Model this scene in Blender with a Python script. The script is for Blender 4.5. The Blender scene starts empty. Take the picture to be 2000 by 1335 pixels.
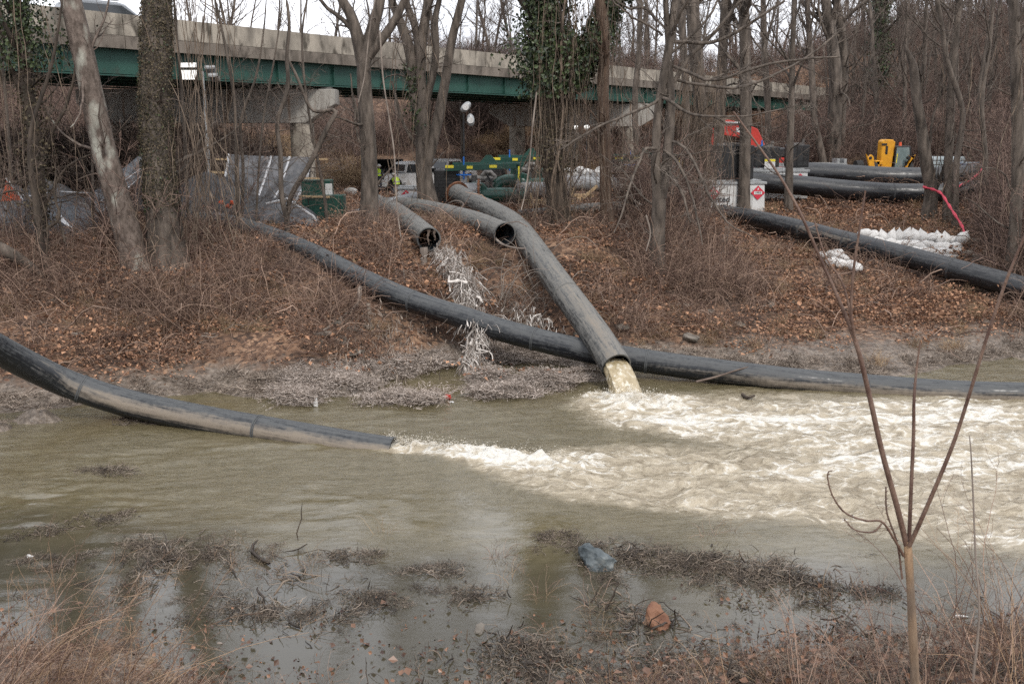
import bpy, math, random
import numpy as np
from mathutils import Vector, Matrix
random.seed(7); RNG = np.random.default_rng(7)
SC = bpy.context.scene
COL = SC.collection
R = math.radians
# ------------------------------------------------------------ camera, sky, sun, exposure
CAM_Z, PITCH, FPX = 7.0, math.atan((667.5-260)/1944.0), 1944.0
cam = bpy.data.cameras.new('camera'); cam.lens = 35.0; cam.sensor_width = 36.0
cam.clip_start = 0.1; cam.clip_end = 2000
cam.dof.use_dof = True; cam.dof.focus_distance = 26; cam.dof.aperture_fstop = 5.6
camo = bpy.data.objects.new('camera', cam); COL.objects.link(camo)
camo.location = (0, 0, CAM_Z); camo.rotation_euler = (R(90)-PITCH, 0, 0)
SC.camera = camo
world = bpy.data.worlds.new('World'); SC.world = world; world.use_nodes = True
wt = world.node_tree; wt.nodes.clear()
SUN_EL, SUN_ROT = R(48), R(160)
sky = wt.nodes.new('ShaderNodeTexSky'); sky.sky_type = 'NISHITA'; sky.sun_disc = False
sky.sun_elevation = SUN_EL; sky.sun_rotation = SUN_ROT; sky.dust_density = 4; sky.air_density = 1.2
tc = wt.nodes.new('ShaderNodeTexCoord'); mp = wt.nodes.new('ShaderNodeMapping'); mp.inputs['Scale'].default_value = (1, 1, 3)
nz = wt.nodes.new('ShaderNodeTexNoise'); nz.inputs['Scale'].default_value = 2.6; nz.inputs['Detail'].default_value = 6
cr = wt.nodes.new('ShaderNodeValToRGB')
cr.color_ramp.elements[0].position = .3; cr.color_ramp.elements[0].color = (7.6, 7.9, 8.6, 1)
cr.color_ramp.elements[1].position = .7; cr.color_ramp.elements[1].color = (10.6, 10.6, 11.0, 1)
mx = wt.nodes.new('ShaderNodeMixRGB'); mx.inputs[0].default_value = .93
bg = wt.nodes.new('ShaderNodeBackground'); bg.inputs[1].default_value = 0.1
wo = wt.nodes.new('ShaderNodeOutputWorld')
L = wt.links.new
L(tc.outputs['Generated'], mp.inputs[0]); L(mp.outputs[0], nz.inputs['Vector']); L(nz.outputs[0], cr.inputs[0])
L(sky.outputs[0], mx.inputs[1]); L(cr.outputs[0], mx.inputs[2]); L(mx.outputs[0], bg.inputs[0]); L(bg.outputs[0], wo.inputs[0])
sl = bpy.data.lights.new('sun', 'SUN'); sl.energy = 1.3; sl.angle = R(14); sl.color = (1, .95, .88)
so = bpy.data.objects.new('sun', sl); COL.objects.link(so)
so.rotation_euler = (R(90)-SUN_EL, 0, R(180)-SUN_ROT+R(0))
SC.view_settings.view_transform = 'Standard'; SC.view_settings.look = 'None'
SC.view_settings.exposure = 0.80; SC.view_settings.gamma = 1; SC.view_settings.use_curve_mapping = False
SC.cycles.use_denoising = False
SC.cycles.max_bounces = 4; SC.cycles.diffuse_bounces = 2; SC.cycles.glossy_bounces = 2
SC.cycles.transparent_max_bounces = 4; SC.cycles.transmission_bounces = 2

# ------------------------------------------------------------ placing helpers
_f = Vector((0, math.cos(PITCH), -math.sin(PITCH))); _u = Vector((0, math.sin(PITCH), math.cos(PITCH)))
def ray(px, py):
    return _f + Vector((1, 0, 0))*((px-1000)/FPX) + _u*((667.5-py)/FPX)
def P(px, py, y):
    d = ray(px, py); return Vector((0, 0, CAM_Z)) + d*(y/d.y)
def PZ(px, py, z=0.0):
    d = ray(px, py); return Vector((0, 0, CAM_Z)) + d*((z-CAM_Z)/d.z)
# ------------------------------------------------------------ numpy noise
_LAT = [np.random.default_rng(100+i).random((256, 256)) for i in range(8)]
def vn(x, y, s=0):
    x = np.asarray(x, float)+1000; y = np.asarray(y, float)+1000
    xi = np.floor(x).astype(int); yi = np.floor(y).astype(int); fx = x-xi; fy = y-yi
    fx = fx*fx*(3-2*fx); fy = fy*fy*(3-2*fy); A = _LAT[s % 8]
    a = A[xi & 255, yi & 255]; b = A[(xi+1) & 255, yi & 255]; c = A[xi & 255, (yi+1) & 255]; d = A[(xi+1) & 255, (yi+1) & 255]
    return (a*(1-fx)+b*fx)*(1-fy)+(c*(1-fx)+d*fx)*fy
def fbm(x, y, o=4, s=0):
    t = 0; a = .5; n = 0
    for i in range(o):
        t = t+a*vn(x*2**i, y*2**i, s+i); n += a; a *= .5
    return t/n-.5
def sst(a, b, x):
    t = np.clip((x-a)/(b-a), 0, 1); return t*t*(3-2*t)
# ------------------------------------------------------------ terrain
YSX = [-60, -20, -13, -8.5, -5.8, -4, -1.5, .5, 2, 4.6, 8, 11.3, 15, 25, 60]
YSY = [22, 23, 24.4, 26.4, 26.2, 27.8, 30, 30.4, 29.6, 29.5, 29.2, 28.5, 30.6, 32, 34]
SPIT = [(-4.4, 26.6, 1.1, .45, .30), (-3.2, 25.6, 1.3, .38, .22), (-2.2, 25.5, .8, .3, .15), (-.2, 26.2, 1.5, .3, .24), (.9, 27.3, 1.3, .7, .26), (-.7, 27.7, .9, .4, .22),
        (2.2, 28.2, 1.2, .5, .2), (-5.6, 25.6, .8, .4, .2), (-13, 23.2, 1.2, .5, .3), (-11.8, 23.9, .9, .35, .2)]
def ground_h(x, y, fine=True):
    x = np.asarray(x, float); y = np.asarray(y, float)
    ys = np.interp(x, YSX, YSY)+fbm(x*.6, y*.15, 3, 2)*.9
    yt = np.interp(x, [-40, -15, 3, 6, 9, 60], [36, 36, 37, 42, 50, 52])
    t = (y-ys)/np.maximum(yt-ys, 1)
    far = 3.45*np.clip(t, 0, 1)**.92
    far = np.where(t > .9, 3.45*(.9**.92)+ (3.45-3.45*(.9**.92))*sst(.9, 1.25, t), far)
    far = far+sst(12, 22, x)*sst(46, 56, y)*.75-sst(56, 68, y)*.25*(1-sst(12, 22, x))
    y0 = 72-8*sst(14, 26, x)-6*sst(-22, -34, x)
    far = far+(11.5-1.5*sst(5, 20, x)+5*sst(30, 55, x))*sst(-.05, 1, (y-y0)/62)
    far = far+np.where(y > 60, fbm(x*.06, y*.06, 3, 4)*3.5*sst(75, 110, y), 0)
    qb = (x+15.5)*.59+(y-45)*.8074; ob = (x+15.5)*.8074-(y-45)*.59     # along / beside the bridge
    cut = sst(-16, -12, ob)*sst(14, 8, ob)*sst(92, 84, qb); far = far*(1-cut)+np.minimum(far, 4.2+1.2*sst(50, 85, qb))*cut
    bed = -.5
    yn = np.interp(x, [-20, -7, -5, -3, 0, 3, 5, 7, 12, 30], [13.4, 12.9, 12.4, 11.3, 11.5, 12.5, 12.9, 13.2, 13.4, 14])+fbm(x*.8, y*.3, 3, 5)*.8
    near = (yn-y)*.36
    h = np.where(y > (ys+yn)/2, np.where(t > 0, far, np.maximum((y-ys)*.35, bed)), np.where(y < yn, np.minimum(near, 5.4), np.maximum((yn-y)*.3, bed)))
    for cx, cy, rx, ry, hh in SPIT:
        e = np.exp(-((x-cx)/rx)**2-((y-cy)/ry)**2)
        h = np.where((y > 20) & (e > .05), np.maximum(h, h*(1-e)+(hh+.12)*e*1.4-.12), h)
    if fine:
        h = h+fbm(x*.5, y*.5, 3, 3)*.35*sst(.1, 1, h)+fbm(x*2.2, y*2.2, 3, 6)*.16
    return h
def gz(x, y): return float(ground_h(x, y))
def PG(px, py, y0=9.0, y1=220.0):
    d = ray(px, py); ya = np.arange(y0, y1, .15); k = ya/d.y
    z = CAM_Z+d.z*k; x = d.x*k; g = ground_h(x, ya); i = np.argmax(z <= g)
    if z[i] > g[i]: i = len(ya)-1
    return Vector((x[i], ya[i], g[i]))
# ------------------------------------------------------------ mesh helpers
def mesh_np(name, V, F=None, T=None, uv=None, attrs=None, smooth=True):
    V = np.asarray(V, np.float32); me = bpy.data.meshes.new(name)
    F = np.zeros((0, 4), np.int32) if F is None else np.asarray(F, np.int32)
    T = np.zeros((0, 3), np.int32) if T is None else np.asarray(T, np.int32)
    me.vertices.add(len(V)); me.vertices.foreach_set('co', V.ravel())
    nl = F.size+T.size; me.loops.add(nl)
    me.loops.foreach_set('vertex_index', np.concatenate([F.ravel(), T.ravel()]))
    me.polygons.add(len(F)+len(T))
    st = np.concatenate([np.arange(len(F))*4, len(F)*4+np.arange(len(T))*3]).astype(np.int32)
    me.polygons.foreach_set('loop_start', st)
    me.polygons.foreach_set('use_smooth', np.full(len(F)+len(T), smooth))
    me.update(calc_edges=True)
    for k, v in (attrs or {}).items():
        v = np.asarray(v, np.float32)
        if v.ndim == 1:
            a = me.attributes.new(k, 'FLOAT', 'POINT'); a.data.foreach_set('value', v)
        else:
            a = me.attributes.new(k, 'FLOAT_VECTOR', 'POINT'); a.data.foreach_set('vector', v.ravel())
    return me
def tag(o, label=None, cat=None, group=None, kind=None):
    if label: o['label'] = label
    if cat: o['category'] = cat
    if group: o['group'] = group
    if kind: o['kind'] = kind
    return o
def link(name, me, m=None, parent=None, loc=None):
    o = bpy.data.objects.new(name, me); COL.objects.link(o)
    if m is not None and me is not None:
        if not me.materials: me.materials.append(m)
    if parent is not None: o.parent = parent
    if loc is not None: o.location = loc
    return o
def thing(name, label, cat, loc=(0, 0, 0), rz=0.0, group=None):
    o = bpy.data.objects.new(name, None); COL.objects.link(o); o.empty_display_size = .2
    o.location = loc; o.rotation_euler = (0, 0, rz); return tag(o, label, cat, group)
def copy_tree(o, parent=None):
    c = o.copy(); COL.objects.link(c); c.parent = parent
    for ch in list(o.children): copy_tree(ch, c)
    return c
def unit(v):
    n = np.linalg.norm(v, axis=-1, keepdims=True); return v/np.maximum(n, 1e-9)
def tubes(Pn, Rn, k=3):
    """Pn (M,n,3), Rn (M,n) -> verts, quads"""
    Pn = np.asarray(Pn, float); Rn = np.asarray(Rn, float); M, n, _ = Pn.shape
    T = np.empty_like(Pn); T[:, 1:-1] = Pn[:, 2:]-Pn[:, :-2]; T[:, 0] = Pn[:, 1]-Pn[:, 0]; T[:, -1] = Pn[:, -1]-Pn[:, -2]
    T = unit(T); mean = np.abs(Pn[:, -1]-Pn[:, 0]); ax = np.argmin(mean, axis=1); ref = np.eye(3)[ax][:, None, :]
    A = unit(np.cross(T, ref)); B = np.cross(T, A)
    an = np.arange(k)*2*np.pi/k
    V = Pn[:, :, None, :]+Rn[:, :, None, None]*(np.cos(an)[None, None, :, None]*A[:, :, None, :]+np.sin(an)[None, None, :, None]*B[:, :, None, :])
    idx = np.arange(M*n*k).reshape(M, n, k); nx = np.roll(idx, -1, axis=2)
    F = np.stack([idx[:, :-1], nx[:, :-1], nx[:, 1:], idx[:, 1:]], -1).reshape(-1, 4)
    return V.reshape(-1, 3), F
class Acc:
    """accumulates batches of numpy geometry"""
    def __init__(s): s.V = []; s.F = []; s.T = []; s.n = 0; s.A = []
    def add(s, V, F=None, T=None, a=0.0):
        V = np.asarray(V, float)
        if F is not None and len(F): s.F.append(np.asarray(F)+s.n)
        if T is not None and len(T): s.T.append(np.asarray(T)+s.n)
        s.V.append(V); s.n += len(V); s.A.append(np.broadcast_to(np.asarray(a, float), (len(V),)))
    def tubes(s, Pn, Rn, k=3, a=0.0):
        V, F = tubes(Pn, Rn, k)
        if np.ndim(a) == 1: a = np.repeat(a, np.asarray(Pn).shape[1]*k)
        s.add(V, F, a=a)
    def mesh(s, name, off=(0, 0, 0), smooth=True):
        V = np.concatenate(s.V)-np.asarray(off, float)
        return mesh_np(name, V, np.concatenate(s.F) if s.F else None, np.concatenate(s.T) if s.T else None, attrs={'tint': np.concatenate(s.A)}, smooth=smooth)
def grow(S, D, Ln, n, wander=.2, up=0.0, droop=0.0, rng=RNG):
    """polylines from starts S (M,3), dirs D, lengths Ln -> (M,n+1,3)"""
    M = len(S); out = np.empty((M, n+1, 3)); out[:, 0] = S; d = unit(D).copy(); seg = (np.asarray(Ln)/n)[:, None]
    for i in range(n):
        d = d+rng.normal(0, wander, (M, 3)); d[:, 2] += up-droop*(i/n); d = unit(d); out[:, i+1] = out[:, i]+d*seg
    return out
def spawn(Pn, Rn, k, t0, t1, ang, lenf, rf, n, wander=.2, up=0.0, droop=0.0, rmin=.002, rng=RNG, tip=.25, lmax=99):
    M, m, _ = Pn.shape; idx = np.repeat(np.arange(M), k); N = len(idx)
    t = rng.uniform(t0, t1, N)*(m-1); i = np.minimum(t.astype(int), m-2); f = (t-i)[:, None]
    a = Pn[idx, i]; b = Pn[idx, i+1]; S = a*(1-f)+b*f; Tn = unit(b-a); rr = Rn[idx, i]*(1-f[:, 0])+Rn[idx, i+1]*f[:, 0]
    w = rng.normal(0, 1, (N, 3)); w = unit(w-(w*Tn).sum(1, keepdims=True)*Tn)
    an = rng.normal(ang, ang*.25, N)[:, None]; D = np.cos(an)*Tn+np.sin(an)*w
    Lp = np.linalg.norm(np.diff(Pn, axis=1), axis=2).sum(1)[idx]; tt = t/(m-1)
    Ln = np.minimum(lenf*Lp*(1-.45*tt)*rng.uniform(.5, 1.2, N), lmax)
    Q = grow(S, D, Ln, n, wander, up, droop, rng)
    r0 = np.maximum(rr*rf*rng.uniform(.6, 1, N), rmin); taper = np.linspace(1, tip, n+1)
    return Q, np.maximum(r0[:, None]*taper[None, :], rmin*.7)
def catmull(pts, n=8):
    pts = [np.asarray(p, float) for p in pts]
    if len(pts) < 3: return np.array([pts[0]*(1-t)+pts[1]*t for t in np.linspace(0, 1, n+1)])
    p = [2*pts[0]-pts[1]]+pts+[2*pts[-1]-pts[-2]]; out = []
    for i in range(1, len(p)-2):
        for j in range(n):
            t = j/n; a, b, c, d = p[i-1], p[i], p[i+1], p[i+2]
            out.append(.5*((2*b)+(c-a)*t+(2*a-5*b+4*c-d)*t*t+(3*b-a-3*c+d)*t**3))
    out.append(p[-2]); return np.array(out)
class MB:
    """collects simple solids, builds ONE mesh object"""
    def __init__(s): s.v = []; s.f = []
    def _add(s, V, F):
        n = len(s.v); s.v += [tuple(map(float, q)) for q in V]; s.f += [tuple(n+i for i in g) for g in F]; return s
    def box(s, c, d, rot=None, tp=1.0):
        x, y, z = d[0]/2, d[1]/2, d[2]/2
        V = [Vector((a*x*(tp if e > 0 else 1), b*y*(tp if e > 0 else 1), e*z)) for e in (-1, 1) for a, b in ((-1, -1), (1, -1), (1, 1), (-1, 1))]
        if rot is not None:
            m = Matrix.Rotation(rot[2], 3, 'Z') @ Matrix.Rotation(rot[1], 3, 'Y') @ Matrix.Rotation(rot[0], 3, 'X'); V = [m @ q for q in V]
        V = [q+Vector(c) for q in V]
        return s._add(V, [(3, 2, 1, 0), (4, 5, 6, 7), (0, 1, 5, 4), (1, 2, 6, 5), (2, 3, 7, 6), (3, 0, 4, 7)])
    def bar(s, a, b, w, h=None):
        a = Vector(a); b = Vector(b); h = h or w; t = (b-a).normalized(); u = t.cross(Vector((0, 0, 1)))
        if u.length < .05: u = t.cross(Vector((0, 1, 0)))
        u.normalize(); q = u.cross(t).normalized(); V = []
        for p in (a, b): V += [p-u*w/2-q*h/2, p+u*w/2-q*h/2, p+u*w/2+q*h/2, p-u*w/2+q*h/2]
        return s._add(V, [(3, 2, 1, 0), (4, 5, 6, 7), (0, 1, 5, 4), (1, 2, 6, 5), (2, 3, 7, 6), (3, 0, 4, 7)])
    def cyl(s, a, b, r, r2=None, k=16, caps=True):
        a = np.array(a, float); b = np.array(b, float); r2 = r if r2 is None else r2
        V, F = tubes(np.array([[a, b]]), np.array([[r, r2]]), k); F = [tuple(q) for q in F]
        if caps: F += [tuple(range(k))[::-1], tuple(range(k, 2*k))]
        return s._add(V, F)
    def tube(s, pts, r, k=10, caps=True):
        pts = np.array([tuple(p) for p in pts], float); n = len(pts); r = np.broadcast_to(np.asarray(r, float), (n,))
        V, F = tubes(pts[None], r[None], k); F = [tuple(q) for q in F]
        if caps: F += [tuple(range(k))[::-1], tuple(range((n-1)*k, n*k))]
        return s._add(V, F)
    def ring(s, c, ax, ro, ri, w, k=24):
        c = np.array(c, float); ax = unit(np.array(ax, float)); P0 = c-ax*w/2; P1 = c+ax*w/2
        V, F = tubes(np.array([[P0, P1, P1, P0, P0]]), np.array([[ro, ro, ri, ri, ro]]), k)
        # constant frame: tangents flip, so build by hand
        ref = np.eye(3)[np.argmin(np.abs(ax))]; A = unit(np.cross(ax, ref)); B = np.cross(ax, A); V = []
        for p, r in ((P0, ro), (P1, ro), (P1, ri), (P0, ri)):
            for j in range(k): V.append(p+r*(math.cos(j*2*math.pi/k)*A+math.sin(j*2*math.pi/k)*B))
        F = [(i*k+j, i*k+(j+1) % k, ((i+1) % 4)*k+(j+1) % k, ((i+1) % 4)*k+j) for i in range(4) for j in range(k)]
        return s._add(V, F)
    def prism(s, prof, y0, y1, axis='y'):
        n = len(prof); V = []
        for y in (y0, y1):
            for a, b in prof: V.append((a, y, b) if axis == 'y' else ((y, a, b) if axis == 'x' else (a, b, y)))
        return s._add(V, [tuple(range(n)), tuple(range(2*n-1, n-1, -1))]+[(i, n+i, n+(i+1) % n, (i+1) % n) for i in range(n)])
    def blob(s, c, rad, seed=0, rough=.25, sub=2, sq=1.0):
        import bmesh
        bm = bmesh.new(); bmesh.ops.create_icosphere(bm, subdivisions=sub, radius=1)
        rr = random.Random(seed); ax = [Vector((rr.gauss(0, 1), rr.gauss(0, 1), rr.gauss(0, 1))).normalized() for _ in range(7)]; am = [rr.uniform(.3, 1)*rough for _ in ax]
        V = []
        for v in bm.verts:
            q = v.co.normalized(); k = 1.0
            for A_, m in zip(ax, am):
                k -= m*max(0, q.dot(A_)-.62)*1.9
            V.append((c[0]+q.x*rad[0]*k, c[1]+q.y*rad[1]*k, c[2]+q.z*rad[2]*k))
        F = [tuple(v.index for v in f.verts) for f in bm.faces]; bm.free()
        return s._add(V, F)
    def mesh(s, name, smooth=False):
        me = bpy.data.meshes.new(name); me.from_pydata(s.v, [], s.f); me.update()
        if smooth: me.polygons.foreach_set('use_smooth', [True]*len(me.polygons))
        return me
    def build(s, name, m, parent=None, smooth=False, bev=0.0, loc=None):
        o = link(name, s.mesh(name, smooth), m, parent, loc)
        import bmesh
        bm = bmesh.new(); bm.from_mesh(o.data); bmesh.ops.recalc_face_normals(bm, faces=bm.faces); bm.to_mesh(o.data); bm.free()
        if smooth:
            o.data.set_sharp_from_angle(angle=R(40))
        if bev:
            b = o.modifiers.new('bevel', 'BEVEL'); b.width = bev; b.segments = 1; b.limit_method = 'ANGLE'
        return o
# ------------------------------------------------------------ materials
ALB = .80
def mat(name, col, rough=.7, col2=None, scale=4.0, detail=5, stretch=(1, 1, 1), bump=0.0, bscale=None, metal=0.0, spec=.4, emit=None, contrast=(.35, .65), tintattr=False, rnd=0.0, dirt=None):
    col = tuple(c*ALB for c in col); col2 = tuple(c*ALB for c in col2) if col2 else None
    if dirt is not None: dirt = (tuple(c*ALB for c in dirt[0]),)+tuple(dirt[1:])
    m = bpy.data.materials.new(name); m.use_nodes = True; nt = m.node_tree; b = nt.nodes['Principled BSDF']
    b.inputs['Base Color'].default_value = (*col, 1); b.inputs['Roughness'].default_value = rough
    b.inputs['Metallic'].default_value = metal; b.inputs['Specular IOR Level'].default_value = spec
    if emit: b.inputs['Emission Color'].default_value = (*emit[0], 1); b.inputs['Emission Strength'].default_value = emit[1]
    N = nt.nodes.new; K = nt.links.new
    t = N('ShaderNodeTexCoord'); mpn = N('ShaderNodeMapping'); mpn.inputs['Scale'].default_value = stretch; K(t.outputs['Object'], mpn.inputs[0])
    cur = None
    if col2 is not None:
        n = N('ShaderNodeTexNoise'); n.inputs['Scale'].default_value = scale; n.inputs['Detail'].default_value = detail; K(mpn.outputs[0], n.inputs['Vector'])
        r = N('ShaderNodeValToRGB'); r.color_ramp.elements[0].position = contrast[0]; r.color_ramp.elements[1].position = contrast[1]
        r.color_ramp.elements[0].color = (*col, 1); r.color_ramp.elements[1].color = (*col2, 1); K(n.outputs[0], r.inputs[0]); cur = r.outputs[0]
    if tintattr and col2 is not None:
        a = N('ShaderNodeAttribute'); a.attribute_name = 'tint'; mxn = N('ShaderNodeMixRGB'); mxn.blend_type = 'MIX'
        ad = N('ShaderNodeMath'); ad.operation = 'MULTIPLY_ADD'; K(n.outputs[0], ad.inputs[0]); ad.inputs[1].default_value = .5; K(a.outputs['Fac'], ad.inputs[2])
        sb = N('ShaderNodeMath'); sb.operation = 'SUBTRACT'; sb.inputs[1].default_value = .25; K(ad.outputs[0], sb.inputs[0]); K(sb.outputs[0], r.inputs[0])
    if dirt is not None:
        n2 = N('ShaderNodeTexNoise'); n2.inputs['Scale'].default_value = dirt[1]; n2.inputs['Detail'].default_value = 6; K(mpn.outputs[0], n2.inputs['Vector'])
        r2 = N('ShaderNodeValToRGB'); r2.color_ramp.elements[0].position = dirt[2]; r2.color_ramp.elements[1].position = dirt[2]+.15; K(n2.outputs[0], r2.inputs[0])
        m2 = N('ShaderNodeMixRGB'); K(r2.outputs[0], m2.inputs[0]); m2.inputs[2].default_value = (*dirt[0], 1)
        if cur is not None: K(cur, m2.inputs[1])
        else: m2.inputs[1].default_value = (*col, 1)
        cur = m2.outputs[0]
    if rnd:
        oi = N('ShaderNodeObjectInfo'); mr = N('ShaderNodeMapRange'); mr.inputs[3].default_value = 1-rnd; mr.inputs[4].default_value = 1+rnd; K(oi.outputs['Random'], mr.inputs[0])
        mm = N('ShaderNodeVectorMath'); mm.operation = 'SCALE'; K(mr.outputs[0], mm.inputs['Scale'])
        if cur is not None: K(cur, mm.inputs[0])
        else: mm.inputs[0].default_value = col
        cur = mm.outputs[0]
    if cur is not None: K(cur, b.inputs['Base Color'])
    if bump:
        nb = N('ShaderNodeTexNoise'); nb.inputs['Scale'].default_value = bscale or scale*3; nb.inputs['Detail'].default_value = 6; K(mpn.outputs[0], nb.inputs['Vector'])
        bp = N('ShaderNodeBump'); bp.inputs['Strength'].default_value = bump; bp.inputs['Distance'].default_value = .05; K(nb.outputs[0], bp.inputs['Height']); K(bp.outputs[0], b.inputs['Normal'])
    return m
M = {}
M['bark'] = mat('bark_grey', (.050, .040, .032), .9, (.165, .135, .11), 5, 6, (1, 1, .25), .7, 14)
M['bark_dark'] = mat('bark_dark', (.030, .023, .018), .9, (.10, .077, .058), 5, 6, (1, 1, .25), .7, 14)
M['bark_red'] = mat('bark_red', (.065, .040, .028), .9, (.165, .108, .074), 6, 6, (1, 1, .2), .7, 14)
M['bark_syc'] = mat('bark_sycamore', (.075, .056, .044), .85, (.19, .15, .125), 7, 6, (1, 1, .5), .6, 18, dirt=((.42, .42, .36), 1.6, .57))
M['twig'] = mat('twig_brown', (.075, .052, .041), .85, (.17, .13, .105), 2.0, 3, rnd=.25)
M['twig_pale'] = mat('twig_pale', (.15, .12, .10), .8, (.33, .28, .235), 2.0, 3)
M['vine'] = mat('vine_straw', (.085, .062, .045), .9, (.25, .19, .14), 3.0, 3)
M['bramble'] = mat('bramble', (.10, .058, .044), .9, (.37, .255, .19), 3.0, 2, tintattr=True, rnd=.3)
M['brush'] = mat('brush', (.07, .044, .036), .9, (.27, .185, .148), 3.0, 2, tintattr=True, rnd=.3)
M['brush_shade_tone'] = mat('brush_shade_tone', (.035, .025, .02), .9, (.13, .09, .07), 3.0, 2, tintattr=True, rnd=.3)  # darker copy of the brush colour, paints in the shade under the bridge
M['drygrass'] = mat('dry_grass', (.20, .12, .07), .9, (.42, .30, .18), 3.0, 2, tintattr=True, rnd=.25)
M['reddry'] = mat('red_cane', (.16, .095, .06), .8, (.40, .27, .17), 3.0, 2, tintattr=True, rnd=.2)
M['leaf'] = mat('dead_leaf', (.115, .055, .034), .85, (.42, .235, .14), 3.0, 2, tintattr=True, rnd=.3, contrast=(.15, .85))
M['leaf_wet'] = mat('wet_leaf', (.05, .025, .016), .4, (.26, .14, .085), 3.0, 2, tintattr=True, rnd=.3, contrast=(.15, .95))
M['ivy'] = mat('ivy_leaf', (.018, .03, .012), .45, (.06, .085, .03), 3.0, 2, tintattr=True)
M['ivy_dry'] = mat('ivy_leaf_brownish', (.04, .034, .02), .75, (.125, .098, .058), 3.0, 2, tintattr=True)
M['debris'] = mat('flood_debris', (.12, .09, .07), .9, (.40, .33, .27), 3.0, 3, tintattr=True, rnd=.25)
M['debris_wet'] = mat('debris_wet', (.045, .034, .026), .6, (.21, .165, .125), 3.0, 3, tintattr=True, rnd=.35)
M['debris_mid'] = mat('debris_mid', (.07, .053, .04), .8, (.30, .245, .195), 3.0, 3, tintattr=True, rnd=.3)
M['debris_pale'] = mat('debris_pale', (.24, .19, .155), .9, (.58, .50, .44), 3.0, 3, tintattr=True, rnd=.2)
M['rag'] = mat('rag', (.24, .20, .17), .9, (.70, .65, .60), 6.0, 4, tintattr=True)
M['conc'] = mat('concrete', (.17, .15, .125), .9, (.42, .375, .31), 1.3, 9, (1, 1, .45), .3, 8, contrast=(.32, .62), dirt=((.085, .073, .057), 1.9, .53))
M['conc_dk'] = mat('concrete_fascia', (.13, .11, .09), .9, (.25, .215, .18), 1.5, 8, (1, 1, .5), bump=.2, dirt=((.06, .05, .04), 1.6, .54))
M['conc_rust'] = mat('concrete_stained', (.30, .28, .25), .9, (.42, .40, .36), 1.5, 5, (2.5, 1, .25), .2, 8, dirt=((.20, .10, .045), 1.2, .57))
M['green'] = mat('green_steel', (.020, .072, .056), .55, (.032, .10, .078), .6, 5, dirt=((.04, .06, .045), 1.0, .62))
M['gpaint'] = mat('green_paint', (.010, .055, .040), .35, (.016, .075, .055), 2, 4, dirt=((.05, .055, .04), 3, .62))
M['black'] = mat('black_plastic', (.012, .012, .013), .5, (.03, .03, .03), 3, 4)
M['rubber'] = mat('rubber', (.02, .02, .02), .8)
M['steel'] = mat('galvanised', (.30, .31, .31), .45, (.45, .46, .46), 6, 4, metal=.4)
M['steel_dk'] = mat('dirty_steel', (.10, .095, .09), .6, (.24, .225, .21), 6, 5, metal=.3)
M['rust'] = mat('rust', (.10, .04, .02), .85, (.27, .12, .06), 9, 5, bump=.3)
M['greypipe'] = mat('grey_pipe', (.16, .165, .17), .5, (.30, .305, .31), 2.5, 5, dirt=((.30, .27, .22), 2, .58))
M['white'] = mat('white_paint', (.62, .62, .60), .4, (.74, .74, .73), 2, 4, dirt=((.42, .39, .34), 1.6, .6))
M['glass'] = mat('dark_glass', (.02, .025, .028), .08, spec=.8)
M['cabglass'] = mat('cab_glass', (.16, .21, .21), .12, (.25, .31, .31), 2, 2, spec=.8)
M['silver'] = mat('silver_paint', (.34, .36, .38), .3, metal=.4)
M['yellow'] = mat('yellow_paint', (.75, .36, .02), .4, (.62, .28, .02), 3, 4, dirt=((.30, .2, .08), 4, .64))
M['yel_lab'] = mat('yellow_label', (.80, .68, .05), .5)
M['red'] = mat('red_paint', (.55, .045, .03), .4, (.45, .035, .025), 3, 3)
M['hose'] = mat('red_hose', (.62, .06, .10), .6, (.5, .05, .08), 9, 3)
M['blue'] = mat('blue_paint', (.02, .17, .60), .45)
M['bluegrey'] = mat('blue_grey_hose', (.22, .27, .33), .6, (.36, .41, .46), 4, 4)
M['wood'] = mat('raw_timber', (.42, .29, .16), .8, (.60, .45, .27), 5, 5, (1, 6, 6))
M['tarp'] = mat('tarp_grey', (.055, .057, .062), .5, (.125, .125, .132), 2.5, 6, bump=.9, bscale=3.5, dirt=((.22, .21, .20), 1.3, .6))
M['tarp_dk'] = mat('tarp_black', (.022, .023, .026), .6, (.05, .052, .056), 2.5, 6, bump=.5, bscale=5)
M['tarp_bl'] = mat('tarp_blue_grey', (.055, .062, .072), .5, (.125, .137, .152), 2, 6, (1, 4, 1), .4, 6)
M['seam'] = mat('pale_seam', (.45, .46, .48), .7, (.62, .63, .65), 5, 4)
M['orange'] = mat('orange_mesh', (.80, .14, .05), .7, (.68, .10, .04), 6, 3)
M['sack'] = mat('sandbag_weave', (.58, .57, .55), .85, (.74, .73, .71), 3, 5, bump=.4, bscale=25, dirt=((.42, .37, .31), 2.5, .60), rnd=.06)
M['rock'] = mat('rock_brown', (.13, .115, .095), .9, (.25, .22, .185), 2.5, 7, bump=.6, bscale=7, rnd=.2)
M['rock_blue'] = mat('rock_blue_grey', (.035, .048, .055), .6, (.13, .15, .155), 3.5, 9, bump=1.0, bscale=6, dirt=((.32, .33, .31), 3.0, .60))
M['rock_orange'] = mat('rock_orange', (.13, .055, .032), .8, (.30, .155, .09), 2.5, 7, bump=.5, bscale=6, dirt=((.55, .40, .28), 2, .60))
M['lamp'] = mat('lamp_lit', (.9, .9, .88), .4, emit=((1, .97, .9), .4))
M['vest'] = mat('hi_vis', (.55, .80, .06), .7, emit=None)
M['cloth'] = mat('dark_trousers', (.03, .04, .06), .9)
M['skin'] = mat('skin', (.42, .26, .19), .6)
M['txt'] = mat('black_print', (.03, .03, .035), .6)
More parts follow.
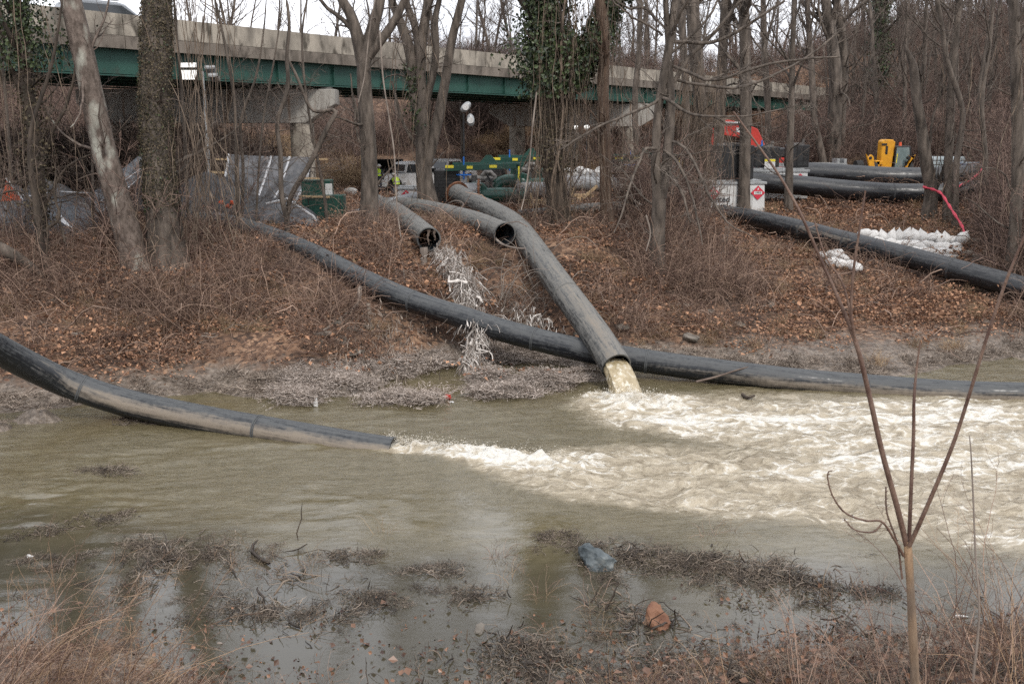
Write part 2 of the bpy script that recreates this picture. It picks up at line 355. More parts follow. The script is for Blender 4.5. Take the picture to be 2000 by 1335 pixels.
M['placred'] = mat('placard_red', (.62, .03, .06), .5)
def pipe_mat(name, base, dust, amount, mud=None):
    m = bpy.data.materials.new(name); m.use_nodes = True; nt = m.node_tree; b = nt.nodes['Principled BSDF']; N = nt.nodes.new; K = nt.links.new
    uv = N('ShaderNodeAttribute'); uv.attribute_name = 'ring'   # x: angle from the top towards the river, y: length, z: mud
    mp1 = N('ShaderNodeMapping'); mp1.inputs['Scale'].default_value = (2.4, .5, 1); K(uv.outputs['Vector'], mp1.inputs[0])
    n1 = N('ShaderNodeTexNoise'); n1.inputs['Scale'].default_value = 2.2; n1.inputs['Detail'].default_value = 8; n1.inputs['Roughness'].default_value = .65; K(mp1.outputs[0], n1.inputs['Vector'])
    tc_ = N('ShaderNodeTexCoord'); n2 = N('ShaderNodeTexNoise'); n2.inputs['Scale'].default_value = 9; n2.inputs['Detail'].default_value = 7; K(tc_.outputs['Object'], n2.inputs['Vector'])
    ad = N('ShaderNodeMath'); ad.operation = 'MULTIPLY_ADD'; K(n2.outputs[0], ad.inputs[0]); ad.inputs[1].default_value = .35; K(n1.outputs[0], ad.inputs[2])
    sp = N('ShaderNodeSeparateXYZ'); K(uv.outputs['Vector'], sp.inputs[0])
    cs = N('ShaderNodeMath'); cs.operation = 'COSINE'; K(sp.outputs[0], cs.inputs[0])
    ad2 = N('ShaderNodeMath'); ad2.operation = 'MULTIPLY_ADD'; K(cs.outputs[0], ad2.inputs[0]); ad2.inputs[1].default_value = .16; K(ad.outputs[0], ad2.inputs[2])
    r = N('ShaderNodeMapRange'); r.inputs[1].default_value = .80-.3*amount; r.inputs[2].default_value = .98-.2*amount; K(ad2.outputs[0], r.inputs[0]); r.clamp = True
    mxn = N('ShaderNodeMixRGB'); K(r.outputs[0], mxn.inputs[0]); mxn.inputs[1].default_value = (*base, 1); mxn.inputs[2].default_value = (*dust, 1); cur = mxn.outputs[0]
    sp3 = N('ShaderNodeMath'); sp3.operation = 'MULTIPLY_ADD'; K(ad.outputs[0], sp3.inputs[0]); sp3.inputs[1].default_value = 1.0; K(sp.outputs[2], sp3.inputs[2])
    r3 = N('ShaderNodeMapRange'); r3.inputs[1].default_value = .86; r3.inputs[2].default_value = 1.30; K(sp3.outputs[0], r3.inputs[0])
    m3 = N('ShaderNodeMixRGB'); K(r3.outputs[0], m3.inputs[0]); K(cur, m3.inputs[1]); m3.inputs[2].default_value = (*(mud or (.20, .168, .132)), 1); cur = m3.outputs[0]
    K(cur, b.inputs['Base Color'])
    rr = N('ShaderNodeMapRange'); rr.inputs[3].default_value = .30; rr.inputs[4].default_value = .8; K(r.outputs[0], rr.inputs[0]); K(rr.outputs[0], b.inputs['Roughness'])
    bp = N('ShaderNodeBump'); bp.inputs['Strength'].default_value = .25; bp.inputs['Distance'].default_value = .01; K(ad.outputs[0], bp.inputs['Height']); K(bp.outputs[0], b.inputs['Normal'])
    return m
M['pipe'] = pipe_mat('hdpe_black', (.009, .011, .014), (.068, .072, .074), .56)
M['pipe_dusty'] = pipe_mat('hdpe_dusty', (.012, .015, .018), (.135, .132, .122), .82)
M['pipe_new'] = pipe_mat('hdpe_clean', (.011, .012, .014), (.06, .062, .064), .35)
# ============================================================ GROUND
def axis(knots):
    out = []
    for a, b, st in knots: out += list(np.arange(a, b, st))
    out.append(knots[-1][1]); return np.array(out)
gx = axis([(-420, -120, 30), (-120, -50, 5), (-50, -22, 1.0), (-22, 20, .22), (20, 50, 1.0), (50, 120, 5), (120, 420, 30)])
gy = axis([(-60, 6, 4), (6, 16, .2), (16, 23, .5), (23, 44, .18), (44, 75, .5), (75, 150, 2.0), (150, 420, 30)])
GX, GY = np.meshgrid(gx, gy, indexing='ij'); GZ = ground_h(GX, GY)
i0 = np.arange(len(gx)*len(gy)).reshape(len(gx), len(gy))
GF = np.stack([i0[:-1, :-1], i0[1:, :-1], i0[1:, 1:], i0[:-1, 1:]], -1).reshape(-1, 4)
gm = bpy.data.materials.new('ground_litter'); gm.use_nodes = True; nt = gm.node_tree; b = nt.nodes['Principled BSDF']; N = nt.nodes.new; K = nt.links.new
t = N('ShaderNodeTexCoord')
v1 = N('ShaderNodeTexVoronoi'); v1.inputs['Scale'].default_value = 9; K(t.outputs['Object'], v1.inputs['Vector'])
sx = N('ShaderNodeSeparateXYZ'); K(v1.outputs['Color'], sx.inputs[0])
r1 = N('ShaderNodeValToRGB'); e = r1.color_ramp.elements
for pos, c in ((0, (.04, .025, .017)), (.35, (.105, .062, .040)), (.7, (.18, .108, .068)), (1, (.27, .18, .12))):
    q = e[0] if pos == 0 else (e[-1] if pos == 1 else e.new(pos)); q.position = pos; q.color = (*c, 1)
K(sx.outputs[0], r1.inputs[0])
n1 = N('ShaderNodeTexNoise'); n1.inputs['Scale'].default_value = .45; n1.inputs['Detail'].default_value = 7; K(t.outputs['Object'], n1.inputs['Vector'])
r2 = N('ShaderNodeValToRGB'); r2.color_ramp.elements[0].position = .38; r2.color_ramp.elements[0].color = (.45, .42, .40, 1); r2.color_ramp.elements[1].position = .62; r2.color_ramp.elements[1].color = (1.05, 1, .95, 1); K(n1.outputs[0], r2.inputs[0])
ml = N('ShaderNodeMixRGB'); ml.blend_type = 'MULTIPLY'; ml.inputs[0].default_value = 1; K(r1.outputs[0], ml.inputs[1]); K(r2.outputs[0], ml.inputs[2])
ge = N('ShaderNodeNewGeometry'); sz = N('ShaderNodeSeparateXYZ'); K(ge.outputs['Position'], sz.inputs[0])
n2 = N('ShaderNodeTexNoise'); n2.inputs['Scale'].default_value = 2.2; n2.inputs['Detail'].default_value = 7; K(t.outputs['Object'], n2.inputs['Vector'])
a2 = N('ShaderNodeMath'); a2.operation = 'MULTIPLY_ADD'; K(n2.outputs[0], a2.inputs[0]); a2.inputs[1].default_value = -.9; K(sz.outputs[2], a2.inputs[2])
r3 = N('ShaderNodeMapRange'); r3.inputs[1].default_value = -.12; r3.inputs[2].default_value = .22; K(a2.outputs[0], r3.inputs[0])
mud = N('ShaderNodeValToRGB'); mud.color_ramp.elements[0].color = (.075, .058, .043, 1); mud.color_ramp.elements[0].position = .35; mud.color_ramp.elements[1].color = (.21, .17, .135, 1); mud.color_ramp.elements[1].position = .7
n3 = N('ShaderNodeTexNoise'); n3.inputs['Scale'].default_value = 6; n3.inputs['Detail'].default_value = 8; K(t.outputs['Object'], n3.inputs['Vector']); K(n3.outputs[0], mud.inputs[0])
mm = N('ShaderNodeMixRGB'); K(r3.outputs[0], mm.inputs[0]); K(mud.outputs[0], mm.inputs[1]); K(ml.outputs[0], mm.inputs[2]); K(mm.outputs[0], b.inputs['Base Color'])
rg = N('ShaderNodeMapRange'); rg.inputs[3].default_value = .42; rg.inputs[4].default_value = .95; K(r3.outputs[0], rg.inputs[0]); K(rg.outputs[0], b.inputs['Roughness'])
bp = N('ShaderNodeBump'); bp.inputs['Strength'].default_value = .8; bp.inputs['Distance'].default_value = .06; ab = N('ShaderNodeMath'); ab.operation = 'ADD'; K(n3.outputs[0], ab.inputs[0]); K(v1.outputs['Distance'], ab.inputs[1]); K(ab.outputs[0], bp.inputs['Height']); K(bp.outputs[0], b.inputs['Normal'])
go = link('ground', mesh_np('ground', np.stack([GX, GY, GZ], -1).reshape(-1, 3), GF), gm); tag(go, kind='structure')

# ============================================================ RIVER
wx = axis([(-90, -24, 6), (-24, -11, .2), (-11, 16, .085), (16, 26, .25), (26, 90, 6)])
wy = axis([(8.5, 18, .075), (18, 31, .075), (31, 34, .5)])
WX, WY = np.meshgrid(wx, wy, indexing='ij')
def capsule(chain, X, Y, sy=1.0):
    D = np.full(X.shape, 9.0)
    for (x0, y0, r0), (x1, y1, r1) in zip(chain[:-1], chain[1:]):
        dx, dy = x1-x0, y1-y0; tt = np.clip(((X-x0)*dx+(Y-y0)*dy)/(dx*dx+dy*dy), 0, 1)
        d = np.hypot(X-x0-tt*dx, (Y-y0-tt*dy)*sy)/(r0+(r1-r0)*tt); D = np.minimum(D, d)
    return D
wpx, wpy = WX+fbm(WX*.35, WY*.5, 3, 1)*1.6, WY+fbm(WX*.3, WY*.6, 3, 2)*1.4
cA = capsule([(3.0, 26.2, .7), (3.6, 24.8, 1.7), (6, 23.6, 2.6), (9, 22.6, 3.6), (14, 22, 4.4), (22, 21, 6), (34, 20, 8)], wpx, wpy)
cE = capsule([(-2.9, 21.95, .32), (-1.4, 21.4, .5), (0, 20.8, .8), (2.2, 20.0, 1.4), (5, 19.4, 2.2), (9, 18.7, 2.8), (16, 17.5, 3.5), (30, 16, 5)], wpx, wpy)
milk = np.maximum(sst(1.35, .55, cA), sst(1.3, .6, cE))
edge = sst(2.4, .9, np.minimum(cA, cE))
coreE = capsule([(-2.75, 21.9, .22), (-1.5, 21.45, .42), (0, 20.8, .55), (1.4, 20.3, .7)], WX+fbm(WX*1.2, WY*1.5, 3, 1)*.35, WY+fbm(WX*1.1, WY*1.8, 3, 3)*.35)
coreA = np.hypot((WX-3.45)/1.3, (WY-25.45)/.62)+fbm(WX*1.6, WY*2, 3, 2)*.8
foam = .15*milk*sst(1.1, .2, cA)+.18*milk
foam = foam+.30*sst(1.6, .5, coreE)+.28*sst(1.6, .4, coreA)+.25*fbm(WX*2.5, WY*4, 3, 1)*milk
st = fbm(wpx*.35+7, wpy*1.3, 5, 3)
foam = foam+milk*(.36*sst(-.08, .3, st))-.10*milk*sst(12, 20, WX)
foam = foam*np.where(milk+edge > .02, 1, 0)
turb = np.clip(.03+.30*edge+.7*milk, 0, 1)
front = sst(19.5, 15.5, WY)*(1-milk)
turb = turb*(1-.6*front)
wz = fbm(WX*1.1, WY*2.2, 4, 1)*.30*turb**1.3+(.5-np.abs(fbm(wpx*2.2, wpy*3.6, 3, 4))*4)*.06*turb+fbm(WX*3.1, WY*5, 3, 6)*.10*turb
wz = wz+.13*np.exp(-coreE**2*1.2)*(1+fbm(WX*4, WY*5, 3, 2)*2.0)*sst(-2.9, -1.6, WX)+.13*np.exp(-np.clip(coreA, 0, 9)**2*1.3)*(1+fbm(WX*4, WY*5, 3, 3)*2.5)
wz = wz+fbm(WX*5, WY*6, 2, 6)*.22*(np.exp(-coreE**2)+np.exp(-coreA**2))
# slow swell and chop on the calm part

calm = 1-np.clip(edge+milk, 0, 1)
wz = wz+fbm(WX*.9+WY*.5, WY*1.9, 3, 3)*.034*calm*(1-.8*front)
ch = fbm(WX*.25, WY*.35, 2, 4)
wz = wz+fbm(WX*1.1+WY*1.2, WY*3.6-WX*.9, 4, 5)*(.085*sst(-.2, .25, ch)+.02)*calm*(1-.93*front)
i0 = np.arange(len(wx)*len(wy)).reshape(len(wx), len(wy))
WF = np.stack([i0[:-1, :-1], i0[1:, :-1], i0[1:, 1:], i0[:-1, 1:]], -1).reshape(-1, 4)
wm = bpy.data.materials.new('river_water'); wm.use_nodes = True; nt = wm.node_tree; b = nt.nodes['Principled BSDF']; N = nt.nodes.new; K = nt.links.new
t = N('ShaderNodeTexCoord'); at = N('ShaderNodeAttribute'); at.attribute_name = 'flow'; sp = N('ShaderNodeSeparateXYZ'); K(at.outputs['Vector'], sp.inputs[0])
mpn = N('ShaderNodeMapping'); mpn.inputs['Scale'].default_value = (.75, 1.2, 1); mpn.inputs['Rotation'].default_value = (0, 0, .1); K(t.outputs['Object'], mpn.inputs[0])
wn = N('ShaderNodeTexNoise'); wn.inputs['Scale'].default_value = 1.1; wn.inputs['Detail'].default_value = 4; K(mpn.outputs[0], wn.inputs['Vector'])
wsc = N('ShaderNodeVectorMath'); wsc.operation = 'SCALE'; wsc.inputs['Scale'].default_value = 2.3; K(wn.outputs['Color'], wsc.inputs[0])
wad = N('ShaderNodeVectorMath'); wad.operation = 'ADD'; K(mpn.outputs[0], wad.inputs[0]); K(wsc.outputs[0], wad.inputs[1])
rd = N('ShaderNodeTexNoise'); rd.noise_type = 'RIDGED_MULTIFRACTAL'; rd.inputs['Scale'].default_value = 2.1; rd.inputs['Detail'].default_value = 9; rd.inputs['Roughness'].default_value = .62; rd.inputs['Offset'].default_value = .9; rd.inputs['Gain'].default_value = 1.3; K(wad.outputs[0], rd.inputs['Vector'])
fn = N('ShaderNodeTexNoise'); fn.inputs['Scale'].default_value = 3.0; fn.inputs['Detail'].default_value = 9; fn.inputs['Roughness'].default_value = .7; K(wad.outputs[0], fn.inputs['Vector'])
# foam factor
f1 = N('ShaderNodeMath'); f1.operation = 'MULTIPLY_ADD'; K(rd.outputs[0], f1.inputs[0]); f1.inputs[1].default_value = .42; K(sp.outputs[0], f1.inputs[2])
f2 = N('ShaderNodeMath'); f2.operation = 'MULTIPLY_ADD'; K(fn.outputs[0], f2.inputs[0]); f2.inputs[1].default_value = .95; K(f1.outputs[0], f2.inputs[2])
fr = N('ShaderNodeMapRange'); fr.interpolation_type = 'SMOOTHSTEP'; fr.inputs[1].default_value = 1.14; fr.inputs[2].default_value = 1.58; K(f2.outputs[0], fr.inputs[0])
fk = N('ShaderNodeMath'); fk.operation = 'MULTIPLY'; K(fr.outputs[0], fk.inputs[0]); fm = N('ShaderNodeMapRange'); fm.inputs[1].default_value = 0.02; fm.inputs[2].default_value = .2; K(sp.outputs[0], fm.inputs[0]); K(fm.outputs[0], fk.inputs[1])
# body colour
dk = N('ShaderNodeValToRGB'); dk.color_ramp.elements[0].color = (.084, .070, .036, 1); dk.color_ramp.elements[0].position = .35; dk.color_ramp.elements[1].color = (.135, .114, .068, 1); dk.color_ramp.elements[1].position = .65; K(fn.outputs[0], dk.inputs[0])
tn = N('ShaderNodeValToRGB'); tn.color_ramp.elements[0].color = (.18, .143, .09, 1); tn.color_ramp.elements[0].position = .36; tn.color_ramp.elements[1].color = (.34, .29, .205, 1); tn.color_ramp.elements[1].position = .62; K(fn.outputs[0], tn.inputs[0])
c1 = N('ShaderNodeMixRGB'); K(sp.outputs[1], c1.inputs[0]); K(dk.outputs[0], c1.inputs[1]); K(tn.outputs[0], c1.inputs[2])
# shallow silt near the bank
c15 = N('ShaderNodeMixRGB'); K(sp.outputs[2], c15.inputs[0]); K(c1.outputs[0], c15.inputs[1]); c15.inputs[2].default_value = (.052, .046, .031, 1)
cf = N('ShaderNodeMapRange'); cf.interpolation_type = 'SMOOTHSTEP'; cf.inputs[1].default_value = .80; cf.inputs[2].default_value = 1.30; K(f2.outputs[0], cf.inputs[0]); cg = N('ShaderNodeMath'); cg.operation = 'MULTIPLY'; K(cf.outputs[0], cg.inputs[0]); K(sp.outputs[1], cg.inputs[1])
c18 = N('ShaderNodeMixRGB'); K(cg.outputs[0], c18.inputs[0]); K(c15.outputs[0], c18.inputs[1]); c18.inputs[2].default_value = (.38, .328, .24, 1)
c2 = N('ShaderNodeMixRGB'); K(fk.outputs[0], c2.inputs[0]); K(c18.outputs[0], c2.inputs[1]); c2.inputs[2].default_value = (.60, .58, .525, 1); K(c2.outputs[0], b.inputs['Base Color'])
ro = N('ShaderNodeMapRange'); ro.inputs[3].default_value = .045; ro.inputs[4].default_value = .7
rmx = N('ShaderNodeMath'); rmx.operation = 'MAXIMUM'; rs = N('ShaderNodeMath'); rs.operation = 'MULTIPLY'; rs.inputs[1].default_value = .28; K(sp.outputs[1], rs.inputs[0]); K(rs.outputs[0], rmx.inputs[0]); K(fk.outputs[0], rmx.inputs[1]); K(rmx.outputs[0], ro.inputs[0]); K(ro.outputs[0], b.inputs['Roughness'])
b.inputs['IOR'].default_value = 1.62; b.inputs['Specular IOR Level'].default_value = .5
# ripples
rp = N('ShaderNodeTexNoise'); rp.inputs['Scale'].default_value = 5.0; rp.inputs['Detail'].default_value = 8; rp.inputs['Roughness'].default_value = .62; rp.inputs['Distortion'].default_value = 1.0
mp2 = N('ShaderNodeMapping'); mp2.inputs['Scale'].default_value = (.7, 1.5, 1); mp2.inputs['Rotation'].default_value = (0, 0, -.35); K(t.outputs['Object'], mp2.inputs[0]); K(mp2.outputs[0], rp.inputs['Vector'])
at2 = N('ShaderNodeAttribute'); at2.attribute_name = 'rip'
bp = N('ShaderNodeBump'); bp.inputs['Distance'].default_value = .05; K(at2.outputs['Fac'], bp.inputs['Strength']); K(rp.outputs[0], bp.inputs['Height'])
bp2 = N('ShaderNodeBump'); bp2.inputs['Distance'].default_value = .05; bs = N('ShaderNodeMath'); bs.operation = 'MULTIPLY'; bs.inputs[1].default_value = .9; K(sp.outputs[1], bs.inputs[0]); K(bs.outputs[0], bp2.inputs['Strength']); K(f2.outputs[0], bp2.inputs['Height']); K(bp.outputs[0], bp2.inputs['Normal']); K(bp2.outputs[0], b.inputs['Normal'])
rip = .155+.75*calm*sst(-.15, .2, fbm(WX*.35, WY*.5, 3, 7))*(1-.97*front)-.125*front+.6*edge*(1-front*.75)
silt = sst(17.5, 14.0, WY+fbm(WX*.5, WY*.8, 3, 2)*3+.12*WX)*(1-milk)
me = mesh_np('river', np.stack([WX, WY, wz], -1).reshape(-1, 3), WF, attrs={'flow': np.stack([foam, milk, silt], -1).reshape(-1, 3), 'rip': rip.ravel()})
tag(link('river', me, wm), kind='structure')
def wz_at(x, y):
    i = int(np.clip(np.searchsorted(wx, x), 0, len(wx)-1)); j = int(np.clip(np.searchsorted(wy, y), 0, len(wy)-1)); return float(wz[i, j])

# ============================================================ PIPES
def pipe(label, pts, rad, m, joints=(), open_end=(False, False), group=None, mudfn=None, cat='pipe', k=36, thick=.055, flange=None):
    """pts: world points. One thing; sections between weld rings are parts."""
    c = catmull(pts, 10); seg = np.linalg.norm(np.diff(c, axis=0), axis=1); s = np.concatenate([[0], np.cumsum(seg)]); Ltot = s[-1]
    base = Vector(c[len(c)//2]); base.z = gz(base.x, base.y)
    root = thing('large_pipe', label, cat, base, 0, group)
    cuts = [0]+[j*Ltot for j in joints]+[Ltot]
    def at(u): return np.array([np.interp(u, s, c[:, i]) for i in range(3)])
    def frame(u):
        T = unit(at(min(u+.15, Ltot))-at(max(u-.15, 0))); S = unit(np.cross(T, [0, 0, 1.0])); U = np.cross(S, T)
        if S[1] > 0: S = -S     # S points towards the river
        return T, S, U
    def ringV(u, r, kk):
        T, S, U = frame(u); p = at(u); a = np.arange(kk)*2*np.pi/kk
        return p+r*(np.cos(a)[:, None]*U+np.sin(a)[:, None]*S), a, T
    for ci in range(len(cuts)-1):
        u0, u1 = cuts[ci], cuts[ci+1]; n = max(3, int((u1-u0)/.3)); us = np.linspace(u0, u1, n); V = []; A = []
        for j, u in enumerate(us):
            v, a, T = ringV(u, rad*(1+.004*math.sin(u*1.7)), k); V.append(v)
            aa = np.where(a > np.pi, a-2*np.pi, a); md = mudfn(v, aa, u/Ltot) if mudfn else np.zeros(k)
            A.append(np.stack([aa, np.full(k, u), md], -1))
        rings = [list(range(j*k, j*k+k)) for j in range(n)]; extra = []
        if ci == len(cuts)-2 and open_end[1] or ci == 0 and open_end[0]:
            at_end = ci == len(cuts)-2 and open_end[1]
            uu = [u1, u1-.5, u1-2.2] if at_end else [u0, u0+.5, u0+2.2]
            st0 = len(V)*k
            for u in uu:
                v, a, T = ringV(max(0, min(Ltot, u)), rad-thick, k); V.append(v); A.append(np.stack([a*0+3, a*0+u, a*0], -1))
            r0 = rings[-1] if at_end else rings[0]; ir = [list(range(st0+i*k, st0+i*k+k)) for i in range(3)]
            chain = [r0]+ir; extra = [(chain, True)]
        F = []
        for ra, rb in zip(rings[:-1], rings[1:]): F += [(ra[i], ra[(i+1) % k], rb[(i+1) % k], rb[i]) for i in range(k)]
        for chain, _ in extra:
            for ra, rb in zip(chain[:-1], chain[1:]): F += [(ra[i], ra[(i+1) % k], rb[(i+1) % k], rb[i]) for i in range(k)]
        V = np.concatenate(V)-np.array(base); me = mesh_np('pipe_section', V, np.array(F), attrs={'ring': np.concatenate(A)})
        o = link('pipe_section', me, m, root); o.data.set_sharp_from_angle(angle=R(50))
    for j in joints:
        u = j*Ltot; T, S, U = frame(u); MB().ring(at(u)-np.array(base), T, rad+.014, rad-.01, .035, k).build('weld_ring', m, root, smooth=True)
        MB().ring(at(u)-np.array(base)+T*.045, T, rad+.010, rad-.01, .03, k).build('weld_ring', m, root, smooth=True)
    return root, at, Ltot, frame, base
# long pipe that crosses the whole bank
D_px = [(395, 428, 39.5), (450, 437, 38), (520, 458, 36.5), (600, 490, 34.6), (700, 541, 32.3), (800, 586, 30.9), (900, 618, 30.1), (1000, 650, 29.3), (1140, 684, 28.6), (1250, 703, 28.3), (1400, 724, 27.7), (1550, 742, 27.2), (1700, 755, 26.9), (1850, 766, 26.4), (2000, 771, 26.2), (2250, 775, 26.0)]
def mudD(v, a, f): return np.clip(1.15-np.abs(a-1.75)/.75, 0, 1)*sst(.5, .8, f)*.60
pipe('long black pipe running down the bank and away along the far waterline', [P(x, y, d) for x, y, d in D_px], .345, M['pipe'], joints=(.235, .262, .335, .375, .50, .60, .78), mudfn=mudD, group='black discharge pipes')
# discharging pipe in the centre
A_px = [(893, 378, 46), (925, 396, 44.2), (965, 415, 41), (1008, 443, 37.6), (1052, 500, 34.0), (1095, 560, 31.2), (1140, 620, 29.3), (1175, 670, 28.0), (1204, 716, 27.0)]
ptsA = [P(x, y, d) for x, y, d in A_px]
rootA, atA, LA, frA, baseA = pipe('thick dusty pipe pouring muddy water into the river', ptsA, .435, M['pipe_dusty'], joints=(.08, .47, .80), open_end=(False, True), group='black discharge pipes', mudfn=lambda v, a, f: np.clip(1-np.abs(a-.3)/1.3, 0, 1)*.36*float(sst(.35, .95, f)))
# two dry open-ended pipes on the lip of the bank
B_px = [(735, 396, 50), (770, 413, 43), (800, 435, 38.5), (838, 467, 34.6)]
rootB, atB, LB, frB, baseB = pipe('open grey pipe with torn rags hanging from its ragged mouth', [P(x, y, d) for x, y, d in B_px], .42, M['pipe_dusty'], joints=(.45, .8), open_end=(False, True), group='black discharge pipes')
C_px = [(760, 402, 49), (800, 404, 46), (860, 416, 42), (925, 433, 38.6), (986, 457, 35.6)]
pipe('open black pipe with clean round mouth on the lip of the bank', [P(x, y, d) for x, y, d in C_px], .42, M['pipe_dusty'], joints=(.5, .85), open_end=(False, True), group='black discharge pipes')
# left pipe discharging at water level
E_px = [(-260, 560, 19.5), (-120, 618, 21), (0, 684, 22.6), (70, 720, 23.4), (140, 752, 23.9), (250, 787, 23.9), (400, 819, 23.3), (550, 846, 22.6), (700, 872, 22.0), (768, 882, 21.8)]
def mudE(v, a, f): return np.clip(1.25-np.abs(a-1.35)/.62, 0, 1)*np.clip((f-.25)*4, 0, 1)*.62
pipe('black pipe with a tan mud band lying in the river and spraying foam', [P(x, y, d) for x, y, d in E_px], .345, M['pipe'], joints=(.42, .76), open_end=(False, True), mudfn=mudE, group='black discharge pipes')
# right pipe
F_px = [(1390, 418, 49), (1440, 422, 46.7), (1480, 430, 45), (1560, 448, 43.0), (1650, 471, 41.4), (1750, 496, 39.5), (1850, 523, 37.8), (2000, 563, 35.6), (2150, 600, 34)]
def mudF(v, a, f): return np.clip(1-np.abs(a-1.2)/.5, 0, 1)*(.35 < f)*(f < .5)*.4
pipe('black pipe slanting across the leaf covered clearing on the right', [P(x, y, d) for x, y, d in F_px], .42, M['pipe_new'], joints=(.36, .47, .62, .72), mudfn=mudF, group='black discharge pipes')
# two pipes lying at the back right
pipe('nearer of the two black pipes lying at the back of the clearing', [P(x, y, d) for x, y, d in [(1468, 356, 52), (1560, 362, 51.5), (1650, 371, 51), (1760, 378, 50.6), (1850, 376, 50.6), (1960, 368, 51), (2080, 355, 52)]], .5, M['pipe_new'], joints=(.42, .7), open_end=(True, False), group='pipes stored at the back of the clearing')
pipe('farther black pipe lying in front of the yellow telehandler', [P(x, y, d) for x, y, d in [(1549, 336, 55.5), (1640, 341, 55), (1740, 347, 54.5), (1830, 346, 54.5), (1940, 338, 55), (2050, 325, 56)]], .56, M['pipe_new'], joints=(.5, .75), open_end=(True, False), group='pipes stored at the back of the clearing')
# smaller pipes lying behind the trees of the lip
pipe('grey pipe lying on the ground behind the forked tree', [P(x, y, d) for x, y, d in [(655, 424, 43), (700, 420, 43.5), (760, 398, 47), (800, 388, 49), (835, 380, 50)]], .26, M['greypipe'], joints=(.5,), group='pipes on the work ground')
pipe('thin grey pipe lying on the ground behind the vine covered tree', [P(x, y, d) for x, y, d in [(1010, 420, 43), (1090, 413, 43), (1150, 407, 43.2), (1200, 404, 43.6), (1270, 402, 43.6)]], .22, M['pipe_dusty'], joints=(.5,), group='pipes on the work ground')

# ------------------------------------------------------------ falling water and spray
def jet():
    T, S, U = frA(LA); o = np.array(atA(LA)); k, n = 40, 22; V = []; A = []; r = .375
    T = unit(T*np.array([1, 1, 0])+np.array([0, 0, -.45])); fl = unit(np.array([T[0], T[1], 0]))
    for j in range(n):
        t = j/(n-1)*.50-.06; c = o+fl*3.0*t*.98+np.array([0, 0, -1.2*t-4.9*t*t]); sp_ = 1+.55*t
        a = np.arange(k)*2*np.pi/k; cu, su = np.cos(a), np.sin(a)
        fill = np.where(cu > .25, .25+(cu-.25)*.25, cu)          # flat water surface inside the pipe
        rr = r*sp_*(1+.05*np.sin(a*7+1)+.035*np.sin(a*13+t*6)+(.03+.22*t)*RNG.normal(0, .4, k))
        up = unit(np.cross(S, np.array([fl[0]*(1-t), fl[1]*(1-t), -.3-t])))
        if up[2] < 0: up = -up
        V.append(c+rr[:, None]*(fill[:, None]*up*(1-.35*t)+su[:, None]*S)); A.append(np.full(k, t))
    V = np.concatenate(V); i = np.arange(n*k).reshape(n, k); nx = np.roll(i, -1, axis=1)
    F = np.stack([i[:-1], nx[:-1], nx[1:], i[1:]], -1).reshape(-1, 4)
    base = Vector((o[0], o[1], 0)); root = thing('falling_water', 'muddy brown water gushing out of the central pipe mouth', 'water', base)
    m = mat('gushing_water', (.30, .235, .13), .12, (.50, .42, .28), 3.5, 8, (1.6, 1.6, .35), .6, 9, spec=.5, dirt=((.66, .62, .52), 5, .52))
    link('water_body', mesh_np('water_body', V-np.array(base), F), m, root)
    return root, o
M['foam'] = mat('foam_white', (.62, .55, .42), .6, (.82, .79, .72), 6, 5)
jroot, jo = jet()
def spray(name, label, pts_fn, n, seed, parent=None, size=(.006, .022)):
    rng = np.random.default_rng(seed); p, v = pts_fn(n, rng); k = rng.uniform(*size, n)
    Ps = np.stack([p-v*.5*k[:, None]*2.5, p, p+v*.5*k[:, None]*2.5], 1); Rr = np.stack([k*.25, k, k*.3], 1)
    V, F = tubes(Ps, Rr, 5); base = p.mean(0); base[2] = 0
    return link(name, mesh_np(name, V-(base if parent is None else np.array(parent.location)), F), M['foam'], parent, None if parent else base)
def spA(n, rng):
    a = rng.uniform(0, 2*np.pi, n); r = np.abs(rng.normal(.55, .28, n)); x = 3.05+np.cos(a)*r*1.25; y = jo[1]-1.3+np.sin(a)*r*.7; z = np.abs(rng.normal(0, .13, n))*np.exp(-r*.5)+.08
    return np.stack([x, y, z], -1), unit(rng.normal(0, 1, (n, 3))+[0, 0, 1])
s1 = spray('splash_droplets', '', spA, 1500, 3, jroot, (.003, .013)); s1['kind'] = 'stuff'
def spE(n, rng):
    t = rng.uniform(0, 1, n)**1.4; x = -2.9+t*4.6+rng.normal(0, .05, n); y = 22.0-t*1.75+rng.normal(0, 1, n)*(.10+.28*t); z = .04+np.abs(rng.normal(0, 1, n))*(.10-.03*t)
    return np.stack([x, y, z], -1), unit(np.array([1, -.35, .3])+rng.normal(0, .5, (n, 3)))
s2 = spray('spray_droplets', '', spE, 3200, 4, None, (.003, .012)); tag(s2, 'white spray thrown up along the foaming outflow of the left pipe', 'spray', kind='stuff')
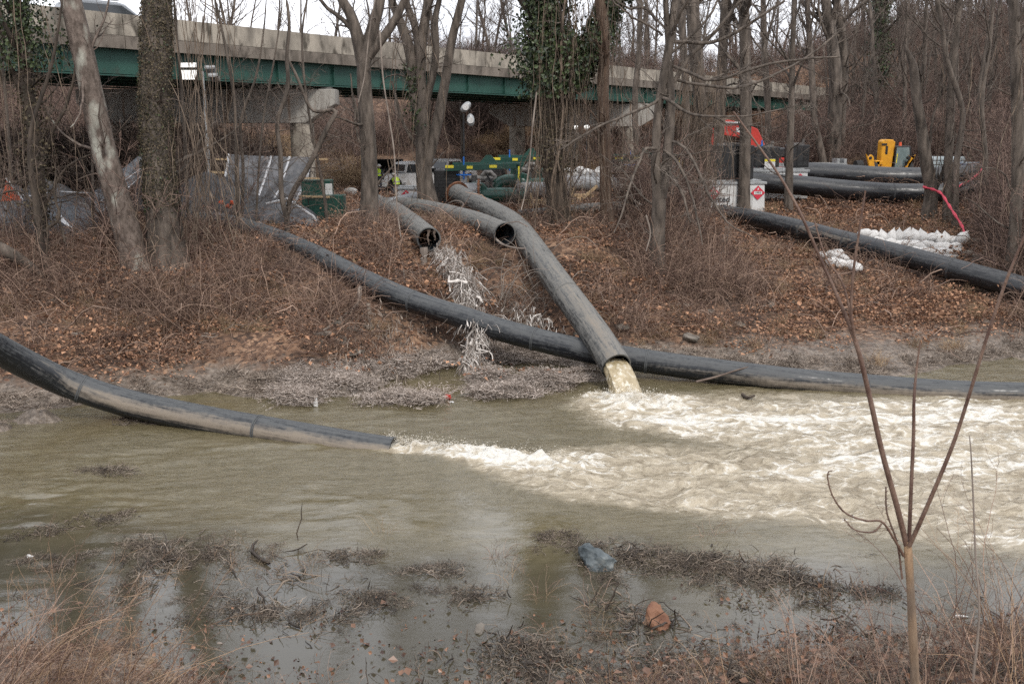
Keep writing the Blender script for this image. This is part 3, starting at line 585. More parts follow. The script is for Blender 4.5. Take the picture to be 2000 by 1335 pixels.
# ============================================================ ROAD BRIDGE
BA = np.array([-15.5, 45.0]); BU = np.array([28.5, 39.0]); BU = BU/np.linalg.norm(BU); BN = np.array([BU[1], -BU[0]])   # BN points to the near side
def bpt(s, o, z): q = BA+BU*s+BN*o; return np.array([q[0], q[1], z])
brg = thing('road_bridge', 'weathered concrete highway bridge on dark green steel girders above the work site', 'bridge', (BA[0], BA[1], 0))
b0 = np.array([BA[0], BA[1], 0]); brz = math.atan2(BU[1], BU[0])
def bbox(mb, s0, s1, o0, o1, z0, z1):
    mb.box(bpt((s0+s1)/2, (o0+o1)/2, (z0+z1)/2)-b0, (s1-s0, abs(o1-o0), z1-z0), (0, 0, brz)); return mb
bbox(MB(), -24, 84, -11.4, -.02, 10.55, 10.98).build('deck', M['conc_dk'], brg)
s = -24.0; k_ = 0
while s < 84:
    mb = MB(); Ls = 7.46; V = []
    for ss in (s, s+Ls):
        for o, z in ((.0, 11.02), (.05, 11.02), (.0, 11.9), (-.22, 11.9), (-.30, 11.5), (-.42, 11.02)): V.append(bpt(ss, o, z)-b0)
    F = [(i, (i+1) % 6, 6+(i+1) % 6, 6+i) for i in range(6)]+[tuple(range(6))[::-1], tuple(range(6, 12))]
    mb._add(V, F); mb.build('barrier_segment', M['conc'], brg)
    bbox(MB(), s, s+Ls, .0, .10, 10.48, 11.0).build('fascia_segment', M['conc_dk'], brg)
    o_ = bbox(MB(), s, s+Ls, -11.4, -11.1, 11.0, 11.9).build('barrier_segment', M['conc'], brg)
    s += 7.5
for gi, o in enumerate((-.35, -2.9, -5.5, -8.1, -10.7)):
    g = MB(); bbox(g, -24, 84, o-.02, o+.02, 9.46, 10.5); bbox(g, -24, 84, o-.22, o+.22, 9.36, 9.42); bbox(g, -24, 84, o-.2, o+.2, 10.50, 10.54)
    for q in np.arange(-23, 84, 3.75): bbox(g, q, q+.03, o-.18, o+.18, 9.43, 10.49)
    g.build('girder', M['green'], brg)
for q in np.arange(-20, 82, 7.5):
    fr_ = MB()
    for o in (-.35, -2.9, -5.5, -8.1):
        fr_.bar(bpt(q, o, 9.6)-b0, bpt(q, o-2.6, 10.3)-b0, .09); fr_.bar(bpt(q, o, 10.3)-b0, bpt(q, o-2.6, 9.6)-b0, .09)
    fr_.build('cross_frame', M['green'], brg)
def pier(xr, y, ztop, zbot, cols, w=13.4, name='bridge_pier', label=''):
    z0 = gz(xr-3, y); t = thing(name, label, 'pier', (xr, y, z0))
    m = MB(); h0, h1 = zbot-z0, ztop-z0
    m.prism([(0, h1), (0, h1-.75), (-1.6, h0), (-w+1.6, h0), (-w, h1-.75), (-w, h1)], -.65, .65); m.build('pier_cap', M['conc_rust'], t, bev=.03)
    for cx in cols:
        c = MB(); c.cyl((cx, 0, -1.5), (cx, 0, h0+.01), .62, k=24); c.build('column', M['conc'], t, smooth=True)
    for o in range(5):
        MB().box((-.5-o*3.1, 0, h1+.06), (.5, .5, .12)).build('bearing', M['steel_dk'], t)
pier(P(655, 200, 53).x, 53.6, 9.22, 7.5, (-1.9, -7.6, -11.5), label='rust streaked concrete pier cap and columns under the left span')
pier(P(1290, 200, 80).x, 80, 9.22, 7.5, (-2.2, -7, -11.2), label='concrete pier under the right span beyond the green pumps')
# ------------------------------------------------------------ car on the bridge
def car():
    q = bpt(-.6, -2.4, 0); t = thing('car', 'silver grey estate car crossing the bridge behind the parapet', 'car', (q[0], q[1], 10.98), brz)
    z = .28
    MB().prism([(-2.35, z), (-2.4, .75), (-2.3, .98), (-1.0, 1.02), (1.0, .98), (2.2, .86), (2.38, .55), (2.38, z)], -.9, .9).build('body', M['silver'], t, bev=.06)
    MB().prism([(-2.28, .98), (-2.0, 1.50), (-1.6, 1.60), (.1, 1.60), (.4, 1.54), (1.25, 1.0)], -.76, .76).build('roof', M['silver'], t, bev=.08)
    MB().prism([(-2.0, 1.03), (-1.75, 1.42), (.15, 1.46), (.95, 1.05)], -.79, .79).build('window', M['glass'], t)
    MB().bar((-1.7, -.68, 1.66), (.1, -.68, 1.66), .05).bar((-1.7, .68, 1.66), (.1, .68, 1.66), .05).build('roof_rail', M['steel'], t)
    for x in (-1.45, 1.45):
        for y in (-.82, .82):
            w = MB().cyl((x, y-.1, .33), (x, y+.1, .33), .33, k=20).build('wheel', M['rubber'], t, smooth=True)
car()

# ============================================================ LIGHT TOWERS
def light_tower(base, h, label, m, lampcfg, brace=True):
    t = thing('light_tower', label, 'light tower', base)
    MB().cyl((0, 0, -.3), (0, 0, h*.55), .085, k=12).build('mast_lower', m, t, smooth=True)
    MB().cyl((0, 0, h*.5), (0, 0, h), .055, k=12).build('mast_upper', m, t, smooth=True)
    MB().bar((-.5, 0, h), (.5, 0, h), .06).bar((-.35, 0, h), (-.35, 0, h+.35), .04).bar((.3, 0, h-.3), (.3, 0, h+.1), .04).build('crossbar', M['black'], t)
    for (x, z, w, hh, tilt, lit) in lampcfg:
        hd = MB().box((x, 0, z), (w+.06, .16, hh+.06), (tilt, 0, 0)).build('lamp_housing', M['black'] if lit else M['steel'], t, bev=.02)
        fw = Vector((0, -.09, 0)); fw.rotate(Matrix.Rotation(tilt, 3, 'X'))
        MB().box((x+fw.x, fw.y, z+fw.z), (w, .02, hh), (tilt, 0, 0)).build('lamp_lens', M['lamp'] if lit else M['steel'], hd)
    return t
q = PG(408, 372); q = Vector((P(406, 300, 46).x, 46, gz(P(406, 300, 46).x, 46)))
hz = P(400, 140, 46).z-q.z
light_tower(q, hz, 'tall pale steel light tower with rectangular lit floodlights before the green girders', M['steel'], [(-.62, .30+hz-.05, .75, .20, -.25, 1), (-.62, -.12+hz-.05, .75, .42, -.25, 1), (.35, .1+hz, .4, .3, .9, 0), (.5, -.25+hz, .35, .45, 1.1, 0)])
def oval_tower():
    y = 52; x = P(906, 300, y).x; z0 = gz(x, y); h = P(906, 222, y).z-z0
    t = thing('light_tower', 'dark slim light tower with oval white lamp heads above the pumps', 'light tower', (x, y, z0))
    MB().cyl((0, 0, -.3), (0, 0, h*.5), .075, k=10).build('mast_lower', M['black'], t, smooth=True)
    MB().cyl((0, 0, h*.45), (0, 0, h), .05, k=10).build('mast_upper', M['black'], t, smooth=True)
    for (dx, dz, ry) in ((.12, .32, .5), (.36, -.33, -.4)):
        o = MB().blob((0, 0, 0), (.20, .18, .34), 1, .05, 3).build('lamp_head', M['steel'], t, smooth=True); o.location = (dx, 0, h+dz); o.rotation_euler = (0, ry+.3, 0)
        o2 = MB().cyl((0, -.16, 0), (0, -.20, 0), .16, k=16).build('lamp_lens', M['white'], o, smooth=True)
    MB().bar((0, 0, h-.4), (.35, 0, h-.5), .05).bar((.3, 0, h-.55), (.28, 0, h+.1), .04).build('bracket', M['black'], t)
oval_tower()
for i, (px, py) in enumerate(((1125, 251), (1146, 250))):
    y = 58; a = P(px, py, y); z0 = gz(a.x, y)
    t = thing('work_lamp', ('left' if i == 0 else 'right')+' of two small lit work lamps glowing behind the vines', 'lamp', (a.x, y, z0), 0, 'small work lamps behind the vines')
    MB().cyl((0, 0, -.2), (0, 0, a.z-z0), .03, k=8).build('pole', M['black'], t)
    MB().blob((0, 0, a.z-z0+.05), (.17, .1, .12), 2, .05).build('lamp_head', M['lamp'], t, smooth=True)

# ============================================================ PUMP SKIDS
def pump(base, rz, label, first=True):
    t = thing('pump_skid', label, 'pump', base, rz, 'green pump skids')
    g = M['gpaint']
    MB().box((0, -.8, .22), (4.6, .14, .3)).box((0, .8, .22), (4.6, .14, .3)).box((-2.2, 0, .22), (.14, 1.6, .28)).box((2.2, 0, .22), (.14, 1.6, .28)).build('skid_base', g, t, bev=.01)
    for (x, y) in ((1.55, -.85), (1.2, .85), (-1.6, .85)):
        MB().box((x, y, 1.2), (.26, .2, 2.4)).build('post', g, t, bev=.01)
    MB().box((-.15, -.85, 2.28), (3.5, .2, .26), (0, -.04, 0)).build('lift_beam', g, t, bev=.01)
    MB().box((.0, .85, 2.34), (3.5, .18, .22)).build('lift_beam', g, t, bev=.01)
    MB().box((1.45, 0, 2.30), (.2, 1.6, .2)).build('cross_beam', g, t)
    MB().prism([(-.45, 2.42), (.45, 2.42), (.12, 2.8), (-.12, 2.8)], .80, .90).build('lifting_eye', g, t)
    for x, w in ((-1.7, .55), (-.75, .40), (.35, .5)):
        MB().box((x, -.956, 2.30+.04*x*.0+(.07 if x < -1 else 0)+x*.04), (w*.7, .01, .13)).build('warning_label', M['yel_lab'], t)
    MB().box((1.55, -.956, 1.95), (.07, .01, .75)).build('warning_label', M['yel_lab'], t)
    MB().box((-1.9, -.25, 1.35), (1.15, .9, 1.55)).build('radiator_housing', M['black'], t, bev=.03)
    for i in range(9): MB().box((-1.9, -.705, .72+i*.155), (1.0, .012, .05)).build('radiator_slat', M['rubber'], t)
    MB().box((-.35, .1, 1.15), (1.5, .7, .75)).cyl((-.9, .1, 1.68), (.3, .1, 1.68), .17).box((.1, -.2, 1.5), (.35, .3, .5)).box((-.6, -.3, 1.6), (.25, .22, .6)).build('engine', M['steel_dk'], t, bev=.02)
    MB().tube([(-.3, .1, 1.75), (-.1, .1, 2.0), (.15, .1, 2.0), (.35, .1, 1.8), (.35, .1, 1.4)], .12, 12).build('exhaust_pipe', M['steel_dk'], t, smooth=True)
    MB().tube([(-.55, -.35, 1.5), (-.5, -.5, 1.2), (-.2, -.5, 1.1), (0, -.4, .9)], .06, 8).tube([(.0, -.3, 1.9), (.2, -.45, 1.6), (.15, -.45, 1.1)], .05, 8).build('rubber_hose', M['rubber'], t, smooth=True)
    # volute, suction branch and bolted flanges facing the river
    MB().cyl((-.45, -1.15, .95), (-.45, -.35, .95), .62, k=28).blob((-.45, -.75, .95), (.66, .5, .66), 5, .05, 3).build('pump_volute', g, t, smooth=True)
    MB().tube(catmull([(-.2, -.95, .95), (.5, -.98, .98), (1.2, -1.0, .98), (1.9, -1.0, .98)], 4), .36, 20).build('discharge_branch', g, t, smooth=True)
    MB().tube(catmull([(.3, 0, 1.0), (.6, 0, 1.45), (1.1, 0, 1.6), (1.5, 0, 1.5)], 4), .33, 18).build('suction_elbow', g, t, smooth=True)
    for x in (1.95, 2.12):
        fl = MB().ring((x, -1.0, .98), (1, 0, 0), .50, .30, .07).build('flange', M['steel_dk'], t, smooth=True)
        for a in range(12): MB().cyl((x-.08, -1.0+.43*math.cos(a*math.pi/6), .98+.43*math.sin(a*math.pi/6)), (x+.08, -1.0+.43*math.cos(a*math.pi/6), .98+.43*math.sin(a*math.pi/6)), .03, k=6).build('bolt', M['steel'], fl)
    for x in (-1.12, -1.0):
        fl = MB().ring((x, -1.0, .98), (1, 0, 0), .56, .32, .06).build('flange', M['rust'], t, smooth=True)
        for a in range(12): MB().cyl((x-.07, -1.0+.49*math.cos(a*math.pi/6), .98+.49*math.sin(a*math.pi/6)), (x+.07, -1.0+.49*math.cos(a*math.pi/6), .98+.49*math.sin(a*math.pi/6)), .03, k=6).build('bolt', M['steel'], fl)
    v = MB().cyl((-1.05, -.55, 1.5), (-1.05, -.55, 2.0), .05).box((-1.05, -.6, 1.45), (.28, .2, .9)).build('gate_valve', M['steel'], t, bev=.01)
    MB().ring((-1.05, -.75, 1.92), (0, 0, 1), .36, .31, .05, 20).bar((-1.4, -.75, 1.92), (-.7, -.75, 1.92), .05).bar((-1.05, -1.1, 1.92), (-1.05, -.4, 1.92), .05).cyl((-1.05, -.75, 1.7), (-1.05, -.75, 2.75), .035).build('handwheel', M['blue'], v)
    return t
def at_px(px, py, y): a = P(px, py, y); return Vector((a.x, y, gz(a.x, y)))
pb = at_px(952, 400, 48.2); pb.z -= .25
pump(pb, R(-3), 'nearest green pump skid with black radiator and blue handwheel beside the dusty pipe')
pb2 = at_px(1036, 380, 53); pb2.z -= .05
pump(pb2, R(-4), 'second green pump skid standing behind the nearest one left of the vine covered tree')
pb3 = at_px(1262, 370, 55); pump(pb3, R(3), 'green pump skid mostly hidden behind the twin trunked tree')
# rusty elbow joining the thick pipe to the pump
el = thing('pipe_elbow', 'bolted rusty elbow joining the thick dusty pipe to the nearest pump', 'pipe fitting', at_px(893, 380, 46.6))
ez = P(893, 378, 46.5)-el.location
MB().ring(ez+Vector((0, -.15, 0)), (.45, -.75, -.25), .58, .40, .12).build('flange', M['rust'], el, smooth=True)
MB().tube(catmull([ez+Vector((-.02, .0, .0)), ez+Vector((.0, .35, .05)), ez+Vector((.35, .55, .05)), ez+Vector((.95, .6, .05))], 5), .41, 20).build('elbow_body', M['greypipe'], el, smooth=True)
f2_ = MB().ring(ez+Vector((.98, .6, .05)), (1, 0, 0), .60, .40, .10).build('flange', M['rust'], el, smooth=True)
for a in range(14): MB().cyl(ez+Vector((.88, .6+.5*math.cos(a*.4488), .05+.5*math.sin(a*.4488))), ez+Vector((1.08, .6+.5*math.cos(a*.4488), .05+.5*math.sin(a*.4488))), .03, k=6).build('bolt', M['steel'], f2_)
# grey header pipes leading right from the pumps
for (pts, lab) in (([(1012, 371, 47.3), (1060, 371, 47.4), (1110, 376, 47.8)], 'short dirty grey pipe bolted to the nearest pump'), ([(1075, 355, 51.5), (1150, 360, 51), (1230, 362, 51.5)], 'long grey pipe bolted to the second pump')):
    w = [P(x, y, d) for x, y, d in pts]; bs_ = Vector((w[1].x, w[1].y, gz(w[1].x, w[1].y))); t = thing('header_pipe', lab, 'pipe', bs_)
    MB().tube([p_-bs_ for p_ in catmull(w, 6)], .36, 24).build('pipe_body', M['greypipe'], t, smooth=True)
    for p_ in (w[0], w[-1]):
        fl = MB().ring(Vector(p_)-bs_, (1, 0, 0), .54, .3, .09).build('flange', M['steel_dk'], t, smooth=True)
        for a in range(12): MB().cyl(Vector(p_)-bs_+Vector((-.1, .46*math.cos(a*math.pi/6), .46*math.sin(a*math.pi/6))), Vector(p_)-bs_+Vector((.1, .46*math.cos(a*math.pi/6), .46*math.sin(a*math.pi/6))), .03, k=6).build('bolt', M['steel'], fl)
def crib(px, py, y, label, n=3, rz=0):
    b_ = at_px(px, py, y); t = thing('timber_cribbing', label, 'timber', b_, rz, 'timber blocks under the pipes')
    for i in range(n):
        MB().box((0, (i % 2)*.1, .12+i*.17), (1.5 if i % 2 == 0 else .2, .2 if i % 2 == 0 else 1.2, .16)).build('timber', M['wood'], t, bev=.01)
    MB().box((-.3, -.2, .45), (.12, .12, .8)).build('timber', M['wood'], t)
    MB().bar((.2, -.25, .35), (.9, -.25, .95), .14).build('timber', M['wood'], t)
crib(1050, 388, 46, 'raw timber cribbing left of the vine covered tree')
crib(1130, 378, 50, 'raw timber cribbing right of the vine covered tree')

# white wrapped pipe end
def wrapped():
    b_ = at_px(1138, 350, 53); t = thing('wrapped_fitting', 'white plastic sheet wrapped over a grey pipe between the vine trees', 'pipe fitting', b_)
    z = P(1138, 340, 53).z-b_.z
    MB().cyl((-1, 0, z-.25), (1.3, 0, z-.25), .38, k=20).build('pipe_body', M['greypipe'], t, smooth=True)
    rng = random.Random(3); mb = MB()
    for i in range(9): mb.blob((-.8+i*.22, rng.uniform(-.1, .1), z+.05+rng.uniform(-.1, .12)), (.34, .36, .28), i, .8)
    mb.build('plastic_wrap', M['sack'], t)
    MB().ring((1.35, 0, z-.25), (1, 0, 0), .56, .3, .1).ring((1.5, 0, z-.25), (1, 0, 0), .56, .3, .1).build('flange', M['steel_dk'], t, smooth=True)
wrapped()

# ============================================================ VEHICLES
def pickup(base, rz, label, grp=None):
    t = thing('pickup_truck', label, 'truck', base, rz, grp); w = M['white']; Wd = 1.0
    arch = lambda cx: [(cx+.52*math.cos(a), .62+.46*math.sin(a)) for a in np.linspace(0, math.pi, 7)]
    prof = [(-2.95, .55), (-2.95, 1.25), (-2.9, 1.32), (2.0, 1.32), (2.75, 1.22), (2.92, 1.0), (2.95, .5)]
    prof += [(2.45, .5)]+arch(1.85)[0:]+[(1.2, .5), (-1.1, .5)]+arch(-1.75)+[(-2.4, .5)]
    MB().prism(prof, -Wd, Wd).build('body', w, t, bev=.03)
    MB().prism([(-1.0, 1.33), (-.85, 1.95), (-.5, 2.05), (.6, 2.05), (.9, 1.98), (1.5, 1.33)], -.86, .86).build('cab', w, t, bev=.06)
    MB().prism([(-.85, 1.38), (-.72, 1.90), (.72, 1.90), (1.28, 1.38)], -.885, .885).build('side_window', M['glass'], t)
    MB().box((-.96, 0, 1.66), (.05, 1.45, .42), (0, .16, 0)).build('rear_window', M['glass'], t)
    MB().box((-1.95, 0, 1.325), (1.8, 1.6, .03)).build('cargo_bed', M['rubber'], t)
    for y in (-.88, .88): MB().box((-2.97, y, 1.05), (.05, .16, .42)).build('taillight', M['red'], t)
    MB().box((-3.05, 0, .62), (.16, 1.9, .2)).box((3.0, 0, .62), (.16, 1.9, .25)).build('bumper', M['steel'], t, bev=.02)
    MB().box((-2.98, 0, 1.05), (.04, 1.5, .4)).build('tailgate', w, t)
    for y in (-1.08, 1.08): MB().box((1.05, y, 1.5), (.12, .2, .28)).build('mirror', M['black'], t)
    for x in (-1.75, 1.85):
        for y in (-.86, .86):
            wh = MB().cyl((x, y-.14, .40), (x, y+.14, .40), .40, k=22).build('wheel', M['rubber'], t, smooth=True)
            MB().cyl((x, y-.15, .40), (x, y+.15, .40), .22, k=14).build('rim', M['steel'], wh, smooth=True)
    return t
tb = at_px(806, 380, 66); tb.z += .02
pickup(tb, R(33), 'white pickup truck with dark windows parked behind the forked tree cluster')
tb = at_px(868, 376, 70); pickup(tb, R(62), 'white pickup half hidden behind the black radiator box')
# black equipment trailer with raised lid
def trailer():
    b_ = at_px(760, 382, 67); t = thing('equipment_trailer', 'open black tool trailer between worker and white pickup', 'trailer', b_, R(20))
    MB().box((0, 0, .6), (1.8, 1.6, .3)).box((-.8, 0, 1.1), (.1, 1.6, 1.0)).box((.8, 0, 1.1), (.1, 1.6, 1.0)).box((0, .75, 1.1), (1.6, .1, 1.0)).build('body', M['black'], t, bev=.02)
    MB().box((0, .3, 1.72), (1.9, 1.5, .06), (-.5, 0, 0)).build('lid', M['black'], t)
    for i in range(5): MB().box((-.6+i*.28, -.3, .95+.1*(i % 3)), (.2, .3, .35), (0, 0, i*.4)).build('tool', M['steel_dk'], t)
    for x in (-.92, .92): MB().cyl((x-.1, 0, .35), (x+.1, 0, .35), .35, k=18).build('wheel', M['rubber'], t, smooth=True)
trailer()
# ------------------------------------------------------------ workers
def person(base, rz, label, crouch=False):
    t = thing('person', label, 'person', base, rz)
    if not crouch:
        J = [((0, 0, .95), .15), ((0, 0, 1.2), .15), ((0, 0, 1.42), .17), ((0, 0, 1.54), .06), ((0, .02, 1.62), .085), ((0, .02, 1.74), .07),
             ((-.21, 0, 1.43), .075), ((-.27, .03, 1.16), .055), ((-.24, .16, .93), .04), ((-.22, .22, .85), .04), ((.21, 0, 1.43), .075), ((.27, .03, 1.16), .055), ((.24, .14, .93), .04), ((.22, .2, .85), .04),
             ((-.1, 0, .88), .11), ((-.11, .02, .5), .075), ((-.12, -.02, .1), .05), ((-.12, .14, .05), .045), ((.1, 0, .88), .11), ((.12, .03, .5), .075), ((.13, 0, .1), .05), ((.13, .16, .05), .045)]
    else:
        J = [((0, 0, .52), .16), ((0, .12, .74), .15), ((0, .26, .94), .16), ((0, .34, 1.05), .06), ((0, .40, 1.12), .085), ((0, .42, 1.24), .07),
             ((-.20, .26, .95), .07), ((-.25, .42, .74), .05), ((-.16, .6, .66), .04), ((-.12, .68, .64), .04), ((.20, .26, .95), .07), ((.25, .42, .74), .05), ((.16, .6, .66), .04), ((.12, .68, .64), .04),
             ((-.1, .04, .48), .11), ((-.16, .42, .46), .08), ((-.14, .2, .1), .05), ((-.14, .34, .05), .045), ((.1, .04, .48), .11), ((.16, .42, .46), .08), ((.14, .2, .1), .05), ((.14, .34, .05), .045)]
    E = [(0, 1), (1, 2), (2, 3), (3, 4), (4, 5), (2, 6), (6, 7), (7, 8), (8, 9), (2, 10), (10, 11), (11, 12), (12, 13), (0, 14), (14, 15), (15, 16), (16, 17), (0, 18), (18, 19), (19, 20), (20, 21)]
    me = bpy.data.meshes.new('body'); me.from_pydata([j[0] for j in J], E, []); o = link('body', me, M['cloth'], t)
    md = o.modifiers.new('skin', 'SKIN'); md.use_smooth_shade = True
    for i, j in enumerate(J): me.skin_vertices[0].data[i].radius = (j[1], j[1]*(.75 if i in (0, 1, 2) else 1))
    me.skin_vertices[0].data[0].use_root = True
    o.modifiers.new('sub', 'SUBSURF').render_levels = 1
    h = J[4][0]; hp = J[2][0]; mid = J[1][0]
    MB().blob((h[0], h[1]+.01, h[2]+.02), (.085, .10, .12), 2, .05, 3).blob((h[0], h[1]+.115, h[2]), (.018, .025, .03), 2, .05, 1).build('head', M['skin'], t, smooth=True)
    MB().blob((h[0], h[1], h[2]+.09), (.125, .15, .10), 2, .02, 3).box((h[0], h[1]+.13, h[2]+.05), (.2, .12, .02)).build('hard_hat', M['white'], t, smooth=True)
    MB().tube([np.array(mid)+[0, 0, -.12], mid, hp, np.array(hp)+[0, .02, .07]], [.21, .20, .235, .15], 14).build('safety_vest', M['vest'], t, smooth=True)
    MB().tube([np.array(mid)+[0, 0, -.02], np.array(mid)+[0, .01, .05]], [.212, .213], 14).build('reflective_band', M['steel'], t)
    return t
person(at_px(741, 389, 62.5), R(-30), 'worker in hi-vis vest and white hard hat standing left of the black trailer')
person(at_px(777, 384, 62), R(40), 'worker in hi-vis vest crouching in front of the white pickup', True)

# ============================================================ WHITE TANKS, GENERATORS
def placard(parent, c, s=.34, n=(0, -1, 0)):
    d = MB(); V = [(c[0], c[1], c[2]+s), (c[0]+s, c[1], c[2]), (c[0], c[1], c[2]-s), (c[0]-s, c[1], c[2])]
    V += [(a, b+.012, z) for a, b, z in V]; d._add(V, [(0, 3, 2, 1), (4, 5, 6, 7), (0, 1, 5, 4), (1, 2, 6, 5), (2, 3, 7, 6), (3, 0, 4, 7)])
    o = d.build('hazard_placard', M['placred'], parent)
    MB().box((c[0], c[1]-.008, c[2]), (s*1.15, .006, s*.42)).build('placard_band', M['white'], o)
    txt('1993', (c[0], c[1]-.014, c[2]-s*.12), s*.40, M['txt'], o, 'placard_number')
    MB().prism([(c[0]-.05*s*3, c[2]+s*.42), (c[0]+.05*s*3, c[2]+s*.42), (c[0], c[2]+s*.75)], c[1]-.008, c[1]-.002).build('flame_mark', M['white'], o)
def txt(s_, loc, size, m, parent, name, align='CENTER'):
    cu = bpy.data.curves.new(name, 'FONT'); cu.body = s_; cu.size = size; cu.extrude = .004; cu.align_x = align; cu.offset = size*.012
    tmp = bpy.data.objects.new('tmp', cu); me = bpy.data.meshes.new_from_object(tmp); bpy.data.objects.remove(tmp); me.name = name
    o = link(name, me, m, parent, loc); o.rotation_euler = (R(90), 0, 0); return o
def tank(base, w, h, dpt, label, rz=0, writing=None, plac=((.0, .6),)):
    t = thing('tank', label, 'tank', base, rz, 'white fuel tanks')
    MB().prism([(-w/2, .12), (-w/2+.06, h), (w/2-.06, h), (w/2, .12)], -dpt/2, dpt/2).build('tank_body', M['white'], t, bev=.03)
    MB().box((0, 0, h+.06), (w+.08, dpt+.1, .12)).box((0, 0, h+.16), (w*.9, dpt*.8, .08)).build('tank_lid', M['steel'], t, bev=.015)
    MB().box((0, 0, .07), (w, dpt*.9, .14)).build('skid_base', M['steel_dk'], t)
    for x in (-w*.33, 0, w*.33): MB().box((x, -dpt/2-.012, h*.5), (.04, .03, h*.72)).build('rib', M['white'], t)
    MB().cyl((w*.3, 0, h+.15), (w*.3, 0, h+.45), .1, k=12).cyl((-w*.3, 0, h+.15), (-w*.3, 0, h+.35), .07, k=12).build('filler_neck', M['steel_dk'], t, smooth=True)
    for x, z in plac: placard(t, (x, -dpt/2-.045, z))
    if writing: 
        for i, s_ in enumerate(writing): txt(s_, (-w*.28, -dpt/2-.04, .62-i*.33), .40, M['txt'], t, 'lettering', 'LEFT')
    return t
tank(at_px(1413, 386, 49), 3.6, 1.45, 1.8, 'white tank with bold black lettering and red diamond between the right hand trunks', R(2), ('United', 'Rentals'), ((-.75, 1.03), (1.42, 1.05)))
tank(at_px(1495, 372, 53.5), 4.0, 1.5, 1.8, 'white tank with one red diamond behind the dark pipe ends', R(-1), None, ((-.6, 1.0), (1.55, 1.1)))
tank(at_px(812, 397, 52.5), 1.9, .75, 1.2, 'low white tank with two red diamonds at the left of the pumps', R(2), None, ((-.45, .42),))
tank(at_px(852, 394, 51.6), 1.6, .85, 1.2, 'low white tank butting against the black radiator box', R(2), None, ((.35, .5),))
def genset(base, w, h, dpt, label, rz=0, top=True):
    t = thing('generator', label, 'generator', base, rz, 'black generator sets')
    MB().box((0, 0, h/2), (w, dpt, h)).build('enclosure', M['black'], t, bev=.04)
    for i in range(3): MB().box((-w/3+i*w/3, -dpt/2-.012, h*.5), (w*.29, .02, h*.84)).build('door_panel', M['black'], t)
    for i in range(6): MB().box((w/3, -dpt/2-.03, h*.3+i*.09), (w*.24, .02, .04)).build('louvre', M['rubber'], t)
    if top: MB().box((0, 0, h+.05), (w*.5, dpt*.6, .1)).cyl((w*.3, 0, h), (w*.3, 0, h+.3), .07).build('roof_vent', M['steel_dk'], t)
    return t
ga = at_px(1413, 386, 49); ga.z += 1.68; ga.x += .1; genset(ga, 2.3, 1.6, 1.3, 'tall black generator standing on the lettered white tank')
ga = at_px(1495, 372, 53.5); ga.z += 1.74; ga.x -= .15; g2 = genset(ga, 1.3, 1.05, 1.2, 'black generator with blue pipe beside it on the second white tank'); ga.x += 1.7
genset(ga, 1.0, 1.15, 1.2, 'small square black generator at the right end of the second white tank')
q = at_px(1483, 330, 53.4); q.z += 1.74; t = thing('standpipe', 'bright blue standpipe with white notice between the small generators', 'pipe', q)
MB().cyl((0, -.3, 0), (0, -.3, 1.5), .05).build('pipe_body', M['blue'], t); MB().box((.35, -.75, .3), (.55, .02, .5)).build('notice', M['white'], t); MB().box((.35, -.765, .48), (.55, .01, .12)).build('notice_band', M['yel_lab'], t)
# silver rails / aluminium trench gear at the back
q = at_px(1578, 345, 58.5); q.z += .0; t = thing('aluminium_frame', 'silver aluminium frame lying behind the end of the farther black pipe', 'frame', q)
zz = P(1578, 322, 58.5).z-q.z
for y in (0, .9): MB().box((0, y, zz), (4.4, .12, .22)).build('rail', M['steel'], t)
for x in (-2.1, -1.2, 1.7, 2.1): MB().box((x, .45, zz+.1), (.14, 1.0, .5)).build('end_bracket', M['steel'], t)
for x in (-1.8, 1.8): MB().box((x, .45, zz/2), (.2, .8, zz)).build('leg', M['steel_dk'], t)
# red excavator arm + body
def excavator():
    y = 60; b_ = at_px(1500, 372, y); t = thing('excavator', 'red excavator with raised boom behind the black generators', 'excavator', b_)
    def L_(px, py, dy=0): a = P(px, py, y+dy)-b_; return (a.x, a.z)
    pr = [L_(*q_) for q_ in ((1396, 262), (1400, 240), (1420, 234), (1448, 240), (1478, 252), (1492, 282), (1500, 305), (1472, 305), (1462, 280), (1440, 268))]
    MB().prism(pr, -.25, .25).build('boom', M['red'], t, bev=.03)
    a1, a2 = L_(1408, 240), L_(1450, 244); MB().cyl((a1[0], -.3, a1[1]), (a2[0], -.3, a2[1]+.1), .07).build('hydraulic_ram', M['steel'], t)
    pr = [L_(*q_) for q_ in ((1392, 250), (1404, 250), (1400, 290), (1392, 320), (1386, 318))]; MB().prism(pr, -.18, .18).build('dipper', M['red'], t, bev=.02)
    m_ = L_(1438, 254); MB().box((m_[0]+.1, -.262, m_[1]), (.34, .01, .26)).build('white_emblem', M['white'], t); MB().prism([(m_[0]-.02, m_[1]-.06), (m_[0]+.12, m_[1]+.09), (m_[0]+.2, m_[1]), (m_[0]+.08, m_[1]-.02)], -.275, -.268).build('emblem_mark', M['txt'], t)
    cx, cz = L_(1482, 298); MB().box((cx+.6, 0, .9+.5), (2.6, 2.2, 1.1)).build('house', M['red'], t, bev=.08)
    MB().prism([(cx-.7, 1.95), (cx-.55, 2.45+.0), (cx+1.5, 2.5), (cx+1.75, 2.1), (cx+1.75, 1.95)], -1.1, 1.1).build('canopy', M['black'], t, bev=.1)
    for s_ in (-1, 1):
        MB().prism([(-1.9, .35), (-1.6, .75), (1.8, .75), (2.1, .35), (1.8, .02), (-1.6, .02)], s_*.95-.25, s_*.95+.25).build('track', M['rubber'], t, bev=.05)
excavator()
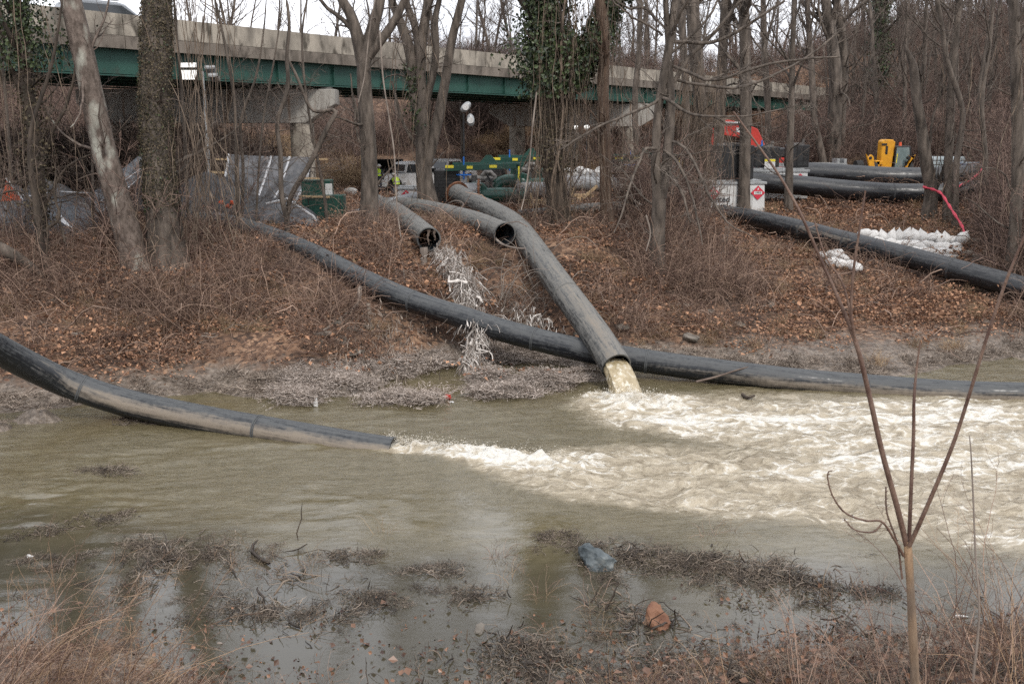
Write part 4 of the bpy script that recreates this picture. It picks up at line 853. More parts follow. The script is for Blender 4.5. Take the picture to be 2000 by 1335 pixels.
# yellow telehandler
def telehandler():
    y = 61; b_ = at_px(1728, 345, y); b_.z = min(b_.z, P(1728, 352, y).z); t = thing('telehandler', 'yellow telehandler facing the camera with raised stabiliser legs', 'telehandler', b_)
    k = y/FPX
    def X(px): return (px-1728)*y*1.02/FPX
    def Z(py): return P(1728, py, y).z-b_.z
    Y = M['yellow']
    MB().prism([(X(1714), Z(348)), (X(1714), Z(276)), (X(1719), Z(272)), (X(1736), Z(273)), (X(1737), Z(300)), (X(1734), Z(348))], -.35, .35).build('boom_head', Y, t, bev=.04)
    MB().prism([(X(1735), Z(306)), (X(1736), Z(274)), (X(1742), Z(277)), (X(1741), Z(306))], -.1, .6).build('boom', Y, t, bev=.03)
    MB().box((X(1723.5), -.36, Z(293)), (.13, .03, .48)).build('boom_slot', M['rubber'], t)
    MB().box((X(1718.5), -.375, Z(282)), (.32, .03, .12)).build('boom_cap', M['rubber'], t)
    MB().box((X(1727), .2, Z(340)), (X(1762)-X(1690), 1.4, .45)).build('chassis', Y, t, bev=.05)
    MB().box((X(1708), -.2, Z(327)), (.28, .5, .85)).box((X(1711), -.25, Z(318)), (.42, .4, .25)).build('boom_mount', Y, t, bev=.04)
    cab = MB().prism([(X(1739), Z(332)), (X(1741), Z(285)), (X(1769), Z(285)), (X(1772), Z(300)), (X(1770), Z(332))], -.3, 1.2).build('cab', M['black'], t, bev=.05)
    MB().prism([(X(1741.5), Z(328)), (X(1743), Z(288)), (X(1766), Z(288)), (X(1767.5), Z(300)), (X(1765), Z(328))], -.32, -.29).build('windscreen', M['cabglass'], cab)
    MB().bar((X(1744.5), -.34, Z(300)), (X(1743.5), -.34, Z(318)), .04).build('wiper', M['yel_lab'], cab)
    MB().cyl((X(1756), .3, Z(285)), (X(1756), .3, Z(278)), .09, r2=.07).build('beacon', M['orange'], cab, smooth=True)
    for sgn, x0, x1, x2 in ((-1, 1698, 1690, 1682), (1, 1752, 1762, 1774)):
        MB().prism([(X(x0-4*1), Z(340)), (X(x0+5), Z(340)), (X(x1+4), Z(306)), (X(x1-2*sgn), Z(302)), (X(x2+3*sgn*-1), Z(310)), (X(x2), Z(302))] if sgn > 0 else [(X(x0-3), Z(345)), (X(x0+5), Z(345)), (X(x1+6), Z(306)), (X(x1+1), Z(301)), (X(x2+4), Z(307)), (X(x2), Z(300))], -.75, -.55).build('stabiliser', Y, t, bev=.02)
        MB().cyl((X(x1), -.78, Z(308)), (X(x1), -.5, Z(308)), .09).build('pivot_pin', M['rubber'], t)
    for x in (X(1700), X(1766)):
        for yy in (-.2, 2.2):
            w = MB().cyl((x-.2, yy, .55), (x+.2, yy, .55), .58, k=22).build('wheel', M['rubber'], t, smooth=True)
    MB().box((X(1771), .3, Z(330)), (.5, .8, .25)).build('mudguard', M['black'], t, bev=.05)
telehandler()
# IBC totes
M['tote'] = mat('tote_plastic', (.42, .50, .52), .35, (.55, .62, .64), 2, 3)
def tote(base, label, rz=0):
    t = thing('tote_tank', label, 'tank', base, rz, 'caged plastic totes')
    MB().box((0, 0, .62), (1.1, 1.0, .98)).build('bottle', M['tote'], t, bev=.05)
    m = MB()
    for i in range(6):
        x = -.55+i*.22
        for y in (-.52, .52): m.bar((x, y, .12), (x, y, 1.14), .02)
    for z in (.14, .4, .66, .92, 1.14):
        for y in (-.53, .53): m.bar((-.57, y, z), (.57, y, z), .02)
        for x in (-.57, .57): m.bar((x, -.53, z), (x, .53, z), .02)
    m.build('cage', M['steel_dk'], t)
    MB().box((0, 0, .06), (1.15, 1.05, .12)).build('pallet', M['wood'], t)
zt = lambda px, py, y: P(px, py, y)
for px, lab in ((1824, 'caged white plastic tote standing right of the snag trunk'), (1858, 'caged white plastic tote partly behind the twin saplings at the back')):
    q = at_px(px, 338, 62); q.z = max(q.z, P(px, 342, 62).z); 
    st = thing('pallet_stack', 'stack of pallets under the '+lab.replace('caged ', ''), 'pallets', (q.x, q.y, gz(q.x, q.y)), 0, 'pallet stacks'); hh = q.z-gz(q.x, q.y)
    n_ = max(1, int(hh/.15))
    for i in range(n_): MB().box((0, 0, (i+.5)*hh/n_), (1.2, 1.1, hh/n_*.8)).build('pallet', M['wood'], st)
    tote(q, lab)
q = at_px(1917, 330, 60); zq = P(1917, 326, 60).z-q.z; t = thing('hose_stack', 'pale blue and white hose rack at the far right of the clearing', 'hoses', q)
for i in range(4): MB().box((0, 0, zq-.3+i*.17), (2.6-.2*(i % 2), .9, .13)).build('hose_layer', M['bluegrey'] if i % 2 else M['blue'], t, bev=.03)
MB().blob((1.25, 0, zq+.35), (.5, .4, .3), 4, .6).build('wrapped_bundle', M['sack'], t)
for x in (-1, 1): MB().box((x, 0, (zq-.36)/2), (.15, .8, max(.1, zq-.36))).build('leg', M['steel_dk'], t)
# ============================================================ TARPS on the left
def cloth(name, pts, n, m, parent, base, fold=.10, fr=3.0, seed=0, thick=.012, ndir=(0, -1, .3)):
    """quad sheet between 4 world corners (tl,tr,br,bl), with draped folds"""
    tl, tr, br, bl = [np.array(p, float) for p in pts]; nu, nv = n
    U, Vv = np.meshgrid(np.linspace(0, 1, nu), np.linspace(0, 1, nv), indexing='ij'); u = U[..., None]; v = Vv[..., None]
    G = (tl*(1-u)+tr*u)*(1-v)+(bl*(1-u)+br*u)*v; nd = unit(np.array(ndir, float))
    f = np.sin(U*fr*6.28+fbm(U*3+seed, Vv*2, 3, seed)*6)*.5*(.3+Vv)+fbm(U*5+seed, Vv*4, 4, seed+1)*2
    G = G+nd*(f*fold)[..., None]; G[..., 2] -= (np.sin(Vv*np.pi)*.15*fold*4)
    V = G.reshape(-1, 3)-np.array(base); i = np.arange(nu*nv).reshape(nu, nv); F = np.stack([i[:-1, :-1], i[1:, :-1], i[1:, 1:], i[:-1, 1:]], -1).reshape(-1, 4)
    o = link(name, mesh_np(name, V, F), m, parent); s_ = o.modifiers.new('thickness', 'SOLIDIFY'); s_.thickness = thick; return o, G
def strip(name, G, us, m, parent, base, w=.07, vrow=None):
    for u in us:
        if vrow is None:
            k_ = min(int(u*(G.shape[0]-1)), G.shape[0]-1); line = G[k_]
        else:
            k_ = min(int(u*(G.shape[1]-1)), G.shape[1]-1); line = G[:, k_]
        MB().tube(line-np.array(base)+np.array([0, -.03, .01]), w/2, 6).build(name, m, parent, smooth=True)
# hanging sheet with white seams
b_ = at_px(530, 400, 41.5)
t = thing('hanging_tarp', 'grey tarpaulin with pale seams hung over a rail left of the green cabinet', 'tarp', b_)
o, G = cloth('tarp_sheet', [P(448, 302, 42), P(612, 308, 43), P(578, 398, 41), P(432, 372, 41)], (60, 30), M['tarp'], t, b_, .16, 4, 1)
strip('seam', G, (0.0, .5, .72, 1.0), M['seam'], t, b_, .10)
m_ = MB().bar(P(418, 311, 42.6)-b_, P(640, 311, 43.6)-b_, .07).bar(P(410, 336, 42)-b_, P(450, 338, 42)-b_, .09).build('rail', M['wood'], t)
for px in (440, 520, 605): MB().cyl(P(px, 311, 42.8)-b_, P(px, 420, 42.8)-b_, .04).build('post', M['steel_dk'], t)
# dark mound tarp with orange marks
b_ = at_px(420, 415, 40)
t = thing('tarp_mound', 'black tarpaulin mound with orange spray marks behind the long pipe', 'tarp', b_)
def mound(name, pts, hgt, m, parent, base, n=(50, 26), seed=3, depth=3.0):
    """heap: top outline (world points left to right), falling to the ground in front and behind"""
    c = catmull(pts, 8); nu = len(c); nv = n[1]; V = []
    for i in range(nu):
        p = c[i]
        for j in range(nv):
            w = j/(nv-1)*2-1; hgt_ = gz(p[0], p[1]+w*depth/2)
            prof = max(0, 1-abs(w)**1.7); z = hgt_-.1+(p[2]-hgt_)*prof
            e = sst(0, .12, i/(nu-1))*sst(1, .88, i/(nu-1)); z = hgt_-.1+(z-hgt_+.1)*e
            V.append((p[0]+.1*w, p[1]+w*depth/2, z))
    V = np.array(V); a = fbm(V[:, 0]*1.5+seed, V[:, 1]*1.2+V[:, 2]*1.0, 4, seed); r_ = .5-np.abs(fbm(V[:, 0]*.9+seed, V[:, 1]*.8+V[:, 2], 3, seed+2))*3
    V[:, 2] += a*.35+r_*.08; V[:, 1] += a*.25
    i_ = np.arange(nu*nv).reshape(nu, nv); F = np.stack([i_[:-1, :-1], i_[1:, :-1], i_[1:, 1:], i_[:-1, 1:]], -1).reshape(-1, 4)
    return link(name, mesh_np(name, V-np.array(base), F), m, parent), V.reshape(nu, nv, 3)
o, G = mound('tarp_sheet', [P(330, 372, 41.5), P(375, 345, 41.5), P(415, 333, 41.5), P(455, 352, 41), P(500, 378, 40.5), P(560, 392, 40), P(600, 402, 39.5)], 1, M['tarp_dk'], t, b_, seed=3, depth=3.4)
for (a, b__, c_) in (((428, 394), (436, 397), (434, 391)), ((440, 402), (450, 405), (453, 392)), ((446, 398), (447, 404), (455, 396))):
    MB().tube([P(x, y, 39.3)-b_ for x, y in (a, b__, c_)], .06, 6).build('orange_mark', M['orange'], t)
# blue grey panels leaning to the upper right
b_ = at_px(235, 400, 43)
t = thing('leaning_tarp', 'long blue grey folded tarp panels sloping up behind the sycamore', 'tarp', b_)
o, G = cloth('tarp_sheet', [P(165, 388, 40), P(290, 290, 41), P(296, 330, 40.8), P(196, 420, 39.6)], (40, 16), M['tarp_bl'], t, b_, .08, .6, 2)
strip('seam', G, (.55, .98), M['seam'], t, b_, .04, vrow=1)
for px, py in ((288, 300), (230, 352), (190, 385)): MB().cyl(P(px, py, 41.0)-b_, P(px, 425, 41.0)-b_, .05).build('post', M['steel_dk'], t)
# blue drum/panel behind
b_ = at_px(305, 400, 42)
t = thing('standing_tarp', 'dull dark blue tarp panel standing between the two big leaning trunks', 'tarp', b_)
cloth('tarp_sheet', [P(262, 345, 42), P(345, 340, 42), P(350, 412, 41), P(255, 412, 41)], (30, 16), M['tarp_dk'], t, b_, .12, 2, 4)
# left heaps of geotextile
b_ = at_px(80, 440, 38)
t = thing('tarp_mound', 'grey geotextile heap with an orange triangle at the far left', 'tarp', b_)
o, G = mound('tarp_sheet', [P(-60, 372, 38.5), P(0, 365, 38.5), P(22, 352, 38.5), P(60, 372, 38.5), P(100, 378, 38.2), P(150, 400, 38), P(190, 420, 37.5)], 1, M['tarp_bl'], t, b_, seed=5, depth=3.0)
tri = MB()
for A_, B_, C_ in (((13, 350), (44, 391), (2, 393)),):
    w = [P(x, y, 36.5)-b_ for x, y in (A_, B_, C_)]; tri._add([tuple(q) for q in w]+[tuple(q+Vector((0, .05, 0))) for q in w], [(0, 1, 2), (5, 4, 3), (0, 3, 4, 1), (1, 4, 5, 2), (2, 5, 3, 0)])
o3 = tri.build('orange_panel', M['orange'], t)
MB().tube([P(12, 348, 36.4)-b_, P(28, 368, 36.4)-b_, P(46, 392, 36.4)-b_], .04, 6).build('seam', M['seam'], t)
MB().tube([P(44, 381, 36.9)-b_, P(70, 384, 36.9)-b_, P(88, 378, 36.9)-b_, P(100, 374, 37)-b_], .035, 6).tube([P(112, 374, 37)-b_, P(190, 378, 38)-b_], .03, 6).build('rope', M['seam'], t)
b_ = at_px(120, 420, 38)
t = thing('torn_sheet', 'small torn pale sheet caught on branches above the left bank', 'tarp', b_)
cloth('sheet', [P(112, 425, 35), P(120, 420, 35), P(142, 445, 34.6), P(130, 440, 34.6)], (8, 12), M['seam'], t, b_, .05, 2, 7)
b_ = at_px(150, 395, 41)
t = thing('tarp_mound', 'dark crumpled tarp heap left of the leaning sycamore', 'tarp', b_)
mound('tarp_sheet', [P(40, 350, 44), P(90, 345, 44), P(150, 380, 43), P(200, 400, 42), P(240, 412, 41)], 1, M['tarp'], t, b_, seed=8, depth=2.6)
# low tarp with pale border in front of the cabinet
b_ = at_px(560, 420, 39)
t = thing('tarp_mound', 'low collapsed tarp with white edging in front of the hanging sheet', 'tarp', b_)
o, G = mound('tarp_sheet', [P(505, 410, 39.5), P(540, 394, 39.5), P(590, 396, 39.3), P(615, 415, 39), P(625, 432, 38.6)], 1, M['tarp'], t, b_, seed=9, depth=2.0)
MB().tube([P(x, y, 38.4)-b_ for x, y in ((520, 398), (545, 392), (560, 388), (590, 408), (612, 422), (618, 432))], .045, 6).build('seam', M['seam'], t)
# orange scrap + green cabinets
b_ = at_px(645, 432, 40)
t = thing('equipment_cabinet', 'dark green steel cabinets stepped side by side left of the forked tree', 'cabinet', b_)
zc = lambda py, y=40: P(645, py, y).z-b_.z
MB().box((-.1, 0, (zc(385)+zc(432))/2), (1.42, .8, zc(385)-zc(432)+.2)).build('cabinet_body', M['gpaint'], t, bev=.02)
MB().box((-.55, .5, (zc(352)+zc(432))/2), (1.15, .8, zc(352)-zc(432))).build('cabinet_body', M['gpaint'], t, bev=.02)
for x in (-.75, -.12, .5): MB().box((x, -.41, zc(410)), (.03, .03, .9)).build('door_gap', M['rubber'], t)
MB().box((-.02, .08, zc(370)), (.28, .02, .45)).build('paper_notice', M['white'], t)
MB().bar((-1.1, -.45, zc(382)), (.1, -.45, zc(383)), .08).build('timber_batten', M['wood'], t); MB().bar((-.95, .0, zc(348)), (-.2, 0, zc(349)), .06).build('timber_batten', M['wood'], t)
b_ = at_px(600, 400, 40.6); t = thing('orange_scrap', 'scrap of orange mesh at the foot of the hanging tarp', 'mesh', b_)
cloth('mesh_sheet', [P(603, 365, 40.6), P(607, 366, 40.6), P(602, 392, 40.5), P(594, 392, 40.5)], (6, 12), M['orange'], t, b_, .06, 2, 2)
# white bag in the middle distance
b_ = at_px(687, 382, 60); t = thing('white_bag', 'small white bag on the ground behind the forked tree', 'bag', b_); MB().blob((0, 0, .2), (.5, .3, .28), 4, .6).build('bag', M['sack'], t, smooth=True)

# ============================================================ SANDBAGS
import bmesh
def bag_mesh(seed, tall=False):
    bm = bmesh.new(); bmesh.ops.create_icosphere(bm, subdivisions=3, radius=1); rr = random.Random(seed)
    ph = [rr.uniform(0, 6) for _ in range(6)]
    for v in bm.verts:
        x, y, z = v.co; k_ = 1+.08*math.sin(4*x+ph[0])+.06*math.sin(7*y+ph[1])+.05*math.sin(9*z+5*x+ph[2])
        x *= k_; z *= k_*(.95+.1*math.sin(3*y+ph[3])); t_ = max(0, x)
        x = math.copysign(abs(x)**.75, x); y *= (abs(y)+.3)**-.15
        if tall:   # neck tied at the top
            nk = sst(.45, .95, v.co.z); x = x*(1-.82*float(nk)); y = y*(1-.82*float(nk)); z = z+.30*float(nk)
        v.co = (x, y, z)
    me = bpy.data.meshes.new('sandbag'); bm.to_mesh(me); bm.free(); me.polygons.foreach_set('use_smooth', [True]*len(me.polygons)); me.materials.append(M['sack']); return me
bags = [bag_mesh(i) for i in range(4)]; tbags = [bag_mesh(10+i, True) for i in range(4)]
spots = []
top = [(1688, 458), (1703, 462), (1723, 466), (1741, 466), (1755, 465), (1771, 464), (1787, 465), (1801, 467), (1817, 467), (1832, 469), (1846, 471), (1863, 472)]
mid = [(1715, 474), (1737, 478), (1752, 480), (1768, 480), (1783, 480), (1796, 482), (1812, 480), (1829, 484), (1846, 484), (1866, 484)]
low = [(1766, 492), (1783, 494), (1800, 494), (1817, 495), (1832, 495), (1849, 495), (1868, 493)]; low2 = [(1811, 505), (1828, 506), (1845, 507), (1862, 506)]
rowname = ['top', 'second', 'third', 'bottom']; dpt = [42.6, 42.2, 41.9, 41.6]
for r_, row in enumerate((top, mid, low, low2)):
    for i, (px, py) in enumerate(row):
        a = P(px, py, dpt[r_]); tall = r_ == 0 and i not in (0, 1, 8, 11)
        rr = random.Random(r_*50+i); o = bpy.data.objects.new('sandbag', (tbags if tall else bags)[rr.randrange(4)]); COL.objects.link(o)
        o.location = a+Vector((0, 0, .06)); sc_ = rr.uniform(1.1, 1.32); o.scale = (.19*sc_, .20, .25*sc_) if tall else (.26*sc_, .22, .15*sc_)
        o.rotation_euler = (rr.uniform(-.15, .15), rr.uniform(-.3, .3), rr.uniform(-.2, .2))
        ordn = ['first', 'second', 'third', 'fourth', 'fifth', 'sixth', 'seventh', 'eighth', 'ninth', 'tenth', 'eleventh', 'twelfth'][i]
        tag(o, 'white %s sandbag, %s from the left in the %s row of the wall' % ('upright tied' if tall else 'plump', ordn, rowname[r_]), 'sandbag', 'sandbags stacked as a wall behind the slanting pipe')
o = bpy.data.objects.new('sandbag', tbags[1]); COL.objects.link(o); o.location = P(1881, 464, 42.2); o.scale = (.25, .22, .26); o.rotation_euler = (.2, .5, 0)
tag(o, 'tilted white sandbag at the raised right end of the wall holding the red hose', 'sandbag', 'sandbags stacked as a wall behind the slanting pipe')
# second, sheeted pile nearer the river
b_ = PG(1640, 520); t = thing('sheeted_pile', 'white sandbag pile covered by a torn sheet below the slanting pipe', 'sandbags', b_)
rr = random.Random(4)
for i in range(14):
    px, py = rr.choice([(1606, 492), (1616, 488), (1622, 500), (1630, 498), (1640, 505), (1650, 512), (1660, 518), (1612, 506), (1625, 512), (1640, 516), (1668, 524), (1602, 500), (1634, 492)])
    g_ = PG(px+rr.uniform(-4, 4), py+10); o = bpy.data.objects.new('bag', bags[i % 4]); COL.objects.link(o); o.parent = t
    o.location = Vector((g_.x, g_.y, g_.z+.14+.08*rr.random()))-b_; o.scale = (.32, .25, .17); o.rotation_euler = (rr.uniform(-.3, .3), rr.uniform(-.3, .3), rr.uniform(0, 3))
# red hose
b_ = at_px(1850, 440, 43); t = thing('red_hose', 'bright red flat hose draped from the tree down to the sandbag wall', 'hose', b_)
hp = [(1885, 460, 42.2), (1878, 440, 43), (1862, 415, 44), (1850, 396, 45), (1838, 378, 46), (1822, 370, 47), (1804, 365, 47.5), (1810, 360, 48), (1820, 352, 48.5)]
MB().tube([p_-np.array(b_) for p_ in catmull([P(x, y, d) for x, y, d in hp], 6)], [.055+.02*math.sin(i*1.3) for i in range(49)], 7).build('hose_line', M['hose'], t, smooth=True)
hp = [(1843, 377, 49), (1862, 370, 49.5), (1880, 360, 50), (1900, 348, 50.5), (1915, 335, 51), (1921, 325, 51.5)]
MB().tube([p_-np.array(b_) for p_ in catmull([P(x, y, d) for x, y, d in hp], 6)], .06, 7).build('hose_line', M['hose'], t, smooth=True)

# ============================================================ ROCKS
def rock(px, py, r, label, m, seed, grp=None, name='rock', water=False, sq=(1, 1, 1), rough=.55):
    a = PZ(px, py, 0) if water else PG(px, py); mb = MB().blob((0, 0, 0), (r*sq[0], r*sq[1], r*sq[2]), seed, rough, 4 if water else 3)
    o = mb.build(name, m, None); o.location = (a.x, a.y, a.z+(r*sq[2]*(.02 if water else .25))); o.rotation_euler = (0, 0, seed); tag(o, label, 'rock', grp)
    V = o.data.vertices
    for v in V:
        n_ = float(fbm(v.co.x*3/r*.4+seed, v.co.y*3/r*.4+v.co.z*2/r, 3, seed))*.42*r+(float(fbm(v.co.x*11/r*.4+seed, (v.co.y+v.co.z)*11/r*.4, 3, seed+1))*.16*r if water else 0); v.co += v.co.normalized()*n_
    return o
rock(1162, 1098, .40, 'rounded blue grey boulder half sunk in the shallows', M['rock_blue'], 12, water=True, name='boulder', sq=(1.05, .8, .85), rough=.8)
rock(1278, 1212, .30, 'pointed orange brown rock in the shallows below the blue boulder', M['rock_orange'], 5, water=True, name='boulder', sq=(1.0, .7, 1.05), rough=.9)
rock(935, 1228, .14, 'flat pale stone among the debris at the bottom', M['rock'], 8, water=True, sq=(1.3, .8, .4))
rr = random.Random(9)
rk = [(1870, 492), (1895, 505), (1925, 500), (1955, 515), (1905, 480), (1940, 470), (1880, 478), (1975, 495), (1860, 515), (1915, 520), (1950, 495), (1985, 470), (1925, 535), (1960, 540), (1895, 525), (1975, 525)]
ORD = 'first second third fourth fifth sixth seventh eighth ninth tenth eleventh twelfth thirteenth fourteenth fifteenth sixteenth seventeenth eighteenth nineteenth twentieth twenty-first twenty-second twenty-third twenty-fourth'.split()
rk.sort()
for i, (px, py) in enumerate(rk): rock(px, py, rr.uniform(.25, .48), ORD[i]+' from the left of the sixteen brown riprap stones heaped right of the sandbag wall', M['rock'], i+20, 'riprap stones right of the sandbags', sq=(1.2, .9, .7), rough=.9)
rk = [(660, 635), (690, 648), (670, 668), (1000, 600), (1045, 618), (1060, 640), (1015, 640), (980, 612), (1385, 610), (1440, 640), (1310, 575), (695, 690), (720, 640), (640, 655), (1215, 645), (1350, 665), (1500, 600), (110, 590), (150, 655), (380, 560), (1130, 655), (990, 580), (1090, 660), (1330, 600)]
rk.sort()
for i, (px, py) in enumerate(rk): rock(px, py, rr.uniform(.14, .30), ORD[i]+' from the left of the grey brown stones poking out of the leafy bank', M['rock'], i+60, 'stones poking out of the bank', sq=(1.4, 1, .55), rough=.9)
# small litter
def litter(px, py, label, m, r=(.12, .1, .12), seed=1, water=True, name='litter', tall=False):
    a = PZ(px, py, 0) if water else PG(px, py); mb = MB().blob((0, 0, r[2]*.6), r, seed, 1.0, 2)
    if tall: mb.cyl((0, 0, 0), (.03, 0, r[2]*2.4), r[0]*.7, r2=.01, k=7)
    o = mb.build(name, m, None, smooth=True); o.location = a; tag(o, label, 'litter'); return o
litter(872, 779, 'bright red float in the shallows below the rag covered bank', M['red'], (.17, .12, .09), 2, name='float')
litter(946, 764, 'crumpled white plastic bag on the mud spit', M['sack'], (.12, .1, .09), 3, tall=True)
litter(617, 792, 'small upright white plastic scrap at the waterline', M['sack'], (.09, .06, .09), 4, tall=True)
litter(58, 1088, 'white bottle floating at the far left', M['sack'], (.07, .04, .04), 5)
litter(882, 787, 'torn white scrap right of the red float', M['sack'], (.07, .06, .05), 6)
litter(1874, 1205, 'white stick shaped scrap behind the sapling', M['sack'], (.14, .025, .03), 7)
litter(430, 1255+0, 'pale leaf floating in the bottom left shallows', M['rag'], (.05, .04, .01), 8)
# log at far left and pale fallen sticks
def logs(pts, r0, r1, label, m, name='fallen_branch', k=9):
    w = np.array([tuple(p) for p in pts]); c = catmull(w, 6); b_ = Vector(c[len(c)//2]); b_.z = gz(b_.x, b_.y); n = len(c)
    o = MB().tube(c-np.array(b_), [r0+(r1-r0)*i/(n-1) for i in range(n)], k).build(name, m, None, smooth=True, loc=b_); tag(o, label, 'branch'); return o
logs([P(-60, 470, 31), P(0, 487, 31), P(45, 510, 31.2), P(85, 540, 31.5)], .30, .10, 'thick grey fallen log at the left edge of the bank', M['bark'], 'fallen_log', 12)
logs([P(612, 448, 37.2), P(640, 470, 36), P(668, 492, 35.4), P(695, 515, 34.0)], .03, .12, 'broken pale split branch leaning on the long pipe', M['wood'])
logs([P(703, 560, 31.4), P(700, 590, 31), P(680, 610, 30.6), P(640, 640, 29.6), P(600, 665, 29)], .07, .03, 'bent pale branch hanging below the long pipe', M['twig_pale'])
logs([P(610, 460, 37.8), P(700, 463, 37.8), P(765, 468, 37.6)], .04, .035, 'straight thin pole lying along the lip of the bank', M['twig_pale'], 'pole')
logs([P(960, 458, 36.2), P(980, 476, 34.8), P(1005, 484, 34.4), P(1035, 486, 34.2)], .045, .03, 'pale curved branch below the round pipe mouth', M['twig_pale'])
logs([P(740, 440, 38.8), P(728, 436, 39), P(745, 424, 39)], .05, .08, 'yellowish splintered wood at the foot of the forked tree', M['wood'])
logs([PZ(1360, 745, .2), PZ(1400, 735, .35), PZ(1440, 722, .5), PZ(1478, 712, .6)], .035, .015, 'twiggy branch resting on the waterline pipe', M['twig'])
logs([PZ(1450, 770, .05), PZ(1460, 776, .05), PZ(1474, 772, .1)], .05, .03, 'dark stub of driftwood in the foam', M['bark_dark'])
# ============================================================ TREES
def resample(pts, n):
    c = catmull(pts, 10); s = np.concatenate([[0], np.cumsum(np.linalg.norm(np.diff(c[:, :3], axis=0), axis=1))])
    u = np.linspace(0, s[-1], n); return np.stack([np.interp(u, s, c[:, i]) for i in range(c.shape[1])], -1)
def trunk_geo(acc, Q, r, k=14, rough=.07, flare=0.0, seed=0):
    V, F = tubes(Q[None], r[None], k); V = V.reshape(len(Q), k, 3); c = Q[:, None, :]
    a = np.arange(k)[None]*1.0; z = Q[:, 2][:, None]
    nzv = 1+rough*2*(fbm(np.cos(a*2*np.pi/k)*1.3+seed+z*.05, np.sin(a*2*np.pi/k)*1.3+z*.9, 4, seed))
    nzv = nzv+rough*.5*np.sin(a*3*2*np.pi/k+z*.3)
    V = c+(V-c)*nzv[..., None]; acc.add(V.reshape(-1, 3), F)
def tree(name, label, stems, y, bark='bark', twig='twig', H=17, limbs=(), crown=(10, 9, 7), vis=0, cat='tree', group=None, seed=0, ivy=None, hang=None, lean=None, fine=1.0, visk=3, lsc=1.0):
    rng = np.random.default_rng(seed+50); A = Acc(); S = []; base = None
    for si, st in enumerate(stems):
        pts = []
        for q_ in st:
            yy = y+(q_[3] if len(q_) > 3 else 0); p = P(q_[0], q_[1], yy); pts.append([p.x, p.y, p.z, q_[2]*yy/FPX])
        if si == 0:
            g = gz(pts[0][0], pts[0][1]); base = Vector((pts[0][0], pts[0][1], g))
            if pts[0][2] > g-.3: pts.insert(0, [pts[0][0], pts[0][1], g-.35, pts[0][3]*1.25])
        if st[-1][1] <= 25:   # goes on beyond the top of the picture
            a, b = np.array(pts[-2]), np.array(pts[-1]); d = unit((b-a)[:3]); zt = H+rng.uniform(-1.5, 1.5); r0 = b[3]; p = b.copy(); n = 5
            for i in range(n):
                d = unit(d+np.array([rng.normal(0, .10), rng.normal(0, .10), .28])); p = p.copy(); p[:3] = p[:3]+d*(zt-b[2])/n; p[3] = r0*(1-.85*(i+1)/n); pts.append(list(p))
        Q = resample(pts, 48); r = Q[:, 3].copy()
        if si == 0: r = r*(1+.35*np.exp(-np.linspace(0, 1, 48)*28))
        S.append((Q[:, :3], r)); trunk_geo(A, Q[:, :3], r, 14 if r.max() > .12 else 9, seed=seed % 5)
    root = thing(name, label, cat, base, 0, group)
    link('trunk', A.mesh('trunk', base), M[bark], root)
    B = Acc(); T = Acc(); P1 = []; R1 = []
    for lb in limbs:
        pts = [];
        for q_ in lb:
            yy = y+(q_[3] if len(q_) > 3 else 0); p = P(q_[0], q_[1], yy); pts.append([p.x, p.y, p.z, q_[2]*.72*yy/FPX])
        Q = resample(pts, 14); w = np.cumsum(rng.normal(0, .02, (14, 3)), axis=0); w[0] = 0; P1.append(Q[:, :3]+w); R1.append(Q[:, 3])
    SQ = np.stack([s_[0] for s_ in S]); SR = np.stack([s_[1] for s_ in S])
    if P1:
        PL, RL = np.array(P1), np.array(R1); B.tubes(PL, RL, 7)
        Pa, Ra = spawn(PL, RL, int(6*lsc), .15, 1, .8, .38, .45, 8, .16, .03, rmin=.006, rng=rng); B.tubes(Pa, Ra, 4)
        Pb, Rb = spawn(Pa, Ra, 6, .1, 1, .8, .5, .55, 6, .2, 0, rmin=.0045, rng=rng); T.tubes(Pb, Rb, 3)
        Pc, Rc = spawn(Pb, Rb, 3, .1, 1, .8, .6, .7, 4, .2, 0, rmin=.0035, rng=rng); T.tubes(Pc, Rc, 3)
    if vis:      # thin side branches low on the trunk, in view
        Pa, Ra = spawn(SQ, SR, int(vis*1.4), .10, .62, 1.1, .2, .22, 10, .16, .03, rmin=.008, rng=rng, lmax=3.6); B.tubes(Pa, Ra, 4)
        Pb, Rb = spawn(Pa, Ra, 7, .1, 1, .8, .5, .5, 6, .2, .0, rmin=.005, rng=rng); T.tubes(Pb, Rb, 3)
        Pc, Rc = spawn(Pb, Rb, visk, .1, 1, .8, .6, .7, 4, .2, 0, rmin=.0035, rng=rng); T.tubes(Pc, Rc, 3)
    n1, n2, n3 = crown
    if n1:
        Pa, Ra = spawn(SQ, SR, n1, .50, .97, .75, .42, .55, 12, .10, .06, rmin=.03, rng=rng, lmax=8); B.tubes(Pa, Ra, 6)
        Pb, Rb = spawn(Pa, Ra, n2, .15, 1, .7, .45, .5, 8, .14, .04, rmin=.014, rng=rng); B.tubes(Pb, Rb, 4)
        Pc, Rc = spawn(Pb, Rb, n3, .1, 1, .7, .5, .55, 5, .18, .02, rmin=.008, rng=rng); T.tubes(Pc, Rc, 3)
    if B.n: link('branches', B.mesh('branches', base), M[bark], root)
    if T.n: o = link('twigs', T.mesh('twigs', base), M[twig], root); o['kind'] = 'stuff'
